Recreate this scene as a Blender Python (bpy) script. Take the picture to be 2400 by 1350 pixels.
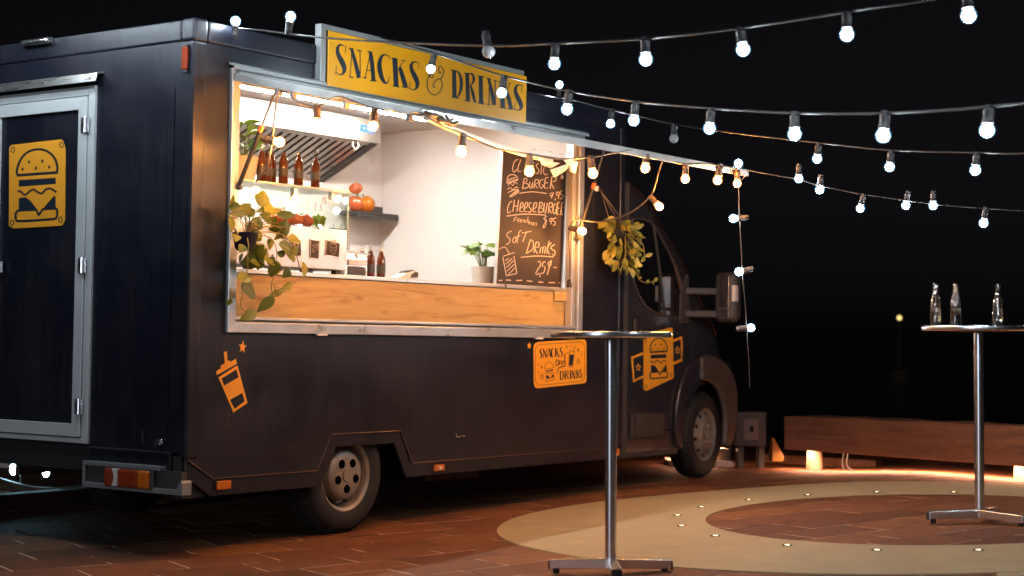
import bpy, bmesh, math, random
from mathutils import Vector, Matrix, Euler

for o in list(bpy.data.objects):
    bpy.data.objects.remove(o)
scene = bpy.context.scene
COL = scene.collection
random.seed(7)

# ------------------------------------------------------------------ camera
cam_data = bpy.data.cameras.new("camera")
cam = bpy.data.objects.new("camera", cam_data)
COL.objects.link(cam)
RIGHT = Vector((0.5866522, -0.80969989, 0.01500909))
DOWN = Vector((0.03369698, 0.00588873, -0.99941475))
FWD = Vector((0.80913763, 0.58681462, 0.03073907))
CAM = Vector((-6.55594, -6.95667, 1.21089))
m3 = Matrix((RIGHT, -DOWN, -FWD)).transposed()
cam.matrix_world = Matrix.Translation(CAM) @ m3.to_4x4()
cam_data.sensor_width = 36.0
cam_data.lens = 59.79
cam_data.clip_start = 0.1
cam_data.clip_end = 2000
cam_data.dof.use_dof = True
cam_data.dof.focus_distance = 10.6
cam_data.dof.aperture_fstop = 2.0
scene.camera = cam

# ------------------------------------------------------------------ night sky, added cool fill, exposure
world = bpy.data.worlds.new("World")
scene.world = world
world.use_nodes = True
wn = world.node_tree
bg = wn.nodes["Background"]
sky = wn.nodes.new("ShaderNodeTexSky")
sky.sky_type = 'NISHITA'
sky.sun_disc = False
sky.sun_elevation = math.radians(6)
sky.sun_rotation = math.radians(265)
sky.air_density = 1.0
sky.dust_density = 2.0
hs = wn.nodes.new("ShaderNodeHueSaturation")
hs.inputs["Saturation"].default_value = 0.0
mu_ = wn.nodes.new("ShaderNodeMix")
mu_.data_type = 'RGBA'
mu_.blend_type = 'MULTIPLY'
mu_.inputs["Factor"].default_value = 1.0
mu_.inputs["B"].default_value = (1.0, 0.92, 1.16, 1)
wn.links.new(hs.outputs[0], mu_.inputs["A"])
wn.links.new(sky.outputs[0], hs.inputs["Color"])
wn.links.new(mu_.outputs["Result"], bg.inputs["Color"])
bg.inputs["Strength"].default_value = 0.0012
sun_data = bpy.data.lights.new("cool_fill", 'SUN')
sun_data.energy = 0.42
sun_data.angle = math.radians(8)
sun_data.color = (0.75, 0.85, 1.0)
sun = bpy.data.objects.new("cool_fill", sun_data)
COL.objects.link(sun)
# cool fill added from behind the camera, to its left, for unseen lights there
sun.rotation_euler = Vector((0.985, 0.08, -0.10)).to_track_quat('-Z', 'Y').to_euler()

scene.view_settings.view_transform = 'Standard'
scene.view_settings.look = 'None'
scene.view_settings.exposure = 0.0
scene.view_settings.gamma = 1.0
scene.render.engine = 'CYCLES'
cy = scene.cycles
cy.use_denoising = True
try:
    cy.denoiser = 'OPENIMAGEDENOISE'
    cy.denoising_input_passes = 'RGB_ALBEDO_NORMAL'
    cy.denoising_prefilter = 'ACCURATE'
except Exception:
    pass
cy.use_light_tree = True
cy.sample_clamp_indirect = 6.0
cy.sample_clamp_direct = 0.0
cy.max_bounces = 8
cy.diffuse_bounces = 4
cy.glossy_bounces = 4
cy.transparent_max_bounces = 16
cy.caustics_reflective = False
cy.caustics_refractive = False

# ------------------------------------------------------------------ helpers
MATS = {}


def pm(name, col, rough=0.5, metal=0.0, var=0.0, vscale=6.0, bump=0.0, bscale=80.0, spec=0.5, coat=0.0,
       stretch=None, rvar=0.0, trans=0.0, emit=None, estr=0.0, objrand=0.0, sss=0.0):
    """Principled material with optional noise in its colour, gloss and relief."""
    m = bpy.data.materials.new(name)
    m.use_nodes = True
    nt = m.node_tree
    b = nt.nodes["Principled BSDF"]
    b.inputs["Base Color"].default_value = (*col, 1)
    b.inputs["Roughness"].default_value = rough
    b.inputs["Metallic"].default_value = metal
    b.inputs["Specular IOR Level"].default_value = spec
    b.inputs["Coat Weight"].default_value = coat
    b.inputs["Transmission Weight"].default_value = trans
    if sss:
        b.inputs["Subsurface Weight"].default_value = sss
        b.inputs["Subsurface Radius"].default_value = (0.02, 0.01, 0.006)
    if emit:
        b.inputs["Emission Color"].default_value = (*emit, 1)
        b.inputs["Emission Strength"].default_value = estr
    if var or bump or rvar or objrand:
        tc = nt.nodes.new("ShaderNodeTexCoord")
        mp = nt.nodes.new("ShaderNodeMapping")
        nt.links.new(tc.outputs["Object"], mp.inputs[0])
        if stretch:
            mp.inputs["Scale"].default_value = stretch
    if var or rvar:
        n = nt.nodes.new("ShaderNodeTexNoise")
        n.inputs["Scale"].default_value = vscale
        n.inputs["Detail"].default_value = 6
        n.inputs["Roughness"].default_value = 0.62
        nt.links.new(mp.outputs[0], n.inputs["Vector"])
    if var or objrand:
        mx = nt.nodes.new("ShaderNodeMix")
        mx.data_type = 'RGBA'
        mx.inputs["A"].default_value = (*[max(c * (1 - (var or objrand)), 0) for c in col], 1)
        mx.inputs["B"].default_value = (*[min(c * (1 + (var or objrand)), 1) for c in col], 1)
        if objrand:
            oi = nt.nodes.new("ShaderNodeObjectInfo")
            if var:
                ad = nt.nodes.new("ShaderNodeMath")
                ad.operation = 'ADD'
                nt.links.new(n.outputs[0], ad.inputs[0])
                sub = nt.nodes.new("ShaderNodeMath")
                sub.operation = 'MULTIPLY_ADD'
                sub.inputs[1].default_value = objrand
                sub.inputs[2].default_value = -objrand * 0.5
                nt.links.new(oi.outputs["Random"], sub.inputs[0])
                nt.links.new(sub.outputs[0], ad.inputs[1])
                nt.links.new(ad.outputs[0], mx.inputs["Factor"])
            else:
                nt.links.new(oi.outputs["Random"], mx.inputs["Factor"])
        else:
            nt.links.new(n.outputs[0], mx.inputs["Factor"])
        nt.links.new(mx.outputs["Result"], b.inputs["Base Color"])
    if rvar:
        mr = nt.nodes.new("ShaderNodeMapRange")
        mr.inputs[1].default_value = 0.3
        mr.inputs[2].default_value = 0.7
        mr.inputs[3].default_value = max(rough - rvar, 0.02)
        mr.inputs[4].default_value = min(rough + rvar, 1)
        nt.links.new(n.outputs[0], mr.inputs[0])
        nt.links.new(mr.outputs[0], b.inputs["Roughness"])
    if bump:
        n2 = nt.nodes.new("ShaderNodeTexNoise")
        n2.inputs["Scale"].default_value = bscale
        n2.inputs["Detail"].default_value = 4
        nt.links.new(mp.outputs[0], n2.inputs["Vector"])
        bp = nt.nodes.new("ShaderNodeBump")
        bp.inputs["Strength"].default_value = bump
        bp.inputs["Distance"].default_value = 0.01
        nt.links.new(n2.outputs[0], bp.inputs["Height"])
        nt.links.new(bp.outputs[0], b.inputs["Normal"])
    MATS[name] = m
    return m


def emis(name, col, strength):
    m = bpy.data.materials.new(name)
    m.use_nodes = True
    nt = m.node_tree
    nt.nodes.remove(nt.nodes["Principled BSDF"])
    e = nt.nodes.new("ShaderNodeEmission")
    e.inputs[0].default_value = (*col, 1)
    e.inputs[1].default_value = strength
    nt.links.new(e.outputs[0], nt.nodes["Material Output"].inputs[0])
    MATS[name] = m
    return m


def pane(name, tint, gloss=1.0, rough=0.02, ior=1.5):
    """Thin clear glass: lets light straight through and mirrors by Fresnel."""
    m = bpy.data.materials.new(name)
    m.use_nodes = True
    nt = m.node_tree
    nt.nodes.remove(nt.nodes["Principled BSDF"])
    t = nt.nodes.new("ShaderNodeBsdfTransparent")
    t.inputs[0].default_value = (*tint, 1)
    g = nt.nodes.new("ShaderNodeBsdfGlossy")
    g.inputs["Roughness"].default_value = rough
    g.inputs[0].default_value = (gloss, gloss, gloss, 1)
    fr = nt.nodes.new("ShaderNodeFresnel")
    ge = nt.nodes.new("ShaderNodeNewGeometry")
    mi = nt.nodes.new("ShaderNodeMix")
    mi.inputs["A"].default_value = ior
    mi.inputs["B"].default_value = 1.0 / ior
    nt.links.new(ge.outputs["Backfacing"], mi.inputs["Factor"])
    nt.links.new(mi.outputs["Result"], fr.inputs[0])
    mx = nt.nodes.new("ShaderNodeMixShader")
    nt.links.new(fr.outputs[0], mx.inputs[0])
    nt.links.new(t.outputs[0], mx.inputs[1])
    nt.links.new(g.outputs[0], mx.inputs[2])
    nt.links.new(mx.outputs[0], nt.nodes["Material Output"].inputs[0])
    MATS[name] = m
    return m


class MB:
    """Collects faces; build() links them as one mesh object."""
    def __init__(self):
        self.v, self.f = [], []

    def add(self, vs, fs):
        n = len(self.v)
        self.v += [tuple(p) for p in vs]
        self.f += [tuple(i + n for i in f) for f in fs]
        return self

    def box(self, x0, y0, z0, x1, y1, z1):
        return self.add([(x0, y0, z0), (x1, y0, z0), (x1, y1, z0), (x0, y1, z0),
                         (x0, y0, z1), (x1, y0, z1), (x1, y1, z1), (x0, y1, z1)],
                        [(0, 3, 2, 1), (4, 5, 6, 7), (0, 1, 5, 4), (1, 2, 6, 5), (2, 3, 7, 6), (3, 0, 4, 7)])

    def prism(self, poly, axis, a, b):
        """Closed 2D outline swept along an axis from a to b. axis 'y': (x,z); 'x': (y,z); 'z': (x,y)."""
        n = len(poly)

        def P(p, t):
            return {'y': (p[0], t, p[1]), 'x': (t, p[0], p[1]), 'z': (p[0], p[1], t)}[axis]
        vs = [P(p, a) for p in poly] + [P(p, b) for p in poly]
        fs = [tuple(range(n)), tuple(range(2 * n - 1, n - 1, -1))]
        fs += [(i, (i + 1) % n, n + (i + 1) % n, n + i) for i in range(n)]
        return self.add(vs, fs)

    def tube(self, path, r, n=8, caps=True):
        path = [Vector(p) for p in path]
        rs = r if isinstance(r, (list, tuple)) else [r] * len(path)
        vs, fs = [], []
        up = None
        for i, p in enumerate(path):
            t = (path[min(i + 1, len(path) - 1)] - path[max(i - 1, 0)])
            t = t.normalized() if t.length > 1e-9 else Vector((0, 0, 1))
            if up is None:
                up = t.orthogonal().normalized()
            up = (up - t * up.dot(t))
            up = up.normalized() if up.length > 1e-6 else t.orthogonal().normalized()
            s = t.cross(up)
            for k in range(n):
                a = 2 * math.pi * k / n
                vs.append(p + (up * math.cos(a) + s * math.sin(a)) * rs[i])
        for i in range(len(path) - 1):
            for k in range(n):
                fs.append((i * n + k, i * n + (k + 1) % n, (i + 1) * n + (k + 1) % n, (i + 1) * n + k))
        if caps:
            fs.append(tuple(range(n - 1, -1, -1)))
            fs.append(tuple((len(path) - 1) * n + k for k in range(n)))
        return self.add(vs, fs)

    def lathe(self, prof, n=20, o=(0, 0, 0), axis='z', closed=False):
        """prof: (radius, height) pairs turned about an axis through o."""
        vs, fs = [], []
        for r, h in prof:
            for k in range(n):
                a = 2 * math.pi * k / n
                c, s = r * math.cos(a), r * math.sin(a)
                p = {'z': (c, s, h), 'y': (c, h, s), 'x': (h, c, s)}[axis]
                vs.append((o[0] + p[0], o[1] + p[1], o[2] + p[2]))
        m = len(prof)
        for i in range(m - 1 if not closed else m):
            j = (i + 1) % m
            for k in range(n):
                fs.append((i * n + k, i * n + (k + 1) % n, j * n + (k + 1) % n, j * n + k))
        if not closed:
            if prof[0][0] > 1e-5:
                fs.append(tuple(range(n - 1, -1, -1)))
            if prof[-1][0] > 1e-5:
                fs.append(tuple((m - 1) * n + k for k in range(n)))
        return self.add(vs, fs)

    def mesh(self, name, smooth=False, fix=True):
        me = bpy.data.meshes.new(name)
        me.from_pydata(self.v, [], self.f)
        me.validate()
        if fix:
            bm = bmesh.new()
            bm.from_mesh(me)
            bmesh.ops.remove_doubles(bm, verts=bm.verts, dist=1e-6)
            bmesh.ops.recalc_face_normals(bm, faces=bm.faces)
            bm.to_mesh(me)
            bm.free()
        if smooth:
            me.shade_smooth()
            if smooth != 'all':
                try:
                    me.set_sharp_from_angle(angle=math.radians(38))
                except Exception:
                    pass
        return me

    def build(self, name, mat, parent=None, smooth=False, bevel=0.0, fix=True, seg=2):
        return link(name, self.mesh(name, smooth, fix), mat, parent, bevel, seg)


def link(name, me, mat, parent=None, bevel=0.0, seg=2):
    o = bpy.data.objects.new(name, me)
    if mat is not None:
        me.materials.clear()
        me.materials.append(MATS[mat] if isinstance(mat, str) else mat)
    COL.objects.link(o)
    if parent is not None:
        o.parent = parent
        o.matrix_parent_inverse = WORLD.get(parent.name, Matrix.Identity(4)).inverted()
    WORLD[o.name] = Matrix.Identity(4)
    if bevel:
        b = o.modifiers.new("bevel", 'BEVEL')
        b.width = bevel
        b.segments = seg
        b.limit_method = 'ANGLE'
        b.angle_limit = math.radians(40)
        b.harden_normals = False
    return o


WORLD = {}


def tag(o, label, cat=None, group=None, kind=None):
    o["label"] = label
    if cat:
        o["category"] = cat
    if group:
        o["group"] = group
    if kind:
        o["kind"] = kind
    return o


def thing(name, loc, label, cat, group=None, rot=None):
    o = bpy.data.objects.new(name, None)
    COL.objects.link(o)
    o.location = loc
    M = Matrix.Translation(Vector(loc))
    if rot is not None:
        o.rotation_euler = rot
        M = M @ Euler(rot).to_matrix().to_4x4()
    WORLD[o.name] = M
    o.empty_display_size = 0.1
    return tag(o, label, cat, group)


def local(name, me, mat, parent, bevel=0.0, seg=2):
    """A part whose mesh is drawn in its parent's own space."""
    o = link(name, me, mat, None, bevel, seg)
    o.parent = parent
    o.matrix_parent_inverse = Matrix.Identity(4)
    return o


def copy_tree(o, parent=None):
    c = o.copy()
    COL.objects.link(c)
    c.parent = parent
    for ch in o.children:
        copy_tree(ch, c)
    return c


def spline(pts, k=6):
    """Catmull-Rom through the points (any dimension)."""
    P = [Vector(p) if len(p) <= 4 else p for p in pts]
    out = []
    n = len(P)
    if n < 3:
        return P
    for i in range(n - 1):
        a, b, c, d = P[max(i - 1, 0)], P[i], P[i + 1], P[min(i + 2, n - 1)]
        for j in range(k):
            t = j / k
            out.append(0.5 * ((2 * b) + (c - a) * t + (2 * a - 5 * b + 4 * c - d) * t * t + (3 * b - a - 3 * c + d) * t ** 3))
    out.append(P[-1])
    return out


def sstep(a, b, x):
    t = min(max((x - a) / (b - a), 0), 1)
    return t * t * (3 - 2 * t)


def ground_z(x, y):
    """The plaza falls gently to one side; it is flatter under the truck and towards the quay."""
    xs = x if x < 4.6 else 4.6 + (1 - math.exp(-(x - 4.6) / 1.1)) * 1.1
    xs = max(xs, -6)
    ys = max(min(y, 0.06), -6)
    a = 0.034 * (xs - 1.365) - 0.030 * (ys - 0.06)
    b = 0.0185 * (min(max(xs, -6), 6.0) - 1.365)
    t = sstep(-1.7, 0.35, y)
    return a * (1 - t) + b * t


# ------------------------------------------------------------------ materials
def painted_panel(name, col):
    """Dark paint with dust film, faint vertical run marks and slightly wavy sheet."""
    m = pm(name, col, 0.36, spec=0.42, bump=0.06, bscale=4.5)
    nt = m.node_tree
    bs = nt.nodes["Principled BSDF"]
    tc = nt.nodes.new("ShaderNodeTexCoord")

    def noise(scale, sc, det=6):
        mp = nt.nodes.new("ShaderNodeMapping")
        mp.inputs["Scale"].default_value = sc
        nt.links.new(tc.outputs["Object"], mp.inputs[0])
        n = nt.nodes.new("ShaderNodeTexNoise")
        n.inputs["Scale"].default_value = scale
        n.inputs["Detail"].default_value = det
        n.inputs["Roughness"].default_value = 0.65
        nt.links.new(mp.outputs[0], n.inputs["Vector"])
        return n
    film = noise(1.7, (1, 1, 1))
    runs = noise(3.0, (9, 9, 0.5), 3)
    ml = nt.nodes.new("ShaderNodeMath")
    ml.operation = 'MULTIPLY'
    nt.links.new(film.outputs[0], ml.inputs[0])
    nt.links.new(runs.outputs[0], ml.inputs[1])
    mr = nt.nodes.new("ShaderNodeMapRange")
    mr.inputs[1].default_value = 0.20
    mr.inputs[2].default_value = 0.42
    mr.inputs[3].default_value = 0.0
    mr.inputs[4].default_value = 0.16
    nt.links.new(ml.outputs[0], mr.inputs[0])
    speck = noise(26.0, (1, 1, 1), 2)
    ms = nt.nodes.new("ShaderNodeMapRange")
    ms.inputs[1].default_value = 0.70
    ms.inputs[2].default_value = 0.80
    ms.inputs[3].default_value = 0.0
    ms.inputs[4].default_value = 0.22
    nt.links.new(speck.outputs[0], ms.inputs[0])
    ad = nt.nodes.new("ShaderNodeMath")
    ad.operation = 'ADD'
    nt.links.new(mr.outputs[0], ad.inputs[0])
    nt.links.new(ms.outputs[0], ad.inputs[1])
    mx = nt.nodes.new("ShaderNodeMix")
    mx.data_type = 'RGBA'
    mx.inputs["A"].default_value = (*col, 1)
    mx.inputs["B"].default_value = (0.075, 0.065, 0.058, 1)
    nt.links.new(ad.outputs[0], mx.inputs["Factor"])
    nt.links.new(mx.outputs["Result"], bs.inputs["Base Color"])
    r2 = nt.nodes.new("ShaderNodeMapRange")
    r2.inputs[1].default_value = 0.3
    r2.inputs[2].default_value = 0.7
    r2.inputs[3].default_value = 0.28
    r2.inputs[4].default_value = 0.48
    nt.links.new(film.outputs[0], r2.inputs[0])
    nt.links.new(r2.outputs[0], bs.inputs["Roughness"])


painted_panel("navy_paint", (0.0075, 0.0085, 0.0155))
pm("cab_paint", (0.024, 0.024, 0.030), 0.25, var=0.15, vscale=3, rvar=0.06, spec=0.5, coat=0.3)
pm("dark_plastic", (0.042, 0.038, 0.036), 0.55, var=0.2, vscale=20, bump=0.05, bscale=300)
pm("black_rubber", (0.012, 0.0115, 0.0115), 0.75, var=0.35, vscale=14, bump=0.1, bscale=90)
pm("underbody", (0.012, 0.012, 0.013), 0.8, var=0.3)
pm("aluminium", (0.62, 0.62, 0.60), 0.38, metal=0.75, var=0.12, vscale=9, rvar=0.12, bump=0.02, bscale=150)
pm("frame_grey", (0.34, 0.35, 0.34), 0.42, metal=0.3, var=0.10, vscale=7, rvar=0.1)
pm("door_profile", (0.52, 0.54, 0.54), 0.42, metal=0.1, var=0.10, vscale=7, rvar=0.1)
pm("brushed_steel", (0.62, 0.60, 0.57), 0.30, metal=0.95, var=0.06, vscale=5, stretch=(1, 1, 18), rvar=0.07)
pm("polished_steel", (0.70, 0.71, 0.72), 0.27, metal=1.0, var=0.05, vscale=12, rvar=0.05)
pm("table_steel", (0.82, 0.83, 0.85), 0.25, metal=1.0)
pm("cabinet_steel", (0.42, 0.40, 0.37), 0.34, metal=0.9, var=0.08, vscale=3, rvar=0.06)
pm("wheel_silver", (0.27, 0.24, 0.20), 0.42, metal=0.25, var=0.3, vscale=14, rvar=0.15, bump=0.05)
pm("hole_black", (0.004, 0.004, 0.004), 0.9)
pm("white_lining", (0.80, 0.79, 0.77), 0.42, var=0.04, vscale=3)
pm("ceiling_white", (0.78, 0.77, 0.75), 0.5)
pm("amber_lens", (0.55, 0.14, 0.012), 0.18, var=0.15, vscale=60, coat=0.4, sss=0.2)
pm("red_lens", (0.27, 0.040, 0.012), 0.18, var=0.15, vscale=60, coat=0.4, sss=0.2)
pm("white_lens", (0.65, 0.58, 0.52), 0.22, var=0.1, vscale=90)
pm("orange_vinyl", (0.86, 0.36, 0.025), 0.42, var=0.11, vscale=11, rvar=0.16, bump=0.06, bscale=14)
pm("yellow_board", (0.98, 0.415, 0.010), 0.38, var=0.04, vscale=2, rvar=0.1)
pm("navy_ink", (0.010, 0.020, 0.032), 0.45, var=0.2, vscale=30)
pm("chalk", (0.58, 0.50, 0.42), 0.95, var=0.3, vscale=160)
pm("chalkboard", (0.032, 0.022, 0.016), 0.62, var=0.55, vscale=4.5, rvar=0.1)
pm("cable_black", (0.022, 0.020, 0.019), 0.5, var=0.2, vscale=50)
pm("cable_grey", (0.10, 0.085, 0.075), 0.5)
pm("socket_black", (0.045, 0.044, 0.045), 0.5, var=0.2, vscale=40)
pm("socket_brown", (0.14, 0.085, 0.05), 0.5, var=0.2, vscale=40)
pm("white_plastic", (0.78, 0.76, 0.72), 0.35)
pm("cream_ceramic", (0.74, 0.64, 0.50), 0.4, var=0.05)
pm("grey_tape", (0.22, 0.23, 0.27), 0.5)
pm("orange_clip", (0.75, 0.16, 0.03), 0.4)
pm("concrete", (0.310, 0.245, 0.135), 0.78, var=0.42, vscale=4.5, bump=0.12, bscale=70, rvar=0.12)
pm("joint_sand", (0.30, 0.20, 0.13), 0.95)
_nt = MATS["joint_sand"].node_tree
_ge = _nt.nodes.new("ShaderNodeNewGeometry")
_no = _nt.nodes.new("ShaderNodeTexNoise")
_no.inputs["Scale"].default_value = 3.5
_no.inputs["Detail"].default_value = 5
_nt.links.new(_ge.outputs["Position"], _no.inputs["Vector"])
_ra = _nt.nodes.new("ShaderNodeValToRGB")
_ra.color_ramp.elements[0].position = 0.40
_ra.color_ramp.elements[0].color = (0.10, 0.055, 0.032, 1)
_ra.color_ramp.elements[1].position = 0.53
_ra.color_ramp.elements[1].color = (0.66, 0.50, 0.37, 1)
_nt.links.new(_no.outputs[0], _ra.inputs[0])
_nt.links.new(_ra.outputs[0], _nt.nodes["Principled BSDF"].inputs["Base Color"])
pm("far_ground", (0.05, 0.045, 0.04), 0.9, var=0.3)
pm("tomato_red", (0.48, 0.11, 0.035), 0.22, var=0.25, vscale=12, coat=0.3)
pm("pepper_orange", (0.70, 0.19, 0.02), 0.2, var=0.25, vscale=12, coat=0.3)
pm("stalk_green", (0.10, 0.16, 0.03), 0.5)
pm("lettuce_green", (0.34, 0.48, 0.05), 0.5, var=0.3, vscale=20)
pm("stem_tan", (0.26, 0.20, 0.06), 0.6, var=0.3)
pm("pot_navy", (0.012, 0.016, 0.030), 0.25, coat=0.3)
pm("beam_foot", (0.34, 0.22, 0.13), 0.8, var=0.2, vscale=8, bump=0.1)
pm("yellow_plastic", (0.26, 0.12, 0.012), 0.5, var=0.2)
pm("pale_stone", (0.55, 0.48, 0.44), 0.8, var=0.12, bump=0.05)
pm("display_blue", (0.02, 0.10, 0.45), 0.2, emit=(0.05, 0.22, 0.9), estr=1.2)
pm("glass_black", (0.006, 0.006, 0.008), 0.04, spec=0.6, coat=0.5)
pm("mirror_glass", (0.35, 0.34, 0.34), 0.22, metal=1.0)
pm("dead_bulb", (0.50, 0.48, 0.46), 0.12, trans=0.0, spec=0.7, coat=0.5)
pm("cola", (0.15, 0.042, 0.012), 0.10, var=0.2, vscale=8, coat=0.6, sss=0.4)
pm("dark_drink", (0.02, 0.008, 0.006), 0.08)
pm("beer_label", (0.05, 0.045, 0.04), 0.4, var=0.3, vscale=40)
pm("cap_gold", (0.70, 0.56, 0.38), 0.3, metal=0.6)
pane("bottle_glass", (0.90, 0.86, 0.80), 1.0, 0.03)
pane("clear_bottle", (0.86, 0.88, 0.86), 1.0, 0.06, 2.3)
pane("vitrine_glass", (0.95, 0.985, 0.965), 1.0, 0.02)
pm("glass_edge", (0.45, 0.62, 0.52), 0.15, spec=0.7)
def globe(name, col, strength, tint):
    """Clear globe round the lit core: lets the light through; its own emission imitates the halo."""
    m = bpy.data.materials.new(name)
    m.use_nodes = True
    nt = m.node_tree
    nt.nodes.remove(nt.nodes["Principled BSDF"])
    e = nt.nodes.new("ShaderNodeEmission")
    e.inputs[0].default_value = (*col, 1)
    e.inputs[1].default_value = strength
    t = nt.nodes.new("ShaderNodeBsdfTransparent")
    t.inputs[0].default_value = (*tint, 1)
    a = nt.nodes.new("ShaderNodeAddShader")
    nt.links.new(e.outputs[0], a.inputs[0])
    nt.links.new(t.outputs[0], a.inputs[1])
    nt.links.new(a.outputs[0], nt.nodes["Material Output"].inputs[0])
    m.cycles.emission_sampling = 'NONE'
    MATS[name] = m


globe("cool_globe", (0.26, 0.64, 1.0), 0.52, (0.97, 0.98, 1.0))  # globe emission stands in for the halo round each bulb
globe("warm_globe", (1.0, 0.33, 0.045), 0.62, (1.0, 0.97, 0.92))
emis("cool_bulb", (0.80, 0.92, 1.0), 310.0)
emis("warm_bulb", (1.0, 0.38, 0.075), 900.0)
emis("led_white", (1.0, 0.91, 0.83), 240.0)
emis("led_floor", (1.0, 0.86, 0.55), 9.0)
emis("led_strip", (1.0, 0.48, 0.28), 230.0)
emis("flood_cool", (0.45, 0.82, 1.0), 130.0)
emis("far_lamp", (1.0, 0.66, 0.22), 2.2)


def leaf_mat(name, a, b, rough=0.42, scale=30):
    """Leaf blade: green with yellow-green blotches, its own tone for each leaf, a little light shines through."""
    m = pm(name, a, rough, spec=0.5)
    nt = m.node_tree
    bs = nt.nodes["Principled BSDF"]
    tc = nt.nodes.new("ShaderNodeTexCoord")
    n = nt.nodes.new("ShaderNodeTexNoise")
    n.inputs["Scale"].default_value = scale
    n.inputs["Detail"].default_value = 3
    nt.links.new(tc.outputs["Object"], n.inputs["Vector"])
    oi = nt.nodes.new("ShaderNodeObjectInfo")
    pw = nt.nodes.new("ShaderNodeMath")
    pw.operation = 'POWER'
    pw.inputs[1].default_value = 2.2
    nt.links.new(oi.outputs["Random"], pw.inputs[0])
    ad = nt.nodes.new("ShaderNodeMath")
    ad.operation = 'MULTIPLY_ADD'
    ad.inputs[1].default_value = 0.72
    nt.links.new(pw.outputs[0], ad.inputs[0])
    sb = nt.nodes.new("ShaderNodeMath")
    sb.operation = 'SUBTRACT'
    sb.inputs[1].default_value = 0.42
    nt.links.new(n.outputs[0], sb.inputs[0])
    nt.links.new(sb.outputs[0], ad.inputs[2])
    mx = nt.nodes.new("ShaderNodeMix")
    mx.data_type = 'RGBA'
    mx.inputs["A"].default_value = (*a, 1)
    mx.inputs["B"].default_value = (*b, 1)
    nt.links.new(ad.outputs[0], mx.inputs["Factor"])
    nt.links.new(mx.outputs["Result"], bs.inputs["Base Color"])
    tr = nt.nodes.new("ShaderNodeBsdfTranslucent")
    nt.links.new(mx.outputs["Result"], tr.inputs[0])
    ms = nt.nodes.new("ShaderNodeMixShader")
    ms.inputs[0].default_value = 0.25
    nt.links.new(bs.outputs[0], ms.inputs[1])
    nt.links.new(tr.outputs[0], ms.inputs[2])
    nt.links.new(ms.outputs[0], nt.nodes["Material Output"].inputs[0])


leaf_mat("pothos_leaf", (0.045, 0.085, 0.012), (0.36, 0.33, 0.04))
leaf_mat("hoya_leaf", (0.17, 0.19, 0.03), (0.52, 0.44, 0.12), scale=45)
leaf_mat("green_leaf", (0.07, 0.17, 0.02), (0.22, 0.34, 0.04))


def wood(name, a, b, dark, axis=0, scale=1.0, rough=0.5):
    m = pm(name, a, rough, spec=0.4)
    nt = m.node_tree
    bs = nt.nodes["Principled BSDF"]
    tc = nt.nodes.new("ShaderNodeTexCoord")
    mp = nt.nodes.new("ShaderNodeMapping")
    s = [14 * scale] * 3
    s[axis] = 1.1 * scale
    mp.inputs["Scale"].default_value = s
    nt.links.new(tc.outputs["Object"], mp.inputs[0])
    n = nt.nodes.new("ShaderNodeTexNoise")
    n.inputs["Scale"].default_value = 1.0
    n.inputs["Detail"].default_value = 9
    n.inputs["Roughness"].default_value = 0.68
    n.inputs["Distortion"].default_value = 1.1
    nt.links.new(mp.outputs[0], n.inputs["Vector"])
    r = nt.nodes.new("ShaderNodeValToRGB")
    r.color_ramp.elements[0].position = 0.26
    r.color_ramp.elements[0].color = (*dark, 1)
    r.color_ramp.elements[1].position = 0.72
    r.color_ramp.elements[1].color = (*b, 1)
    e = r.color_ramp.elements.new(0.44)
    e.color = (*a, 1)
    nt.links.new(n.outputs[0], r.inputs[0])
    # knots
    mp2 = nt.nodes.new("ShaderNodeMapping")
    s2 = [5.0 * scale] * 3
    s2[axis] = 1.9 * scale
    mp2.inputs["Scale"].default_value = s2
    nt.links.new(tc.outputs["Object"], mp2.inputs[0])
    vo = nt.nodes.new("ShaderNodeTexVoronoi")
    vo.inputs["Scale"].default_value = 1.0
    nt.links.new(mp2.outputs[0], vo.inputs["Vector"])
    mr = nt.nodes.new("ShaderNodeMapRange")
    mr.inputs[1].default_value = 0.05
    mr.inputs[2].default_value = 0.20
    mr.inputs[3].default_value = 0.75
    mr.inputs[4].default_value = 0.0
    nt.links.new(vo.outputs["Distance"], mr.inputs[0])
    mx = nt.nodes.new("ShaderNodeMix")
    mx.data_type = 'RGBA'
    nt.links.new(mr.outputs[0], mx.inputs["Factor"])
    nt.links.new(r.outputs[0], mx.inputs["A"])
    mx.inputs["B"].default_value = (*dark, 1)
    nt.links.new(mx.outputs["Result"], bs.inputs["Base Color"])
    bp = nt.nodes.new("ShaderNodeBump")
    bp.inputs["Strength"].default_value = 0.15
    bp.inputs["Distance"].default_value = 0.004
    nt.links.new(n.outputs[0], bp.inputs["Height"])
    nt.links.new(bp.outputs[0], bs.inputs["Normal"])


wood("counter_oak", (0.50, 0.315, 0.105), (0.60, 0.405, 0.155), (0.27, 0.14, 0.04), scale=1.7)
wood("beam_timber", (0.13, 0.056, 0.027), (0.20, 0.092, 0.044), (0.055, 0.022, 0.012), axis=0, scale=1.1, rough=0.75)
wood("old_wood", (0.10, 0.065, 0.04), (0.16, 0.11, 0.07), (0.05, 0.03, 0.02), rough=0.8)


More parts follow.
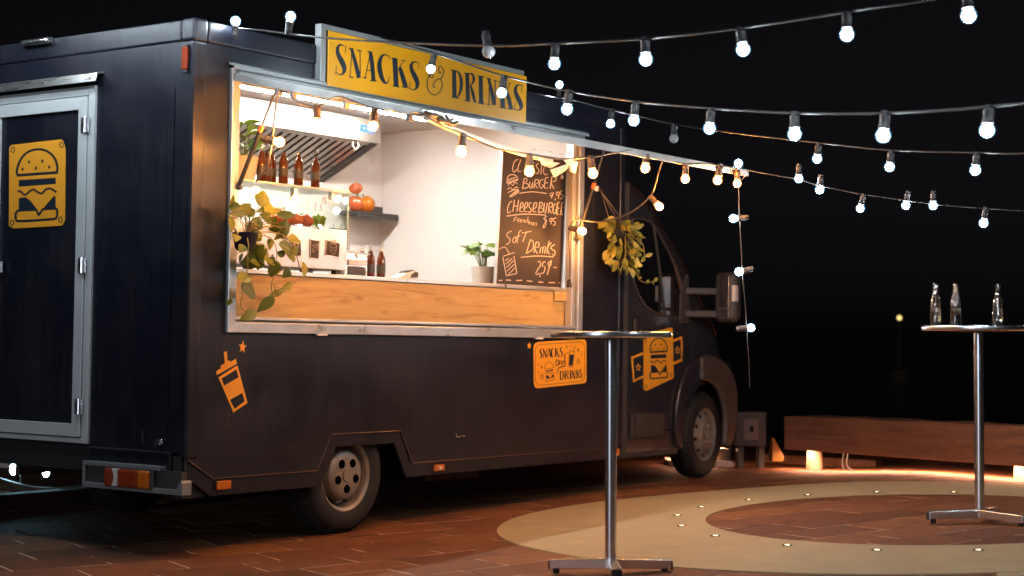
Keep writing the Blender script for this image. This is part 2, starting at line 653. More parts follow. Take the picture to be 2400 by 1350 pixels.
def paver_mat():
    m = pm("paver_stone", (0.20, 0.085, 0.042), 0.66, bump=0.3, bscale=45, spec=0.28)
    nt = m.node_tree
    bs = nt.nodes["Principled BSDF"]
    oi = nt.nodes.new("ShaderNodeObjectInfo")
    ge = nt.nodes.new("ShaderNodeNewGeometry")
    ad = nt.nodes.new("ShaderNodeMath")
    ad.operation = 'ADD'
    nt.links.new(oi.outputs["Random"], ad.inputs[0])
    nt.links.new(ge.outputs["Random Per Island"], ad.inputs[1])
    fr = nt.nodes.new("ShaderNodeMath")
    fr.operation = 'FRACT'
    nt.links.new(ad.outputs[0], fr.inputs[0])
    r = nt.nodes.new("ShaderNodeValToRGB")
    r.color_ramp.interpolation = 'LINEAR'
    els = r.color_ramp.elements
    els[0].color = (0.100, 0.034, 0.013, 1)
    els[1].color = (0.200, 0.076, 0.021, 1)
    e = els.new(0.45)
    e.color = (0.134, 0.048, 0.018, 1)
    e = els.new(0.75)
    e.color = (0.164, 0.060, 0.022, 1)
    nt.links.new(fr.outputs[0], r.inputs[0])
    tc = nt.nodes.new("ShaderNodeTexCoord")
    n = nt.nodes.new("ShaderNodeTexNoise")
    n.inputs["Scale"].default_value = 9
    n.inputs["Detail"].default_value = 8
    n.inputs["Roughness"].default_value = 0.65
    nt.links.new(ge.outputs["Position"], n.inputs["Vector"])
    mr = nt.nodes.new("ShaderNodeMapRange")
    mr.inputs[1].default_value = 0.25
    mr.inputs[2].default_value = 0.75
    mr.inputs[3].default_value = 0.62
    mr.inputs[4].default_value = 1.30
    nt.links.new(n.outputs[0], mr.inputs[0])
    mu = nt.nodes.new("ShaderNodeMix")
    mu.data_type = 'RGBA'
    mu.blend_type = 'MULTIPLY'
    mu.inputs["Factor"].default_value = 1.0
    nt.links.new(r.outputs[0], mu.inputs["A"])
    cb = nt.nodes.new("ShaderNodeCombineColor")
    for i in range(3):
        nt.links.new(mr.outputs[0], cb.inputs[i])
    nt.links.new(cb.outputs[0], mu.inputs["B"])
    nt.links.new(mu.outputs["Result"], bs.inputs["Base Color"])
    m2 = nt.nodes.new("ShaderNodeMapRange")
    m2.inputs[3].default_value = 0.65
    m2.inputs[4].default_value = 0.85
    nt.links.new(n.outputs[0], m2.inputs[0])
    nt.links.new(m2.outputs[0], bs.inputs["Roughness"])


paver_mat()

# ------------------------------------------------------------------ ground
gm = MB()
xs = [-400, -120, -40, -20, -14] + [-12 + 0.25 * i for i in range(113)] + [18, 26, 40, 80, 150, 400]
ys = [-400, -120, -40, -20] + [-14 + 0.25 * i for i in range(97)] + [12, 20, 40, 80, 150, 400]
nx, ny = len(xs), len(ys)
gm.add([(x, y, ground_z(x, y) - 0.005) for x in xs for y in ys],
       [(i * ny + j, (i + 1) * ny + j, (i + 1) * ny + j + 1, i * ny + j + 1) for i in range(nx - 1) for j in range(ny - 1)])
ground = gm.build("ground", "joint_sand", smooth='all', fix=False)
tag(ground, "reddish stone plaza paving with pale sandy joints", kind="structure")

RC, RO = (3.345, -2.607), 2.363       # concrete ring: outer circle
IC, IR = (3.468, -2.853), 1.340       # and the round of paving inside it


def covered(x, y, mar=0.04):
    return math.hypot(x - RC[0], y - RC[1]) < RO - mar and math.hypot(x - IC[0], y - IC[1]) > IR + mar


PA = math.radians(-21.5)
PU, PV = Vector((math.cos(PA), math.sin(PA))), Vector((-math.sin(PA), math.cos(PA)))
PL, PW, PJ = 0.535, 0.345, 0.012


def paver_mesh(l, w):
    """A slab with a small chamfer and, round it, half of the sanded joint."""
    c, h, j = 0.0025, 0.05, PJ / 2
    x, y = l / 2, w / 2

    def rect(x, y, z):
        return [(-x, -y, z), (x, -y, z), (x, y, z), (-x, y, z)]
    vs = rect(x, y, -h) + rect(x, y, -c) + rect(x - c, y - c, 0) + rect(x, y, -c * 0.7) + rect(x + j, y + j, -c * 0.75)
    fs, mi = [(8, 9, 10, 11)], [0]
    for a, b_ in ((0, 4), (4, 8), (12, 16)):
        for i in range(4):
            k = (i + 1) % 4
            fs.append((a + i, a + k, b_ + k, b_ + i) if a < 12 else (b_ + i, b_ + k, a + k, a + i))
            mi.append(1 if a == 12 else 0)
    return vs, fs, mi


pv_v, pv_f, pv_m = paver_mesh(PL - PJ, PW - PJ)
me_paver = bpy.data.meshes.new("paver")
me_paver.from_pydata(pv_v, [], pv_f)
me_paver.materials.append(MATS["paver_stone"])
me_paver.materials.append(MATS["joint_sand"])
me_paver.polygons.foreach_set("material_index", pv_m)
cells = []
rp = random.Random(3)
for r in range(-60, 60):
    off = (0.5 if r % 2 else 0.0) * PL + rp.uniform(-0.07, 0.07)
    for c in range(-40, 45):
        p = PU * (c * PL + off) + PV * (r * PW)
        x, y = p.x + 2.0, p.y - 2.0
        if not (-11 < x < 15.5 and -13 < y < 9):
            continue
        cs = [(x + PU.x * a * PL / 2 + PV.x * b * PW / 2, y + PU.y * a * PL / 2 + PV.y * b * PW / 2) for a in (-1, 1) for b in (-1, 1)]
        if all(covered(*q, 0.03) for q in cs) and covered(x, y, 0.03):
            continue
        q = Vector((x, y, ground_z(x, y))) - CAM
        d = q.dot(FWD)
        vis = False
        if d > 2:
            u, v = q.dot(RIGHT) / d / 0.3011, q.dot(DOWN) / d / 0.3011
            vis = abs(u) < 1.05 and abs(v) < 0.60 and not (-0.05 < x < 6.3 and 0.15 < y < 2.1)
        cells.append((0 if vis else 1, d, x, y))
cells.sort()
rest = MB()
for i, (hid, d, x, y) in enumerate(cells):
    e = 0.15
    gx = (ground_z(x + e, y) - ground_z(x - e, y)) / (2 * e)
    gy = (ground_z(x, y + e) - ground_z(x, y - e)) / (2 * e)
    nrm = Vector((-gx + rp.uniform(-.004, .004), -gy + rp.uniform(-.004, .004), 1)).normalized()
    rot = nrm.to_track_quat('Z', 'Y').to_matrix().to_4x4()
    xax = Vector((PU.x, PU.y, 0))
    xax = (xax - nrm * xax.dot(nrm)).normalized()
    yax = nrm.cross(xax)
    M = Matrix((xax, yax, nrm)).transposed().to_4x4()
    M.translation = (x, y, ground_z(x, y) + rp.uniform(-0.0012, 0.0012))
    if i < 300 and not hid:
        o = bpy.data.objects.new("paver", me_paver)
        COL.objects.link(o)
        o.parent = ground
        o.matrix_world = M
    else:
        rest.add([M @ Vector(v) for v in pv_v], pv_f)
pr = rest.build("paving_field", "paver_stone", ground, fix=False)
pr["kind"] = "stuff"
pr.data.materials.append(MATS["joint_sand"])
if len(pr.data.polygons) % len(pv_m) == 0:
    pr.data.polygons.foreach_set("material_index", pv_m * (len(pr.data.polygons) // len(pv_m)))

# concrete ring inlaid in the paving, as one slab standing a few millimetres proud
rg = MB()
N = 128
NR = 8
rows = []
for k in range(NR + 1):
    row = []
    for i in range(N):
        a = 2 * math.pi * i / N
        d = Vector((math.cos(a), math.sin(a)))
        po = Vector(RC) + d * RO
        # the same bearing from the inner centre
        pi_ = Vector(IC) + d * IR
        p = pi_.lerp(po, k / NR)
        row.append((p.x, p.y, ground_z(p.x, p.y) + 0.006))
    rows.append(row)
vs = [p for row in rows for p in row]
fs = [(k * N + i, (k + 1) * N + i, (k + 1) * N + (i + 1) % N, k * N + (i + 1) % N) for k in range(NR) for i in range(N)]
n0 = len(vs)
vs += [(p[0], p[1], p[2] - 0.03) for p in rows[0]] + [(p[0], p[1], p[2] - 0.03) for p in rows[-1]]
fs += [(i, (i + 1) % N, n0 + (i + 1) % N, n0 + i) for i in range(N)]
fs += [(NR * N + (i + 1) % N, NR * N + i, n0 + N + i, n0 + N + (i + 1) % N) for i in range(N)]
rg.add(vs, fs)
ring = rg.build("concrete_path", "concrete", smooth=True, fix=True)
tag(ring, "wide tan concrete ring inlaid in the plaza paving", kind="structure")
# the next inlaid concrete path, at the lower right edge of the picture
p2 = MB()
cpts = [(1.56, -4.02), (1.40, -4.06), (0.2, -4.9), (0.3, -6.4), (1.4, -7.2), (2.6, -6.6), (2.3, -5.0)]
p2.add([(x, y, ground_z(x, y) + 0.004) for x, y in cpts], [tuple(range(len(cpts)))])
tag(p2.build("concrete_path", "concrete"), "second tan concrete path at the lower right corner of the picture", kind="structure")

# dark harbour water beyond the quay edge
wt = MB()
wt.add([(9.6, -400, 0.30), (400, -400, 0.30), (400, 400, 0.30), (9.6, 400, 0.30)], [(0, 1, 2, 3)])
pm("night_water", (0.004, 0.005, 0.007), 0.35, bump=0.3, bscale=1.2, spec=0.02)
tag(wt.build("water", "night_water", fix=False), "black harbour water beyond the plaza", kind="structure")

# ------------------------------------------------------------------ the truck
truck = thing("food_truck", (0, 0, 0), "dark navy food truck with a lit serving hatch and raised flap", "food truck")


def part(name, loc=(0, 0, 0), parent=truck, rot=None):
    o = bpy.data.objects.new(name, None)
    COL.objects.link(o)
    o.parent = parent
    o.location = loc
    if rot is not None:
        o.rotation_euler = rot
    o.empty_display_size = 0.1
    return o


# -- box walls (the outer skin), x along the truck, y across it
W = 2.20
LEN = 4.48
b = MB()
b.prism([(0.21, 0.41), (1.068, 0.41), (1.192, 0.623), (1.852, 0.623), (1.974, 0.41), (LEN, 0.41), (LEN, 1.26), (0, 1.26), (0, 0.53)], 'y', 0, 0.04)
b.box(0, 0, 1.26, 0.31, 0.04, 2.85)
b.box(3.87, 0, 1.26, LEN, 0.04, 2.85)
b.box(0.31, 0, 2.72, 3.87, 0.04, 2.85)
b.build("side_wall", "navy_paint", truck)
MB().box(0, W - 0.04, 0.41, LEN, W, 2.85).build("side_wall", "navy_paint", truck)
MB().box(LEN - 0.04, 0.04, 0.41, LEN, W - 0.04, 2.85).build("front_wall", "navy_paint", truck)
b = MB()
b.box(0.002, 0.04, 0.56, 0.04, 0.802, 2.85)
b.box(0.002, 1.80, 0.56, 0.04, W - 0.04, 2.85)
b.box(0.002, 0.802, 2.66, 0.04, 1.80, 2.85)
b.build("rear_wall", "navy_paint", truck)
MB().box(0.0, 0.0, 2.90, LEN, W, 2.955).build("roof", "navy_paint", truck)
# roof edge profile, each run its own piece
for n, bx in (("roof_rail", (0.10, -0.008, 2.852, LEN + 0.006, 0.05, 2.972)), ("roof_rail", (-0.008, 0.10, 2.852, 0.05, W - 0.1, 2.972)),
              ("roof_rail", (0.10, W - 0.05, 2.852, LEN + 0.006, W + 0.008, 2.972)), ("roof_rail", (LEN - 0.03, 0.055, 2.852, LEN + 0.008, W - 0.055, 2.972))):
    MB().box(*bx).build(n, "navy_paint", truck, bevel=0.012, seg=3)
for y0, y1 in ((-0.012, 0.098), (W - 0.098, W + 0.012)):
    MB().box(-0.012, y0, 2.846, 0.098, y1, 2.978).build("corner_cap", "navy_paint", truck, bevel=0.02, seg=3)
MB().box(-0.010, -0.010, 0.53, 0.085, 0.03, 2.846).build("corner_post", "navy_paint", truck, bevel=0.012, seg=3)
MB().box(-0.010, W - 0.03, 0.53, 0.085, W + 0.010, 2.846).build("corner_post", "navy_paint", truck, bevel=0.012, seg=3)
MB().box(LEN - 0.06, -0.010, 0.41, LEN + 0.012, 0.02, 2.852).build("corner_post", "navy_paint", truck, bevel=0.012, seg=3)
# sheet joints on the side: thin cover strips
MB().box(LEN - 0.42, -0.0025, 1.30, LEN - 0.412, 0.0, 2.80).build("cover_strip", "navy_paint", truck)
# skirt below the side, stepping up over the wheel
SK = [(0.005, 0.53), (0.21, 0.41), (1.068, 0.41), (1.192, 0.623), (1.852, 0.623), (1.974, 0.41), (LEN, 0.41)]
SKL = [(LEN, 0.322), (1.925, 0.322), (1.80, 0.545), (1.245, 0.545), (1.115, 0.312), (0.20, 0.312), (0.005, 0.43)]
MB().prism([(x, z - 0.002) for x, z in SK] + SKL, 'y', 0.008, 0.028).build("skirt", "navy_paint", truck, bevel=0.004)
pm("highlight_trim", (0.16, 0.10, 0.075), 0.35, metal=0.5, var=0.3, vscale=12)  # lighter brown for the skirt's painted highlight, also the quarter window trim
for a, c in zip(SK[:-1], SK[1:]):
    MB().tube([(a[0], 0.001, a[1]), (c[0], 0.001, c[1])], 0.0032, 6).build("skirt_highlight", "highlight_trim", truck)  # bevel highlight along the skirt, drawn as thin lighter tubes
# underbody, chassis rails and wheel boxes
b = MB()
b.box(0.06, 0.05, 0.50, 1.02, W - 0.05, 0.62)
b.box(2.02, 0.05, 0.44, LEN - 0.02, W - 0.05, 0.62)
b.box(1.02, 0.42, 0.44, 2.02, W - 0.42, 0.62)
b.box(1.02, 0.05, 0.76, 2.02, W - 0.05, 0.82)
b.build("floor_pan", "underbody", truck)
for y in (0.66, 1.46):
    MB().box(0.1, y, 0.40, 5.4, y + 0.08, 0.50).build("chassis_rail", "underbody", truck)
MB().tube([(1.40, 0.3, 0.36), (1.40, 1.9, 0.36)], 0.05, 12).build("axle", "underbody", truck)
MB().box(2.3, 0.16, 0.26, 2.9, 0.6, 0.44).build("underfloor_box", "underbody", truck, bevel=0.01)
# orange side reflectors
for x0, x1, z0, z1 in ((0.235, 0.345, 0.345, 0.395), (2.20, 2.30, 0.345, 0.388), (4.40, 4.452, 0.345, 0.40)):
    o = MB().box(x0, -0.010, z0, x1, 0.010, z1).build("side_reflector", "amber_lens", truck, bevel=0.005)
    if 2 < x0 < 3:
        MB().box(x0 + 0.035, -0.014, z0 + 0.012, x1 - 0.035, -0.0095, z1 - 0.012).build("reflector_centre", "white_lens", o)

# -- rear: door with aluminium profiles
door = part("rear_door")
pf = "door_profile"
Y0, Y1, Z0, Z1 = 0.802, 1.80, 0.576, 2.658
t = 0.055
for n, bx in (("door_frame_post", (-0.016, Y0, Z0, 0.03, Y0 + t, Z1)), ("door_frame_post", (-0.016, Y1 - t, Z0, 0.03, Y1, Z1)),
              ("door_frame_head", (-0.016, Y0 + t, Z1 - t, 0.03, Y1 - t, Z1)), ("door_frame_sill", (-0.016, Y0 + t, Z0, 0.03, Y1 - t, Z0 + 0.03))):
    MB().box(*bx).build(n, pf, door, bevel=0.004)
ya, yb, za, zb = Y0 + t + 0.006, Y1 - t - 0.006, Z0 + 0.036, Z1 - t - 0.006
w = 0.075


def mitre(p0, p1, q1, q0, name, mat, par, x0, x1):
    MB().prism([p0, p1, q1, q0], 'x', x0, x1).build(name, mat, par, bevel=0.003)


mitre((ya, za), (ya, zb), (ya + w, zb - w), (ya + w, za + w), "leaf_stile", pf, door, -0.022, 0.02)
mitre((yb, zb), (yb, za), (yb - w, za + w), (yb - w, zb - w), "leaf_stile", pf, door, -0.022, 0.02)
mitre((ya, zb), (yb, zb), (yb - w, zb - w), (ya + w, zb - w), "leaf_rail", pf, door, -0.022, 0.02)
mitre((yb, za), (ya, za), (ya + w, za + w), (yb - w, za + w), "leaf_rail", pf, door, -0.022, 0.02)
MB().box(-0.004, ya + w, za + w, 0.02, yb - w, zb - w).build("leaf_panel", "navy_paint", door)
for z in (2.43, 1.61, 0.79):
    h = MB()
    h.box(-0.030, 0.835, z - 0.045, -0.022, 0.905, z + 0.045)
    h.tube([(-0.032, 0.862, z - 0.047), (-0.032, 0.862, z + 0.047)], 0.011, 10)
    for dy, dz in ((-0.016, 0.03), (-0.016, -0.03), (0.03, 0.03), (0.03, -0.03)):
        h.lathe([(0.006, -0.0335), (0.004, -0.030)], 8, (0, 0.862 + dy, z + dz), 'x')
    h.build("hinge", "polished_steel", door, bevel=0.002)
h = MB()
h.box(-0.034, 1.60, 1.575, -0.022, 1.70, 1.64)
h.lathe([(0.013, -0.042), (0.013, -0.030)], 12, (0, 1.625, 1.61), 'x')
h.build("door_latch", pf, door, bevel=0.003)
MB().lathe([(0.007, -0.046), (0.007, -0.041)], 10, (0, 1.625, 1.61), 'x').build("keyhole", "hole_black", door)
MB().prism([(0.0, 2.735), (-0.055, 2.718), (-0.06, 2.668), (-0.052, 2.668), (-0.048, 2.708), (0.0, 2.726)], 'y', 0.748, 1.95)
g = MB()
pr_ = [(0.0, 2.735), (-0.050, 2.722), (-0.062, 2.672), (-0.054, 2.672), (-0.044, 2.714), (0.0, 2.724)]
g.prism(pr_, 'y', 0.748, 1.95)
g.build("drip_rail", "brushed_steel", truck, bevel=0.002)
for y in (0.80, 1.22, 1.62):
    MB().lathe([(0.007, -0.064), (0.007, -0.052)], 8, (0, y, 2.695), 'x').build("rivet", "polished_steel", truck)
# seams of the rear sheet and the fixtures on it
MB().box(-0.0015, 0.148, 0.60, 0.003, 0.154, 2.60).build("cover_strip", "navy_paint", truck)
o = MB().box(-0.030, 0.030, 2.685, -0.008, 0.072, 2.815).build("marker_lamp", "red_lens", truck, bevel=0.008)
for z in (2.675, 2.818):
    MB().box(-0.026, 0.034, z, -0.006, 0.068, z + 0.008).build("lamp_end", "dark_plastic", o)
lm = MB().lathe([(0.0, -0.13), (0.014, -0.128), (0.019, -0.115), (0.019, 0.115), (0.014, 0.128), (0.0, 0.13)], 14, (-0.035, 1.325, 2.955), 'y')
lm.build("number_lamp", "polished_steel", truck, smooth=True)
MB().box(-0.02, 1.20, 2.935, -0.004, 1.45, 2.975).build("lamp_bracket", "dark_plastic", truck)
k = MB()
k.box(-0.022, 0.185, 0.598, 0.0, 0.225, 0.632)
k.tube([(-0.015, 0.185, 0.615), (-0.03, 0.165, 0.625), (-0.03, 0.16, 0.605)], 0.008, 8)
k.build("cable_clamp", "polished_steel", truck, bevel=0.006)
MB().tube([(-0.004, 0.345, 0.60), (-0.006, 0.345, 0.67)], 0.004, 6).build("latch_pin", "dark_plastic", truck)
# rear lower panel, bumper frame, lamp cluster
MB().box(0.004, 0.12, 0.40, 0.03, 0.80, 0.558).build("rear_apron", "navy_paint", truck)
MB().box(-0.010, 0.118, 0.555, 0.006, 0.80, 0.563).build("apron_edge", "dark_plastic", truck)
MB().box(-0.010, 0.112, 0.41, 0.006, 0.119, 0.563).build("apron_edge", "dark_plastic", truck)
b = MB().box(0.01, 0.80, 0.42, 0.05, 1.95, 0.562)
b.build("rear_apron", "underbody", truck)
pm("bumper_alu", (0.20, 0.205, 0.21), 0.45, metal=0.2, var=0.15, vscale=9)
bump = part("rear_bumper")
for bx in ((-0.05, -0.03, 0.332, 0.02, 0.80, 0.362), (-0.05, 0.15, 0.458, 0.02, 0.80, 0.482), (-0.05, 0.776, 0.362, 0.02, 0.80, 0.458)):
    MB().box(*bx).build("bumper_bar", "bumper_alu", bump, bevel=0.004)
MB().prism([(-0.03, 0.362), (0.02, 0.362), (-0.02, 0.415), (-0.03, 0.40)], 'x', -0.05, 0.02).build("bumper_end", "bumper_alu", bump)
MB().box(-0.03, 0.0, 0.362, 0.01, 0.776, 0.458).build("bumper_plate", "dark_plastic", bump)
MB().prism([(0.0, 0.31), (0.20, 0.31), (0.02, 0.54), (0.0, 0.54)], 'y', 0.03, 0.10).build("corner_flap", "underbody", truck)
tl = part("tail_light")
MB().box(-0.055, 0.20, 0.345, -0.029, 0.61, 0.468).build("lamp_housing", "dark_plastic", tl, bevel=0.02, seg=3)
for n, y0, y1, mname in (("brake_lens", 0.515, 0.585, "red_lens"), ("brake_lens", 0.31, 0.47, "red_lens"), ("turn_lens", 0.222, 0.31, "amber_lens")):
    MB().box(-0.078, y0, 0.353, -0.045, y1, 0.455).build(n, mname, tl, bevel=0.016, seg=4)
cres = [(0.515 + 0.002 + 0.045 * math.cos(a) - 0.045, 0.404 + 0.05 * math.sin(a)) for a in [math.radians(v) for v in range(-80, 81, 16)]]
cr = [(0.47, 0.354), (0.518, 0.354), (0.505, 0.38), (0.50, 0.404), (0.505, 0.43), (0.518, 0.454), (0.47, 0.454)]
MB().prism(cr, 'x', -0.080, -0.05).build("reversing_lens", "white_lens", tl, bevel=0.006)
# far side bumper half
MB().box(-0.045, 1.75, 0.335, 0.02, W, 0.48).build("bumper_plate", "dark_plastic", bump, bevel=0.004)

# -- serving hatch: frame, gutter, flap and its struts
hatch = part("serving_hatch")
xa, xb, za, zb = 0.279, 3.896, 1.231, 2.735
t = 0.062


def fbar(poly, name="frame_bar", mat="aluminium", y0=-0.024, y1=0.045):
    MB().prism(poly, 'y', y0, y1).build(name, mat, hatch, bevel=0.004)


fbar([(xa, za), (xb, za), (xb - t, za + t), (xa + t, za + t)])
fbar([(xa, zb), (xa, za), (xa + t, za + t), (xa + t, zb)])
fbar([(xb, za), (xb, zb), (xb - t, zb), (xb - t, za + t)])
MB().box(xa + t + 0.001, -0.012, zb - 0.05, xb - t - 0.001, 0.045, zb - 0.002).build("frame_bar", "aluminium", hatch, bevel=0.003)
MB().box(xa + t, 0.0, za + t + 0.012, xb - t, 0.052, za + t + 0.030).build("inner_sill", "aluminium", hatch, bevel=0.003)
MB().box(xb - t - 0.05, 0.0, za + t + 0.03, xb - t - 0.012, 0.06, zb - 0.05).build("inner_jamb", "aluminium", hatch, bevel=0.003)
MB().box(xa + t + 0.004, 0.01, za + t + 0.03, xa + t + 0.016, 0.06, zb - 0.05).build("inner_jamb", "dark_plastic", hatch)
for x in (1.02, 3.30):
    MB().box(x, -0.028, 1.222, x + 0.09, -0.01, 1.232).build("drain_cap", "white_plastic", hatch)
g = MB().prism([(-0.005, 2.765), (-0.055, 2.745), (-0.055, 2.722), (-0.047, 2.722), (-0.047, 2.738), (-0.005, 2.752)], 'x', 0.262, 3.905)
g.build("rain_gutter", "frame_grey", hatch, bevel=0.002)
FL = 0.215                                   # slope of the flap below the horizontal


def flap_z(y):
    return 2.703 + FL * y


fv = MB()
for z0, z1, nme, mname in ((0, 0, "", ""),):
    pass
fv.prism([(-0.03, flap_z(-0.03)), (-1.385, flap_z(-1.385)), (-1.385, flap_z(-1.385) - 0.028), (-0.03, flap_z(-0.03) - 0.028)], 'x', 0.315, 3.845)
pm("flap_skin", (0.66, 0.63, 0.58), 0.35, var=0.05)
fv.build("flap_panel", "flap_skin", hatch)
for x0, x1 in ((0.290, 0.320), (3.840, 3.870)):
    MB().prism([(-0.028, flap_z(-0.028) + 0.006), (-1.400, flap_z(-1.400) + 0.006), (-1.400, flap_z(-1.400) - 0.038), (-0.028, flap_z(-0.028) - 0.038)], 'x', x0, x1).build("flap_edge", "aluminium", hatch, bevel=0.003)
MB().prism([(-1.370, flap_z(-1.37) + 0.006), (-1.402, flap_z(-1.402) + 0.006), (-1.402, flap_z(-1.402) - 0.040), (-1.370, flap_z(-1.37) - 0.040)], 'x', 0.3205, 3.8395).build("flap_edge", "aluminium", hatch, bevel=0.003)
MB().tube([(0.31, -0.028, 2.712), (3.85, -0.028, 2.712)], 0.014, 10).build("flap_hinge", "aluminium", hatch)
for x, c0 in ((0.325, (0.33, -0.030, 2.055)), (3.80, (3.80, -0.030, 1.965))):
    s = Vector(c0)
    e = Vector((x + (0.06 if x < 1 else 0), -0.262, flap_z(-0.262) - 0.035))
    st = part("gas_strut", parent=hatch)
    mid = s.lerp(e, 0.60)
    MB().tube([s, mid], 0.013, 10).build("cylinder", "cable_black", st, smooth=True)
    MB().tube([mid, e], 0.007, 8).build("rod", "cable_black", st, smooth=True)
    MB().tube([s.lerp(e, 0.56), s.lerp(e, 0.62)], 0.0165, 10).build("clip", "orange_clip", st, smooth=True)
    MB().box(e.x - 0.035, e.y - 0.10, e.z + 0.002, e.x + 0.035, e.y + 0.03, e.z + 0.02).build("bracket", "brushed_steel", st)
    MB().lathe([(0.014, -0.022), (0.014, 0.02)], 10, tuple(s), 'y').build("ball_joint", "dark_plastic", st)
# bracket plates and cable ties under the near edge of the flap
for y in (-0.36, -0.47, -0.86, -1.30):
    z = flap_z(y) - 0.038
    MB().box(0.285, y - 0.012, z - 0.035, 0.325, y + 0.012, z).build("cable_tie", "grey_tape", hatch, bevel=0.003)

# -- inside of the box
room = part("kitchen")
MB().box(0.30, W - 0.12, 0.62, 4.06, W - 0.10, 2.90).build("inner_wall", "white_lining", room)
MB().box(4.06, 0.06, 0.62, 4.08, W - 0.10, 2.90).build("inner_wall", "white_lining", room)
MB().box(0.045, 0.06, 0.62, 0.06, W - 0.12, 2.895).build("inner_wall", "white_lining", room)
MB().box(0.065, 0.045, 2.885, 4.055, W - 0.125, 2.897).build("ceiling", "ceiling_white", room)
MB().box(0.065, 0.045, 0.83, 4.055, W - 0.125, 0.85).build("floor", "dark_plastic", room)
MB().box(0.065, 0.045, 0.86, 0.33, 0.056, 2.88).build("inner_wall", "white_lining", room)
MB().box(3.87, 0.045, 0.86, 4.055, 0.056, 2.88).build("inner_wall", "white_lining", room)
MB().box(0.065, 0.045, 0.86, 4.055, 0.056, 1.30).build("inner_wall", "white_lining", room)
# service counter with an oak front
MB().box(0.405, 0.070, 1.318, 3.800, 0.092, 1.572).build("counter_front", "counter_oak", room, bevel=0.002)
MB().box(3.64, 0.050, 1.505, 3.845, 0.068, 1.574).build("counter_end", "counter_oak", room, bevel=0.002)
MB().box(0.350, 0.10, 1.318, 0.402, 0.40, 1.572).build("counter_end", "counter_oak", room, bevel=0.002)
MB().box(0.345, 0.055, 1.576, 3.860, 0.62, 1.600).build("counter_top", "aluminium", room, bevel=0.003)
MB().box(0.36, 0.40, 1.30, 3.80, 0.42, 1.574).build("counter_back", "white_lining", room)
# ceiling lights
for y, x0, x1 in ((1.10, 0.35, 3.45),):
    MB().box(x0, y - 0.03, 2.868, x1, y + 0.03, 2.884).build("light_housing", "white_plastic", room)
    MB().box(x0 + 0.02, y - 0.022, 2.858, x1 - 0.02, y + 0.022, 2.866).build("light_diffuser", "led_white", room)
# extraction hood on the far wall
hood = part("extraction_hood")
HX0, HX1 = 0.5, 3.365
MB().box(HX0, 1.500, 2.700, HX1, 1.515, 2.878).build("hood_front", "cabinet_steel", hood, bevel=0.002)
MB().prism([(1.516, 2.878), (1.516, 2.702), (2.078, 2.425), (2.078, 2.878)], 'x', HX1 - 0.012, HX1).build("hood_end", "brushed_steel", hood)
MB().prism([(1.516, 2.878), (1.516, 2.702), (2.078, 2.425), (2.078, 2.878)], 'x', HX0, HX0 + 0.012).build("hood_end", "brushed_steel", hood)
MB().prism([(1.516, 2.740), (2.078, 2.462), (2.078, 2.474), (1.516, 2.752)], 'x', HX0 + 0.013, HX1 - 0.013).build("filter_back", "dark_plastic", hood)
MB().prism([(1.516, 2.706), (1.56, 2.684), (1.56, 2.70), (1.516, 2.722)], 'x', HX0 + 0.013, HX1 - 0.10).build("filter_rail", "brushed_steel", hood)
MB().prism([(2.03, 2.45), (2.078, 2.426), (2.078, 2.445), (2.03, 2.469)], 'x', HX0 + 0.013, HX1 - 0.10).build("filter_rail", "brushed_steel", hood)
MB().prism([(1.518, 2.706), (2.078, 2.428), (2.078, 2.440), (1.518, 2.718)], 'x', HX1 - 0.095, HX1 - 0.014).build("hood_shaded_border", "dark_plastic", hood)  # end frame of the hood, its shadow put in as dark colour
sl = None
x = HX0 + 0.05
while x < HX1 - 0.12:
    if sl is None:
        sl = MB().prism([(1.530, 2.722), (2.07, 2.455), (2.07, 2.442), (1.530, 2.709)], 'x', 0, 0.052).mesh("slat")
    o = link("slat", sl, "brushed_steel", hood)
    o.matrix_parent_inverse = Matrix.Identity(4)
    o.location = (x, 0, 0)
    x += 0.083
MB().box(3.125, 1.494, 2.772, 3.275, 1.4995, 2.822).build("control_panel", "display_blue", hood)
for i in range(3):
    MB().box(3.150 + i * 0.042, 1.490, 2.789, 3.168 + i * 0.042, 1.4935, 2.807).build("button", "white_lens", hood)
MB().tube([(3.08, 1.53, 2.70), (3.07, 1.53, 2.665), (3.10, 1.53, 2.63), (3.14, 1.53, 2.66), (3.13, 1.53, 2.70)], 0.006, 8).build("filter_handle", "white_plastic", hood)
# wall shelf
sh = part("wall_shelf")
MB().box(3.53, 1.86, 2.190, 4.02, 2.075, 2.212).build("shelf_board", "dark_plastic", sh, bevel=0.003)
MB().box(3.53, 1.86, 2.165, 4.02, 1.875, 2.189).build("shelf_lip", "dark_plastic", sh)
MB().box(3.80, 1.95, 2.213, 3.93, 2.05, 2.27).build("shelf_end", "dark_plastic", sh)

# -- driver's cab
cab = part("cab")
corner = [(4.49, 2.50), (4.78, 2.47), (5.03, 2.36), (5.31, 2.14), (5.59, 1.925), (5.77, 1.72), (6.03, 1.48), (6.215, 1.265), (6.31, 1.09), (6.45, 0.93), (6.54, 0.82), (6.55, 0.456), (6.47, 0.36)]
centre = [(4.49, 2.60), (4.80, 2.58), (5.15, 2.49), (5.50, 2.25), (5.80, 2.02), (6.03, 1.80), (6.32, 1.54), (6.60, 1.33), (6.78, 1.14), (6.85, 0.96), (6.88, 0.82), (6.89, 0.456), (6.82, 0.33)]


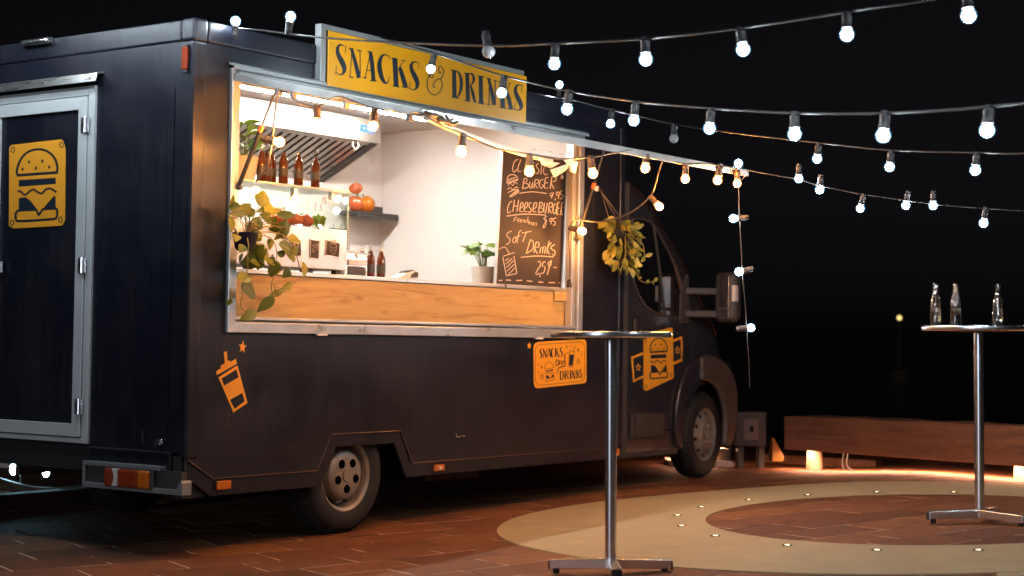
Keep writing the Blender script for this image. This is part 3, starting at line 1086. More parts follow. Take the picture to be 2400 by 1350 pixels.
def prof(mix, inset):
    out = []
    n = len(corner)
    for i in range(n):
        a, c = Vector(corner[i]), Vector(centre[i])
        p = a.lerp(c, mix)
        q0 = Vector(corner[max(i - 1, 0)]).lerp(Vector(centre[max(i - 1, 0)]), mix)
        q1 = Vector(corner[min(i + 1, n - 1)]).lerp(Vector(centre[min(i + 1, n - 1)]), mix)
        tt = (q1 - q0).normalized()
        nn = Vector((-tt.y, tt.x))
        if nn.y < 0 and abs(nn.y) > abs(nn.x):
            nn = -nn
        if nn.x < 0 and abs(nn.x) >= abs(nn.y):
            nn = -nn
        out.append(p - nn * inset)
    for i in (0,):
        out[i].x = 4.49
    return out


SIDE = 0.120
st = [(SIDE, 0, 0.075), (SIDE + 0.012, 0, 0.035), (SIDE + 0.04, 0, 0.010), (SIDE + 0.085, 0.0, 0.0), (0.34, 0.32, 0), (0.52, 0.62, 0), (0.80, 0.90, 0), (1.10, 1.0, 0)]
stations = [(y, prof(m, i)) for y, m, i in st] + [(2.20 - y, prof(m, i)) for y, m, i in reversed(st[:-1])]
sub = []
for y, p in stations:
    sub.append((y, [tuple(q) for q in spline([(q.x, q.y) for q in p], 3)]))
b = MB()
n = len(sub[0][1])
vs = [(q[0], y, q[1]) for y, p in sub for q in p]
fs = [(i * n + j, (i + 1) * n + j, (i + 1) * n + j + 1, i * n + j + 1) for i in range(len(sub) - 1) for j in range(n - 1)]
b.add(vs, fs)
# side skins with the wheel opening cut out
WC = (6.05, 0.445)
WR = 0.430
arc = [(WC[0] + WR * math.cos(a), WC[1] + WR * math.sin(a)) for a in [math.radians(v) for v in range(8, 196, 8)]]
for y, p in (sub[0], sub[-1]):
    ol = list(p) + [(WC[0] + WR + 0.002, 0.40)] + arc + [(5.60, 0.34), (4.49, 0.34)]
    ol = [q for q in ol]
    b.add([(q[0], y, q[1]) for q in ol], [tuple(range(len(ol)))])
b.build("cab_shell", "cab_paint", cab, smooth=True)
# windscreen and bonnet line
ws = MB()
rows = []
for y, p in sub[3:-3]:
    seg = [q for q in p if 1.42 < q[1] < 2.30 and q[0] > 5.0]
    rows.append((y, seg))
k = min(len(r[1]) for r in rows)
vs = [(q[0] + 0.004, y, q[1] + 0.004) for y, s_ in rows for q in s_[:k]]
ws.add(vs, [(i * k + j, (i + 1) * k + j, (i + 1) * k + j + 1, i * k + j + 1) for i in range(len(rows) - 1) for j in range(k - 1)])
ws.build("windscreen", "glass_black", cab, smooth=True)
MB().box(4.5, 0.14, 0.36, 5.58, 2.06, 0.55).build("cab_floor", "underbody", cab)
b = MB()
b.box(5.5, 0.42, 0.36, 6.6, 1.78, 0.95)
b.build("engine_bay", "underbody", cab)
for s_, y0, y1 in ((-1, 0.124, 0.46), (1, 1.74, 2.076)):
    wl_ = MB()
    vs, fs = [], []
    for i, a in enumerate([math.radians(v) for v in range(-10, 196, 8)]):
        for y in (y0, y1):
            vs.append((WC[0] + (WR + 0.004) * math.cos(a), y, WC[1] + (WR + 0.004) * math.sin(a)))
    fs = [(2 * i, 2 * i + 2, 2 * i + 3, 2 * i + 1) for i in range(len(vs) // 2 - 1)]
    wl_.add(vs, fs)
    wl_.build("wheel_liner", "underbody", cab, fix=False)
# wheel arch flare: painted at the back, bare bumper plastic at the front
def smooth_poly(pts, k=3):
    q = spline([Vector(p) for p in pts + pts[:3]], k)
    return [tuple(v) for v in q[k:k * (len(pts) + 1)]]


BC = [(5.842, 0.907), (5.838, 1.091), (5.981, 1.113), (6.203, 1.066), (6.356, 0.975), (6.45, 0.827), (6.47, 0.644), (6.421, 0.425), (6.333, 0.327), (6.255, 0.350), (6.270, 0.54), (6.237, 0.686), (6.140, 0.814), (5.987, 0.885)]
bcs = [BC[0], BC[1]] + [tuple(v) for v in spline([Vector(p) for p in BC[1:9]], 4)][1:] + [tuple(v) for v in spline([Vector(p) for p in BC[9:]], 4)]
pm("bumper_grey", (0.060, 0.050, 0.045), 0.5, var=0.15, vscale=20)
MB().prism(bcs, 'y', 0.062, 0.118).build("bumper_corner", "bumper_grey", cab, bevel=0.022, seg=4)
AF = [(5.835, 1.089), (5.838, 0.906), (5.719, 0.848), (5.603, 0.717), (5.552, 0.526), (5.549, 0.352), (5.494, 0.355), (5.456, 0.529), (5.478, 0.737), (5.563, 0.927), (5.693, 1.049)]
afs = [AF[0]] + [tuple(v) for v in spline([Vector(p) for p in AF[1:6]], 4)] + [tuple(v) for v in spline([Vector(p) for p in AF[6:] + [AF[0]]], 4)][:-1]
MB().prism(afs, 'y', 0.080, 0.119).build("arch_flare", "cab_paint", cab, bevel=0.018, seg=4)
# cab door, its window and seams (drawn on the side skin)
dr = part("cab_door", parent=truck)


def plate(poly, name, mat, par, y0=SIDE - 0.004, y1=SIDE - 0.0005, bevel=0.0):
    return MB().prism(poly, 'y', y0, y1).build(name, mat, par, bevel=bevel)


win = [(4.80, 1.78), (4.80, 2.18), (4.95, 2.190), (5.06, 2.175), (5.16, 2.12), (5.36, 1.945), (5.53, 1.755), (5.66, 1.57), (5.735, 1.43), (5.70, 1.405), (5.35, 1.425), (5.16, 1.445), (5.02, 1.49), (4.90, 1.58), (4.83, 1.68)]
plate(win, "window_glass", "glass_black", dr)
wr_ = win + [win[0]]
MB().tube([(x, SIDE - 0.004, z) for x, z in wr_], 0.011, 6).build("window_seal", "dark_plastic", dr, smooth=True)
MB().tube([(5.11, SIDE - 0.006, 2.155), (5.20, SIDE - 0.006, 1.85), (5.31, SIDE - 0.006, 1.43)], 0.011, 6).build("window_divider", "dark_plastic", dr, smooth=True)
MB().tube([(5.46, SIDE - 0.004, 1.83), (5.55, SIDE - 0.006, 1.66), (5.59, SIDE - 0.006, 1.52), (5.55, SIDE - 0.004, 1.43)], 0.013, 6).build("quarter_trim", "highlight_trim", dr, smooth=True)
seam = [(4.74, 2.25), (4.74, 1.0), (4.75, 0.52), (5.55, 0.50)]
MB().tube([(x, SIDE - 0.0005, z) for x, z in seam], 0.005, 6).build("door_seam", "hole_black", dr)
MB().tube([(x, SIDE - 0.0005, z) for x, z in [(5.80, 1.40), (5.78, 1.15), (5.72, 0.90)]], 0.005, 6).build("door_seam", "hole_black", dr)
plate([(4.80, 1.285), (4.80, 1.39), (4.83, 1.405), (4.93, 1.405), (4.945, 1.39), (4.945, 1.285), (4.92, 1.265), (4.83, 1.265)], "handle_recess", "hole_black", dr)
h = MB().box(4.815, SIDE - 0.030, 1.30, 4.85, SIDE - 0.004, 1.395)
h.build("door_handle", "dark_plastic", dr, bevel=0.008)
plate([(4.88, 0.45), (5.30, 0.462), (5.315, 0.64), (4.87, 0.65)], "side_moulding", "highlight_trim2" if False else "dark_plastic", dr, SIDE - 0.016, SIDE - 0.001, 0.008)
plate([(4.80, 0.45), (4.855, 0.45), (4.845, 0.65), (4.795, 0.65)], "side_moulding", "dark_plastic", dr, SIDE - 0.016, SIDE - 0.001, 0.006)
MB().box(4.55, 0.10, 0.30, 5.52, 0.16, 0.345).build("door_sill", "dark_plastic", dr, bevel=0.012)
MB().box(4.49, 0.0, 0.34, 4.56, 0.12, 2.44).build("cab_joint", "dark_plastic", dr)
# glossy tubes added along the front pillar and roof edge to catch highlights
for yy, off in ((SIDE + 0.030, 0.004), (SIDE + 0.012, -0.030)):
    pth = [(x_, yy, z_ + off) for x_, z_ in [tuple(v) for v in spline(corner, 4)] if 4.52 < x_ < 6.20]
    MB().tube(pth, 0.010, 8).build("pillar_glint", "glass_black", cab, smooth='all')
# headlamp and front bumper face
MB().prism([(6.30, 0.98), (6.52, 0.86), (6.62, 0.90), (6.48, 1.08)], 'y', 0.16, 0.42).build("headlamp", "glass_black", cab, bevel=0.02)
# mirror on two arms, seen from behind
mir = part("wing_mirror", parent=truck)
MB().box(5.790, -0.262, 1.385, 5.93, -0.055, 1.800).build("mirror_housing", "dark_plastic", mir, bevel=0.058, seg=5)
MB().box(5.785, -0.205, 1.505, 5.791, -0.115, 1.765).build("mirror_glass", "mirror_glass", mir, bevel=0.003)
MB().box(5.785, -0.205, 1.415, 5.791, -0.115, 1.480).build("mirror_glass", "mirror_glass", mir, bevel=0.003)
MB().box(5.782, -0.266, 1.555, 5.84, -0.232, 1.690).build("side_indicator", "white_lens", mir, bevel=0.006)
for z in (1.640, 1.452):
    MB().prism([(5.60, SIDE - 0.02), (5.72, SIDE + 0.0), (5.83, -0.07), (5.80, -0.09)], 'z', z - 0.027, z + 0.027).build("mirror_arm", "dark_plastic", mir, bevel=0.008)
MB().prism([(5.52, 1.37), (5.66, 1.37), (5.66, 1.76), (5.62, 1.78), (5.52, 1.60)], 'y', SIDE - 0.026, SIDE - 0.006).build("mirror_foot", "dark_plastic", mir, bevel=0.008)


# -- wheels
def wheel(cx, y0, cz, steer, far, rear):
    wh = part("wheel", (cx, y0, cz), truck, (0, 0, steer + (math.pi if far else 0)))
    R_ = 0.362
    tp = [(0.213, 0.035), (0.226, 0.012), (0.262, 0.0), (0.315, 0.004), (0.343, 0.022), (0.356, 0.045), (R_, 0.060), (R_, 0.092), (R_ - 0.009, 0.094), (R_ - 0.009, 0.102), (R_, 0.104),
          (R_, 0.120), (R_ - 0.009, 0.122), (R_ - 0.009, 0.130), (R_, 0.132), (R_, 0.160), (0.350, 0.185), (0.315, 0.214), (0.262, 0.218), (0.226, 0.206), (0.213, 0.185)]
    b_ = MB().lathe(tp, 48, (0, 0, 0), 'y', closed=True)
    for i in range(44):       # shoulder blocks of the tread
        a = 2 * math.pi * i / 44
        ca, sa = math.cos(a), math.sin(a)
        w_ = 0.0175
        pts = []
        for r, y in ((0.345, 0.016), (0.3655, 0.052), (0.3655, 0.088), (0.352, 0.088)):
            for s_ in (-w_, w_):
                pts.append((r * ca - s_ * sa, y, r * sa + s_ * ca))
        b_.add(pts, [(0, 1, 3, 2), (2, 3, 5, 4), (4, 5, 7, 6), (0, 2, 4, 6), (1, 7, 5, 3)])
    local("tyre", b_.mesh("tyre", True, fix=False), "black_rubber", wh)
    if rear:
        rp_ = [(0.224, 0.010), (0.218, 0.016), (0.206, 0.022), (0.198, 0.040), (0.194, 0.120), (0.180, 0.125), (0.160, 0.060), (0.152, 0.018), (0.145, 0.012)]
        local("rim", MB().lathe(rp_ + [(0.145, 0.13), (0.224, 0.13)], 40, (0, 0, 0), 'y', closed=True).mesh("rim", True), "wheel_silver", wh)
        hc = MB().lathe([(0.144, 0.030), (0.143, 0.014), (0.132, 0.006), (0.100, 0.003), (0.045, 0.000), (0.042, -0.006), (0.0, -0.007)], 40, (0, 0, 0), 'y')
        local("hub_cap", hc.mesh("hub_cap", True), "wheel_silver", wh)
        for i in range(5):
            a = math.radians(90 + 36 + 72 * i)
            hm = MB().lathe([(0.027, -0.0005), (0.027, 0.004), (0.0, 0.0045)], 16, (0.086 * math.cos(a), 0.0005, 0.086 * math.sin(a)), 'y')
            hm.lathe([(0.0, -0.001), (0.027, -0.001)], 16, (0.086 * math.cos(a), 0.0, 0.086 * math.sin(a)), 'y')
            local("lug_hole", hm.mesh("lug_hole", True), "hole_black", wh)
        for i in range(8):
            a = math.radians(22 + 45 * i)
            sl_ = MB().lathe([(0.0, 0.068), (0.019, 0.071), (0.019, 0.080)], 12, (0.172 * math.cos(a), 0, 0.172 * math.sin(a)), 'y')
            local("rim_hole", sl_.mesh("rim_hole"), "hole_black", wh)
    else:
        rp_ = [(0.224, 0.010), (0.218, 0.014), (0.208, 0.020), (0.202, 0.030), (0.194, 0.034), (0.152, 0.008), (0.131, -0.004)]
        local("rim", MB().lathe(rp_ + [(0.131, 0.13), (0.224, 0.13)], 40, (0, 0, 0), 'y', closed=True).mesh("rim", True), "wheel_silver", wh)
        hc = MB().lathe([(0.130, 0.006), (0.128, -0.008), (0.119, -0.015), (0.100, -0.013), (0.040, -0.015), (0.036, -0.024), (0.0, -0.026)], 40, (0, 0, 0), 'y')
        local("hub_cap", hc.mesh("hub_cap", True), "wheel_silver", wh)
        nn = Vector((0.026, -0.042)).normalized()
        for i in range(10):
            a = math.radians(36 * i + 10)
            c, s_ = math.cos(a), math.sin(a)
            # round hole lying on the cone of the rim
            nrm = Vector((c * nn.x, nn.y, s_ * nn.x))
            t1 = Vector((-s_, 0, c))
            t2 = nrm.cross(t1).normalized()
            ctr = Vector((0.173 * c, 0.021, 0.173 * s_)) + nrm * 0.0015
            ring_ = [ctr + t1 * 0.0165 * math.cos(v) + t2 * 0.0165 * math.sin(v) for v in [2 * math.pi * j / 12 for j in range(12)]]
            local("rim_hole", MB().add(ring_, [tuple(range(12))]).mesh("rim_hole", fix=False), "hole_black", wh)
        for i in range(5):
            a = math.radians(72 * i + 18)
            bm_ = MB().lathe([(0.018, -0.010), (0.018, -0.026), (0.012, -0.033), (0.0, -0.035)], 12, (0.075 * math.cos(a), 0, 0.075 * math.sin(a)), 'y')
            local("wheel_bolt", bm_.mesh("wheel_bolt", True), "wheel_silver", wh)
    return wh


wheel(1.405, 0.055, 0.362, 0.0, False, True)
wheel(1.405, W - 0.055, 0.362, 0.0, True, True)
wheel(6.05, 0.140, 0.440, math.radians(5), False, False)
wheel(6.05, 2.06, 0.440, math.radians(5), True, False)

# ---- artwork outlines, millimetres on their own board
ART_SIGN=[["r",[[1174.2,2988.5,1171,2983.2],[1150.8,2993.2,1149.7,2985.6],[1120,2987,1133.4,2978.4],[1099.1,2962.1,1127,2963.1],[1099.4,2929.8,1132.9,2940.1],[1116,2899.6,1154.1,2917.4],[1135.8,2875.3,1178.4,2894.9],[1152.3,2854,1195,2867.6],[1160.9,2836.5,1195.6,2838.3],[1158.3,2822,1175.3,2814.6],[1144.8,2810.5,1146.6,2803.4],[1125.1,2810.2,1122,2806.1],[1108.1,2818.7,1103.8,2815.1]]],["r",[[1183.2,2991.3,1190.3,2992.1],[1180.5,2942.9,1186.1,2943.4]]],["r",[[1104.1,2855.5,1108.8,2855.8],[1096.6,2801.5,1103.6,2802]]],["r",[[1238.7,2966.4,1246.7,2967.3],[1229.4,2804.5,1237.4,2805.3]]],["r",[[1227,2973.8,1253,2982.6],[1260.4,2896.9,1293,2907.2],[1295.2,2804.9,1332.9,2815.9]]],["r",[[1315.2,2977.5,1323.3,2978.7],[1319.9,2832.7,1329.7,2834.1]]],["r",[[1215.9,2973.6,1217.6,2982.3],[1257.6,2975.5,1259.3,2984.3]]],["r",[[1222.1,2801.3,1223.9,2807.8],[1262.3,2801.4,1264,2807.9]]],["r",[[1285.9,2975.4,1287.6,2982],[1336.3,2976.4,1338,2983]]],["r",[[1401.3,2980.6,1433.8,2988.3],[1417.3,2904.3,1455,2912.3],[1433,2809.1,1469.3,2815.9]]],["r",[[1409.6,2975.7,1417.7,2975.8],[1368.5,2820.9,1376.5,2821]]],["r",[[1377.4,2863.8,1378.3,2869.3],[1432.6,2867.1,1433.4,2872.6]]],["r",[[1389.3,2980.4,1391.3,2988.1],[1433.1,2981.3,1435,2989.1]]],["r",[[1349.5,2815.2,1351.5,2821.8],[1385.6,2814.7,1387.6,2821.3]]],["r",[[1418.2,2805.4,1419.6,2813.1],[1477,2807.8,1478.5,2815.5]]],["r",[[1596.7,2988.8,1603.5,2989.5],[1595.6,2966.6,1600.7,2967.1]]],["r",[[1593.4,2986.9,1590.1,2981.4],[1559.6,2992.6,1559.2,2984.9],[1521.5,2981.3,1539,2973.5],[1493.1,2946.5,1527.1,2945.6],[1484.5,2903.7,1526.1,2910.5],[1495.3,2861.6,1537.5,2873.7],[1517.4,2827.3,1550.7,2841.7],[1552.1,2806.5,1567.7,2819.9],[1584.7,2810.7,1577.3,2815.8],[1600.6,2837.2,1594.1,2837.7],[1605.5,2863.1,1601.4,2863]]],["r",[[1629.4,2974.5,1677.1,2982.8],[1646.9,2801.9,1694.7,2809.6]]],["r",[[1619.8,2973.3,1621.8,2981.2],[1678,2974.5,1680,2982.4]]],["r",[[1635.5,2800.1,1637.6,2808],[1699.8,2800.2,1701.9,2808.1]]],["r",[[1736.6,2975.1,1742.5,2973.5],[1684.9,2917.4,1693.6,2915]]],["r",[[1685.6,2923.4,1718.2,2934.7],[1713.1,2865.4,1754.1,2879.2],[1745,2805.8,1786.3,2819.3]]],["r",[[1712.7,2973.6,1714.4,2979.8],[1760.4,2974.3,1762.1,2980.5]]],["r",[[1721.4,2806.3,1723.2,2813.1],[1786.6,2806.9,1788.3,2813.8]]],["r",[[1885.1,2987.6,1882.9,2983],[1857.3,2991.1,1857.5,2983.3],[1823.7,2982.3,1838.7,2973.4],[1801.2,2958.3,1832.4,2959.7],[1804.3,2926.2,1839.6,2937.3],[1821.5,2897.5,1862.4,2915.5],[1842.2,2872.3,1887.1,2890.8],[1859.5,2850.6,1903,2860.7],[1864,2831.1,1894.5,2829.1],[1857.7,2814.7,1866.4,2807.3],[1832.3,2807.1,1830.5,2801.4],[1806.8,2814.2,1803,2809.9]]],["r",[[1886.6,2988.7,1893.6,2989.3],[1882.5,2940.3,1887.8,2940.7]]],["r",[[1808.2,2854.6,1813.4,2854.8],[1796.8,2804.1,1804.6,2804.4]]],["r",[[2029,3008.7,2033.6,3003.7],[1992.1,2991.5,1999.1,2988],[1976.1,2967.9,1985.7,2967.9],[1978.4,2947.1,1988,2949.7],[1992.9,2922.9,2001.8,2926.7],[2017.9,2902.2,2022.9,2908.2],[2047.2,2913,2038.5,2914.9],[2040.3,2930.5,2035.6,2924.5],[2007.8,2923,2014.2,2919],[1984.4,2895.7,1993.8,2895.1],[1976.3,2853.9,1986.1,2855.4],[1991.3,2817.7,1999.9,2821.7],[2029.6,2798.7,2034.8,2804.7],[2069.8,2797.7,2067.3,2803.5],[2112.9,2821.3,2105.2,2824.4],[2138.7,2857.2,2129,2857.8],[2141.7,2887.6,2131.7,2885.4],[2123.7,2912.9,2117.3,2907.3],[2086.3,2908.3,2090.9,2903.3],[2053.2,2883,2061.5,2880.5],[2037.6,2856.5,2047.5,2857.5],[2054.7,2844.1,2056.3,2850.5],[2070.9,2855.8,2063.2,2858.9]]],["r",[[2124.9,2909.1,2116.1,2911.1],[2149.3,2938.6,2139.8,2939.6],[2158,2970,2148,2967.8],[2135.8,2991.6,2128.6,2986.3],[2106.8,2993.9,2111.6,2989],[2092.8,2972.4,2102.8,2973.1],[2099.4,2948.7,2108.3,2952.8],[2122.3,2947.8,2116.5,2952.2],[2128.6,2961.9,2118.8,2962.1]]],["r",[[2241.7,2983.8,2282.8,2989.9],[2248.2,2805.7,2294.9,2812]]],["r",[[2228.4,2982.8,2230.6,2989.9],[2279.9,2983,2282.1,2990.1]]],["r",[[2239.5,2805.5,2241.8,2813.7],[2312.7,2806,2315,2814.2]]],["r",[[2272.9,2985.5,2279.5,2992],[2305.7,2971.9,2322.7,2981.3],[2322.1,2938.2,2351.7,2945.6],[2324.9,2894.4,2358.8,2897.7],[2318.9,2854.9,2344.2,2853.3],[2302.5,2824,2315.1,2820.5],[2286.5,2811.6,2294.1,2807.4]]],["r",[[2384.2,2985.8,2424.1,2992],[2396.5,2803.6,2440.4,2809.9]]],["r",[[2367.5,2980.4,2368.5,2987.5],[2432.4,2985.1,2433.4,2992.3]]],["r",[[2381.2,2800.5,2383.2,2807.6],[2444.3,2800.7,2446.4,2807.8]]],["r",[[2421.7,2986.2,2424.8,2993.3],[2454.3,2982.4,2469.2,2993.5],[2463.4,2961.3,2492.3,2966.1],[2457.7,2934.9,2478.4,2931.2],[2435.6,2913.7,2443.8,2909.8]]],["r",[[2435.4,2906.7,2453.7,2912.3],[2453.3,2855.2,2486.6,2864.8],[2482,2804.6,2504.9,2813.4],[2511.2,2803.7,2514.6,2809.6]]],["r",[[2531.6,2985.4,2576.3,2991.9],[2539.2,2803.8,2587.9,2810.2]]],["r",[[2519,2982.2,2520.8,2989.4],[2595.2,2984.8,2596.9,2992.1]]],["r",[[2526.5,2800.2,2528.5,2808.5],[2601.7,2801.6,2603.8,2810.1]]],["r",[[2647.6,2977.6,2657.5,2978.8],[2647,2808.3,2656.9,2809.4]]],["r",[[2630.2,2977.9,2658.9,2985.9],[2660,2899.4,2698.6,2909.4],[2692.2,2806.9,2736.9,2817.7]]],["r",[[2712.2,2977.2,2722.2,2978.6],[2717,2831.6,2728.9,2833.2]]],["r",[[2618.8,2979.1,2620.8,2986.4],[2671.2,2980.2,2673.2,2987.5]]],["r",[[2626.3,2804.6,2628.3,2810.7],[2668.8,2803.9,2670.9,2809.9]]],["r",[[2694.3,2976.7,2696.2,2982.8],[2741.2,2977,2743.2,2983.1]]],["r",[[2768.5,2973.8,2818.7,2981.9],[2786.1,2800.4,2838.4,2808.2]]],["r",[[2756,2976.6,2758.4,2983.9],[2824.7,2976.6,2827.1,2984]]],["r",[[2775.7,2801.2,2778,2808.5],[2846.5,2800.7,2848.9,2808]]],["r",[[2885.4,2980.2,2892.8,2979],[2839.2,2920.5,2850.2,2918.6]]],["r",[[2837.2,2918.9,2872.4,2928.9],[2860.1,2864.1,2903.4,2875.9],[2886.1,2803.9,2931.6,2815.8]]],["r",[[2867.1,2803.7,2868.9,2809.9],[2931.6,2804.2,2933.4,2810.3]]],["r",[[2862.1,2981,2864.8,2987.1],[2899.9,2979.3,2902.7,2985.5]]],["r",[[3026.7,2987.7,3023.9,2982.8],[2996.8,2991.9,2997.5,2983.5],[2961.4,2981,2981.7,2973.1],[2938.2,2954.4,2974.9,2955.8],[2939.4,2922.6,2981.3,2933.9],[2958.3,2891.5,3005.3,2909.6],[2981.8,2863.8,3033,2882.9],[3003.3,2840.3,3050.4,2850.2],[3008.3,2826.1,3036,2820.7],[2996.6,2814.1,3000.5,2806.3],[2972.2,2811.8,2969,2806.9],[2949.1,2819.6,2944.2,2815.2]]],["r",[[3027.3,2990.5,3035.6,2991.4],[3024.5,2936.5,3030.7,2937.1]]],["r",[[2952.9,2857.8,2959,2858.1],[2940.3,2804.9,2949.5,2805.2]]]]
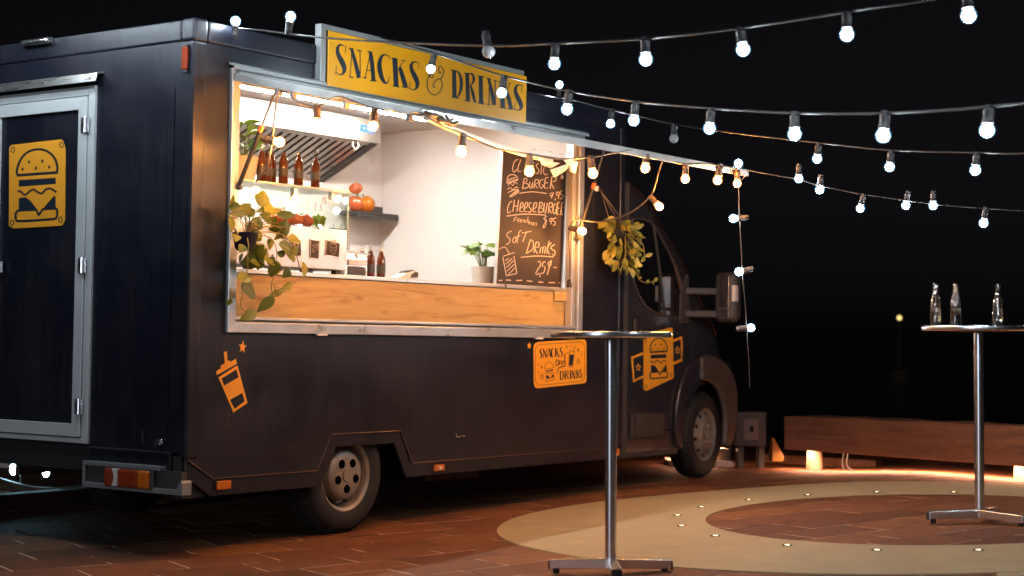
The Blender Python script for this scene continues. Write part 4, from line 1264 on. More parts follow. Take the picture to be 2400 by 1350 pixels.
ART_CHALK=[["r",[[3253.1,2503.4,3256.5,2498],[3213.1,2491.3,3220.7,2488],[3187.6,2454.2,3197.4,2453.6],[3182.2,2415.4,3192.1,2417.2],[3207.7,2404.1,3205.1,2409.6],[3241.2,2426.5,3233.9,2430]]],["r",[[3281.9,2504.4,3291.5,2503.1],[3251.1,2452.7,3261,2452],[3246,2416.5,3255.1,2420],[3288.1,2414.9,3289.6,2421]]],["r",[[3332.5,2413.7,3322.4,2414.1],[3357,2496.2,3358,2502.2],[3380.5,2414.3,3390.7,2416.3]]],["r",[[3336.7,2438,3337.5,2444],[3378,2439.5,3378.8,2445.5]]],["r",[[3446.6,2499.1,3450.6,2493.8],[3411.6,2486.8,3420.9,2485],[3418.7,2462.1,3428,2465.7],[3444.6,2450.3,3454.9,2452.2],[3433.8,2421.7,3441.2,2418.1],[3405.8,2423.8,3404,2417.8]]],["r",[[3505.5,2497,3510,2491.9],[3474.4,2485.1,3483.8,2483.2],[3480,2464.1,3489.6,2467.4],[3503.7,2448.1,3514.1,2449.9],[3492.8,2423.2,3500.1,2419.5],[3468.6,2425.6,3466.4,2419.5]]],["r",[[3542.2,2494.1,3552.7,2494.5],[3530.8,2420.9,3541.3,2421.2]]],["r",[[3619,2492.4,3622.5,2486.9],[3576.7,2479.8,3585.4,2477],[3563.3,2442.3,3573.9,2443.6],[3586.4,2419.1,3591.9,2424.7],[3623.4,2425.8,3621.2,2431.6]]],["r",[[3125.4,2321.5,3115.5,2321.7],[3136.2,2365.9,3127.4,2368],[3176.1,2382.7,3174.6,2388.4],[3222.8,2380,3229.3,2385.1],[3245,2355.8,3254.2,2353.9],[3187.6,2337.5,3190.9,2332.1],[3119.2,2320.7,3121.9,2315.2]]],["r",[[3134,2342.1,3130.7,2347.5],[3228,2368.7,3224.6,2374.1]]],["r",[[3127.9,2326.8,3125.1,2332.2],[3243.3,2355.1,3240.5,2360.6]]],["r",[[3137,2302.4,3129.8,2306],[3164.4,2322.3,3164.2,2328.2],[3190.6,2306,3189.2,2311.8],[3216.3,2330.5,3212.9,2335.9],[3244,2322,3249.1,2327.5]]],["r",[[3130.1,2275.4,3125.5,2280.3],[3164.7,2289,3165.6,2295],[3191.2,2276.4,3190.1,2282.2],[3229.9,2298.2,3226.3,2303.5],[3259,2296.8,3260.9,2302.8]]],["r",[[3137.3,2250.2,3132.2,2254.9],[3180.1,2268.2,3176.5,2273.5],[3255.2,2285.3,3252.6,2290.9]]],["r",[[3157.5,2226.2,3150.8,2230.2],[3207,2255.9,3200.7,2260.2],[3261.5,2282.1,3259.1,2287.7],[3256.7,2271.6,3264.7,2268.4],[3201.6,2241.8,3207.1,2237.2],[3158.5,2227.6,3162.6,2222.4]]],["r",[[3169.3,2232.8,3163.8,2237.4],[3257,2272.4,3251.4,2277]]],["r",[[3323.4,2372.8,3333.6,2372.8],[3306.1,2296.5,3316.3,2296.4]]],["r",[[3327.6,2369.8,3329.4,2375.8],[3356.9,2369.6,3364.7,2374.1],[3356.8,2354.3,3365.7,2351.9],[3324.6,2337.6,3334.1,2340.7],[3370.8,2333.1,3378.5,2337.7],[3371.5,2314.7,3378.9,2311.1],[3315.9,2299.7,3319.3,2294.3]]],["r",[[3395,2352.5,3405.3,2352.7],[3389.5,2313.6,3399.7,2315.4],[3418.6,2307.2,3410,2310],[3439.2,2352.9,3439,2358.9],[3428.6,2310,3439,2310.4]]],["r",[[3459.6,2373.1,3470,2373.3],[3448.1,2311.7,3458.5,2311.8]]],["r",[[3464.9,2370.2,3464.8,2376.2],[3500.5,2374.1,3507.8,2379],[3500.3,2355.2,3509.2,2352.5],[3460.5,2339.1,3470.9,2339.4],[3494.9,2313.4,3503.4,2317.6]]],["r",[[3567.6,2388.5,3572.5,2383.5],[3526.2,2372.4,3535.2,2370],[3513.3,2331.4,3523.7,2333.1],[3546,2316.3,3544.5,2322.2],[3576.5,2340.4,3566,2340.4],[3554,2349.1,3548.3,2343.6]]],["r",[[3635.4,2406.1,3637.3,2400.2],[3591.5,2396.6,3601.4,2395.1],[3579.8,2325.1,3590,2327.5],[3631.6,2327,3631.4,2333.1]]],["r",[[3593.8,2358.3,3592.8,2364.3],[3628.4,2362.7,3627.4,2368.7]]],["r",[[3671,2414.2,3681.7,2414.3],[3653.1,2324.6,3663.8,2324.7]]],["r",[[3675.8,2411.2,3677,2417.3],[3726.4,2412.7,3734.5,2417.5],[3720.3,2389.4,3728.4,2385.9],[3665.4,2371.8,3676,2371.5],[3700.6,2326.9,3710.5,2330]]],["r",[[3268,2256.4,3266.7,2262.2],[3434.5,2280.8,3434.4,2286.8],[3612,2282,3613.2,2288.1]]],["r",[[3654.3,2283.1,3651.2,2288.7],[3694.5,2295.8,3704.6,2298.8],[3668.6,2257.7,3678.6,2256.2]]],["r",[[3657.6,2270.2,3656.5,2276.3],[3689.8,2274.3,3688.7,2280.3]]],["r",[[3722.5,2257.8,3732.8,2256.6],[3716,2245.8,3726.3,2244.6]]],["r",[[3771.8,2313.6,3776,2308.2],[3735.4,2301.6,3744.9,2299.3],[3744.6,2279,3750.1,2284.7],[3778.8,2290.2,3769.9,2293.1],[3772.6,2309,3783.4,2308.8],[3760.2,2260.2,3771,2260]]],["r",[[3820,2325.3,3822.9,2319.5],[3789.8,2317.8,3798.7,2314.9],[3787.3,2295,3796.7,2298.8],[3817.1,2290,3827.3,2293],[3811.6,2265.4,3820.6,2262.5],[3788.7,2265,3788.8,2258.8]]],["r",[[3834.2,2276.2,3832.8,2282.3],[3858.9,2279.7,3857.5,2285.7]]],["r",[[3419.5,2588.8,3420.7,2594.9],[3471.8,2590.3,3473,2596.4]]],["r",[[3518.1,2591.1,3518.8,2597.2],[3571.1,2594.1,3571.7,2600.2]]],["r",[[3630.7,2592.4,3632.4,2598.6],[3684.5,2592.3,3686.2,2598.5]]],["r",[[3766.5,2587.2,3767.2,2593.4],[3814.3,2589.6,3815.1,2595.8]]],["p",[[3831.3,2423.8],[3827.8,2414.4],[3818.4,2408],[3806.5,2407],[3796.8,2411.8],[3793,2420.5],[3796.4,2429.9],[3805.8,2436.3],[3817.6,2437.4],[3827.4,2432.6]]],["r",[[3183.6,2200.9,3190.8,2196.3],[3147.5,2180.7,3157.4,2178.1],[3126.9,2136.5,3138,2136.5],[3137.8,2104.9,3142.6,2111.2],[3178.5,2124.7,3171.3,2129.4]]],["r",[[3209.7,2209.1,3220.9,2209],[3190.6,2124.5,3201.8,2124.3]]],["r",[[3259.4,2212.9,3270.7,2212.7],[3240.2,2128,3251.5,2127.8]]],["r",[[3203.1,2159,3201.5,2165.5],[3259.8,2167.3,3258.2,2173.8]]],["r",[[3284.6,2148.9,3277.3,2153.6],[3321.5,2169.4,3311.2,2171.7],[3320.6,2197.8,3310.8,2193.6],[3288.9,2190.6,3299.7,2189.2],[3275.8,2133.5,3287,2135.6],[3316.3,2129.5,3318.4,2136.3]]],["r",[[3342.2,2153.1,3334.5,2157.6],[3376.5,2173.6,3365.8,2175.5],[3374.7,2206.5,3366.2,2201.4],[3339.3,2190.1,3350.2,2188.7],[3328.9,2137.1,3340.1,2139.4],[3366.6,2133.1,3368.9,2139.8]]],["r",[[3422.8,2206.9,3425.7,2200.6],[3390.2,2198.7,3400.3,2196.1],[3390.4,2170.6,3401.4,2173.6],[3415.4,2155.9,3426.7,2158.2],[3407.9,2137.7,3414.9,2132.8],[3383.6,2140.8,3380.9,2134.1]]],["r",[[3451,2156.6,3443.6,2161.3],[3488.9,2177.5,3478.1,2179.5],[3487.8,2210.2,3477.7,2206.1],[3452.5,2202.8,3463.4,2201.2],[3439.1,2144.9,3450.4,2147.3],[3483.4,2141.2,3485.4,2148]]],["r",[[3521,2215.6,3532.7,2215.7],[3508.2,2138.2,3519.9,2138.2]]],["r",[[3525.5,2212.2,3528.2,2219],[3551.7,2211.3,3561.4,2215.8],[3552,2193.8,3562.2,2190.9],[3514.8,2175.6,3526.1,2178.2],[3563.6,2169.3,3572.5,2174.4],[3561.4,2152.5,3569.7,2148.1],[3512.3,2141.4,3515.7,2135.1]]],["r",[[3580.3,2215.6,3592.2,2216],[3574.4,2154.8,3586.2,2156.4],[3608.5,2143.4,3597.5,2145.4],[3629.5,2218.4,3617.7,2218.7]]],["r",[[3644.6,2220.5,3656.5,2220.7],[3631.5,2142.5,3643.5,2142.6]]],["r",[[3649.9,2217.1,3651.2,2224],[3681.6,2218.6,3691.9,2222.8],[3676.3,2194.3,3686.5,2191.3],[3641,2181.5,3653,2182],[3672.6,2143.6,3683.5,2147.1]]],["r",[[3734,2221.3,3739.6,2215.5],[3701.1,2208.5,3712.4,2206.6],[3691.4,2158.8,3703.4,2160.3],[3720,2142.3,3717.8,2148.9],[3748.8,2167.2,3736.6,2167],[3726.4,2177.3,3719.1,2171.3]]],["r",[[3780.5,2233.6,3784.1,2227.2],[3750.6,2224.5,3762.4,2223.8],[3743.3,2145,3755.3,2146.9],[3779.3,2142.9,3780.3,2149.8]]],["r",[[3753.6,2184.3,3752,2191],[3779.5,2187.8,3777.9,2194.6]]],["r",[[3806.8,2232.6,3819,2232.7],[3789.2,2140.5,3801.4,2140.5]]],["r",[[3811.8,2229.2,3814,2236.1],[3845.8,2229.4,3857.1,2233],[3834.7,2201.5,3845.1,2198.4],[3800.3,2189,3812.4,2188.7],[3816.9,2137.1,3829,2139]]],["r",[[3120.5,2082.7,3119,2089.2],[3332.4,2112.1,3331.9,2118.8],[3610.7,2124.4,3611.1,2131.3]]],["r",[[3215.4,2084.5,3221.6,2084.1],[3204.8,2054.7,3211,2054.3]]],["r",[[3218.8,2082.5,3218.2,2086.2],[3250,2086.2,3249.4,2089.9]]],["r",[[3213.6,2067.1,3212.8,2070.8],[3240.5,2070.6,3239.8,2074.3]]],["r",[[3255.3,2078.8,3261.7,2078.5],[3248.8,2055,3255.1,2054.7]]],["r",[[3258.1,2076.8,3258.9,2080.5],[3275.9,2077.1,3281.1,2079.6],[3270.8,2069.2,3275.3,2066.7],[3254.3,2064.6,3260.5,2065.9],[3277,2053.4,3281.3,2056.5]]],["r",[[3294.6,2064.3,3291.8,2067.5],[3314.5,2071.4,3308.9,2073],[3303.7,2079.3,3305,2075.7],[3287.2,2068.6,3293.3,2067.9],[3291.4,2054.3,3295.5,2057.4],[3312.6,2056.9,3311.5,2060.6]]],["r",[[3325.3,2057.7,3318.9,2057.9],[3328.7,2072.2,3323.4,2074],[3337.5,2073.1,3343.4,2075],[3336.2,2057.1,3342.7,2057.3]]],["r",[[3363.3,2077.2,3366.7,2074.2],[3347.7,2070.4,3353.6,2069],[3348.5,2056.6,3353.4,2059.3],[3366,2058.8,3364.7,2062.4]]],["r",[[3380,2099.6,3386.5,2099.7],[3373.8,2057.1,3380.3,2057.2]]],["r",[[3379.6,2069.7,3379.5,2073.5],[3391.1,2071.6,3397,2073.6],[3388.3,2058.1,3394.8,2058.1]]],["r",[[3395.4,2062.8,3401.9,2062.7],[3391.5,2045.7,3398,2045.6]]],["r",[[3398.7,2060.9,3398.6,2064.6],[3413.3,2061.8,3413.2,2065.6]]],["r",[[3397.5,2052.3,3397.4,2056.1],[3409.1,2053.1,3409,2056.9]]],["r",[[3420.2,2062.6,3426.7,2062.7],[3417.7,2045.6,3424.2,2045.7]]],["r",[[3422.6,2060.8,3424.3,2064.6],[3434.8,2060.9,3441.4,2061.3],[3420.4,2053.2,3427,2053.6],[3436.1,2043.6,3440.9,2046.5]]],["r",[[3446.5,2061.8,3453.1,2061.9],[3444,2045.6,3450.5,2045.6]]],["r",[[3470.7,2065,3472.8,2061.5],[3455.6,2060.4,3461.7,2059.3],[3456,2043.7,3462,2045.6],[3470.8,2043.5,3470.7,2047.3]]],["r",[[3495.2,2066.5,3498.2,2063.3],[3478.8,2059.8,3485.4,2059.7],[3490.8,2051.8,3497.4,2052.2],[3479.9,2043.8,3485.2,2041.8]]],["r",[[3623.7,2122.9,3628.5,2117.8],[3591.2,2109.8,3601.6,2109.8],[3614.2,2085.6,3624.7,2085.8],[3585.6,2063.7,3594.7,2061.2],[3566.3,2035.6,3576.7,2035.7],[3590.1,2030.4,3582.8,2034.3],[3614.8,2059.2,3604.5,2059.6],[3604.9,2085.7,3595.2,2083.1],[3586.9,2100.4,3576.5,2100.2],[3607.8,2115.5,3599.6,2118.8]]],["r",[[3683.8,2114,3689.1,2109.1],[3655,2102.4,3664.1,2099.9],[3657,2081.4,3663,2086.7],[3691.3,2090.3,3682.7,2093.4],[3684.5,2109.8,3694.6,2108.6],[3667.4,2063.8,3677.7,2063.1]]],["r",[[3738.1,2118,3740.8,2112.3],[3705.3,2110.6,3713.2,2107],[3700.3,2089.8,3710,2092.8],[3724.5,2083.2,3734.7,2085.5],[3717.1,2064,3725,2060.5],[3695.2,2063.6,3695.4,2057.6]]],["r",[[3183.1,1988.9,3188.1,1984.2],[3133.1,1968.7,3140.5,1965.3],[3125.8,1944.6,3134.8,1947.3],[3161.3,1926,3170.5,1928.6],[3155.5,1903.5,3163.6,1900.6],[3115.1,1885.5,3120.7,1881]]],["r",[[3225.2,1949.2,3233,1946],[3196.5,1925.7,3206.1,1924.6],[3206.4,1902.2,3211.4,1907.4],[3241.4,1913.5,3232.7,1915.9],[3244.1,1940.8,3234.4,1938.8],[3225.1,1949.6,3218.9,1944.7]]],["r",[[3303,2000.1,3309.8,1996.2],[3270.6,1980.2,3280.1,1978.8],[3246.7,1903.3,3256.5,1902.7]]],["r",[[3244.7,1945.7,3241.9,1951.1],[3294.5,1956.9,3291.6,1962.4]]],["r",[[3362.4,1990,3371.9,1988.5],[3318.1,1916.1,3327.6,1914.5]]],["r",[[3308,1974.4,3305.9,1980],[3430.5,1996.1,3428.4,2001.7]]],["r",[[3411.5,1937.9,3421.3,1936.8],[3363.4,1834.4,3373.1,1833.2]]],["r",[[3413.3,1934.9,3419.5,1939.9],[3448.4,1921.6,3458.3,1923.6],[3442.9,1872.9,3451.7,1870.2],[3362.4,1837.6,3368.2,1833]]],["r",[[3484.9,1925,3495,1924.3],[3457.5,1847.4,3467.6,1846.6]]],["r",[[3488.1,1921.8,3491.8,1927.5],[3522.1,1917,3531.9,1919.4],[3509.2,1889.6,3516.8,1885.9],[3466.8,1881.3,3477.1,1881.3],[3502.2,1839.3,3511.4,1842.2]]],["r",[[3544.8,1890,3555,1889.4],[3531.1,1846.8,3541.3,1846.1]]],["r",[[3575.4,1848,3565.1,1848.3],[3584.2,1890.1,3575,1892.4],[3604.2,1892,3614.5,1893.7],[3590.5,1845.5,3600.8,1844.9]]],["r",[[3647.9,1942.5,3658.3,1942],[3620.3,1847,3630.6,1846.4]]],["r",[[3679.1,1932.6,3687.8,1929.6],[3626.8,1885.7,3637.2,1885.3],[3658.2,1842.9,3667.9,1845.7]]],["r",[[3726.1,1923.1,3732.1,1918.4],[3680,1902.7,3688.5,1899.5],[3680.5,1882,3688.8,1886],[3725.6,1867.7,3735.2,1870.7],[3719.8,1840.7,3727.4,1836.8],[3695.5,1848.6,3690.9,1843]]],["r",[[3300.4,1800.7,3299.4,1806.5],[3500,1820.5,3499.7,1826.4],[3716.1,1824.2,3716.5,1830.2]]],["r",[[3519.5,1775.7,3512.1,1779.5],[3527.7,1784.1,3532.9,1789.4],[3548,1767.1,3558.1,1766],[3490.7,1705.6,3500.3,1703.8],[3502.5,1685.1,3504.1,1691],[3542.6,1699.8,3537.1,1704.7]]],["r",[[3542.4,1694.5,3552.5,1693.7],[3535.5,1673,3545.7,1672.2]]],["r",[[3610.7,1789.1,3613.4,1783.4],[3578.2,1782.3,3586.5,1779],[3567.8,1753.4,3577.5,1755.9],[3600.5,1746.7,3610.6,1748.5],[3587.2,1710.1,3596.1,1707.2],[3552.7,1701.3,3556.7,1695.9]]],["r",[[3676.4,1796,3682.4,1791.3],[3641.8,1780.3,3651.5,1778.3],[3650.3,1755.6,3656.1,1760.8],[3684.9,1767,3675.2,1769],[3681.7,1803.4,3691.7,1801.8],[3631.8,1694,3641.9,1692.8]]],["r",[[3718.3,1746.9,3718.2,1752.9],[3756.3,1748.6,3756.1,1754.6]]],["r",[[3080.5,1794.1,3090,1795.7],[3125.7,1664.2,3135.3,1665.6]]],["r",[[3131.6,1662.1,3129.4,1667.7],[3258.3,1683.7,3256,1689.3]]],["r",[[3262,1687.2,3252.2,1685.9],[3223.3,1810.4,3213.5,1809]]],["r",[[3093.7,1799.2,3090.4,1804.5],[3226.5,1832.3,3223.2,1837.6]]],["r",[[3043.6,1847.7,3040.7,1853],[3109.1,1863.7,3113.6,1869],[3157.4,1817.7,3165.9,1821]]],["r",[[3116.6,1769.2,3111,1773.8],[3158.2,1787.7,3152.6,1792.3]]],["r",[[3124.7,1745.1,3118.1,1749.1],[3201,1790.1,3194.2,1794]]],["r",[[3132.5,1720.8,3125.5,1724.5],[3215.7,1774.2,3208.6,1778]]],["r",[[3140.1,1696.2,3133.2,1700.1],[3227.6,1749.8,3220.7,1753.7]]],["r",[[3154.8,1672.1,3147.8,1675.9],[3238.3,1725.3,3231.2,1729.1]]],["r",[[3041.5,1624.8,3040.4,1632.2],[3083,1628,3082,1635.4]]],["r",[[3123.9,1632,3124.6,1639.4],[3187.2,1631.9,3187.8,1639.3]]],["r",[[3251.6,1632.6,3250.9,1640.1],[3323,1636.9,3322.3,1644.4]]],["r",[[3379.7,1635.7,3381.1,1643.2],[3448.1,1633.2,3449.6,1640.7]]],["r",[[3521.9,1632.4,3522.7,1640.1],[3585.7,1632.2,3586.4,1639.9]]],["r",[[3656.4,1632.2,3656.2,1639.9],[3736.3,1635.1,3736.1,1642.8]]],["r",[[3782.4,1635,3781.4,1642.7],[3808.3,1636.8,3807.3,1644.5]]]]
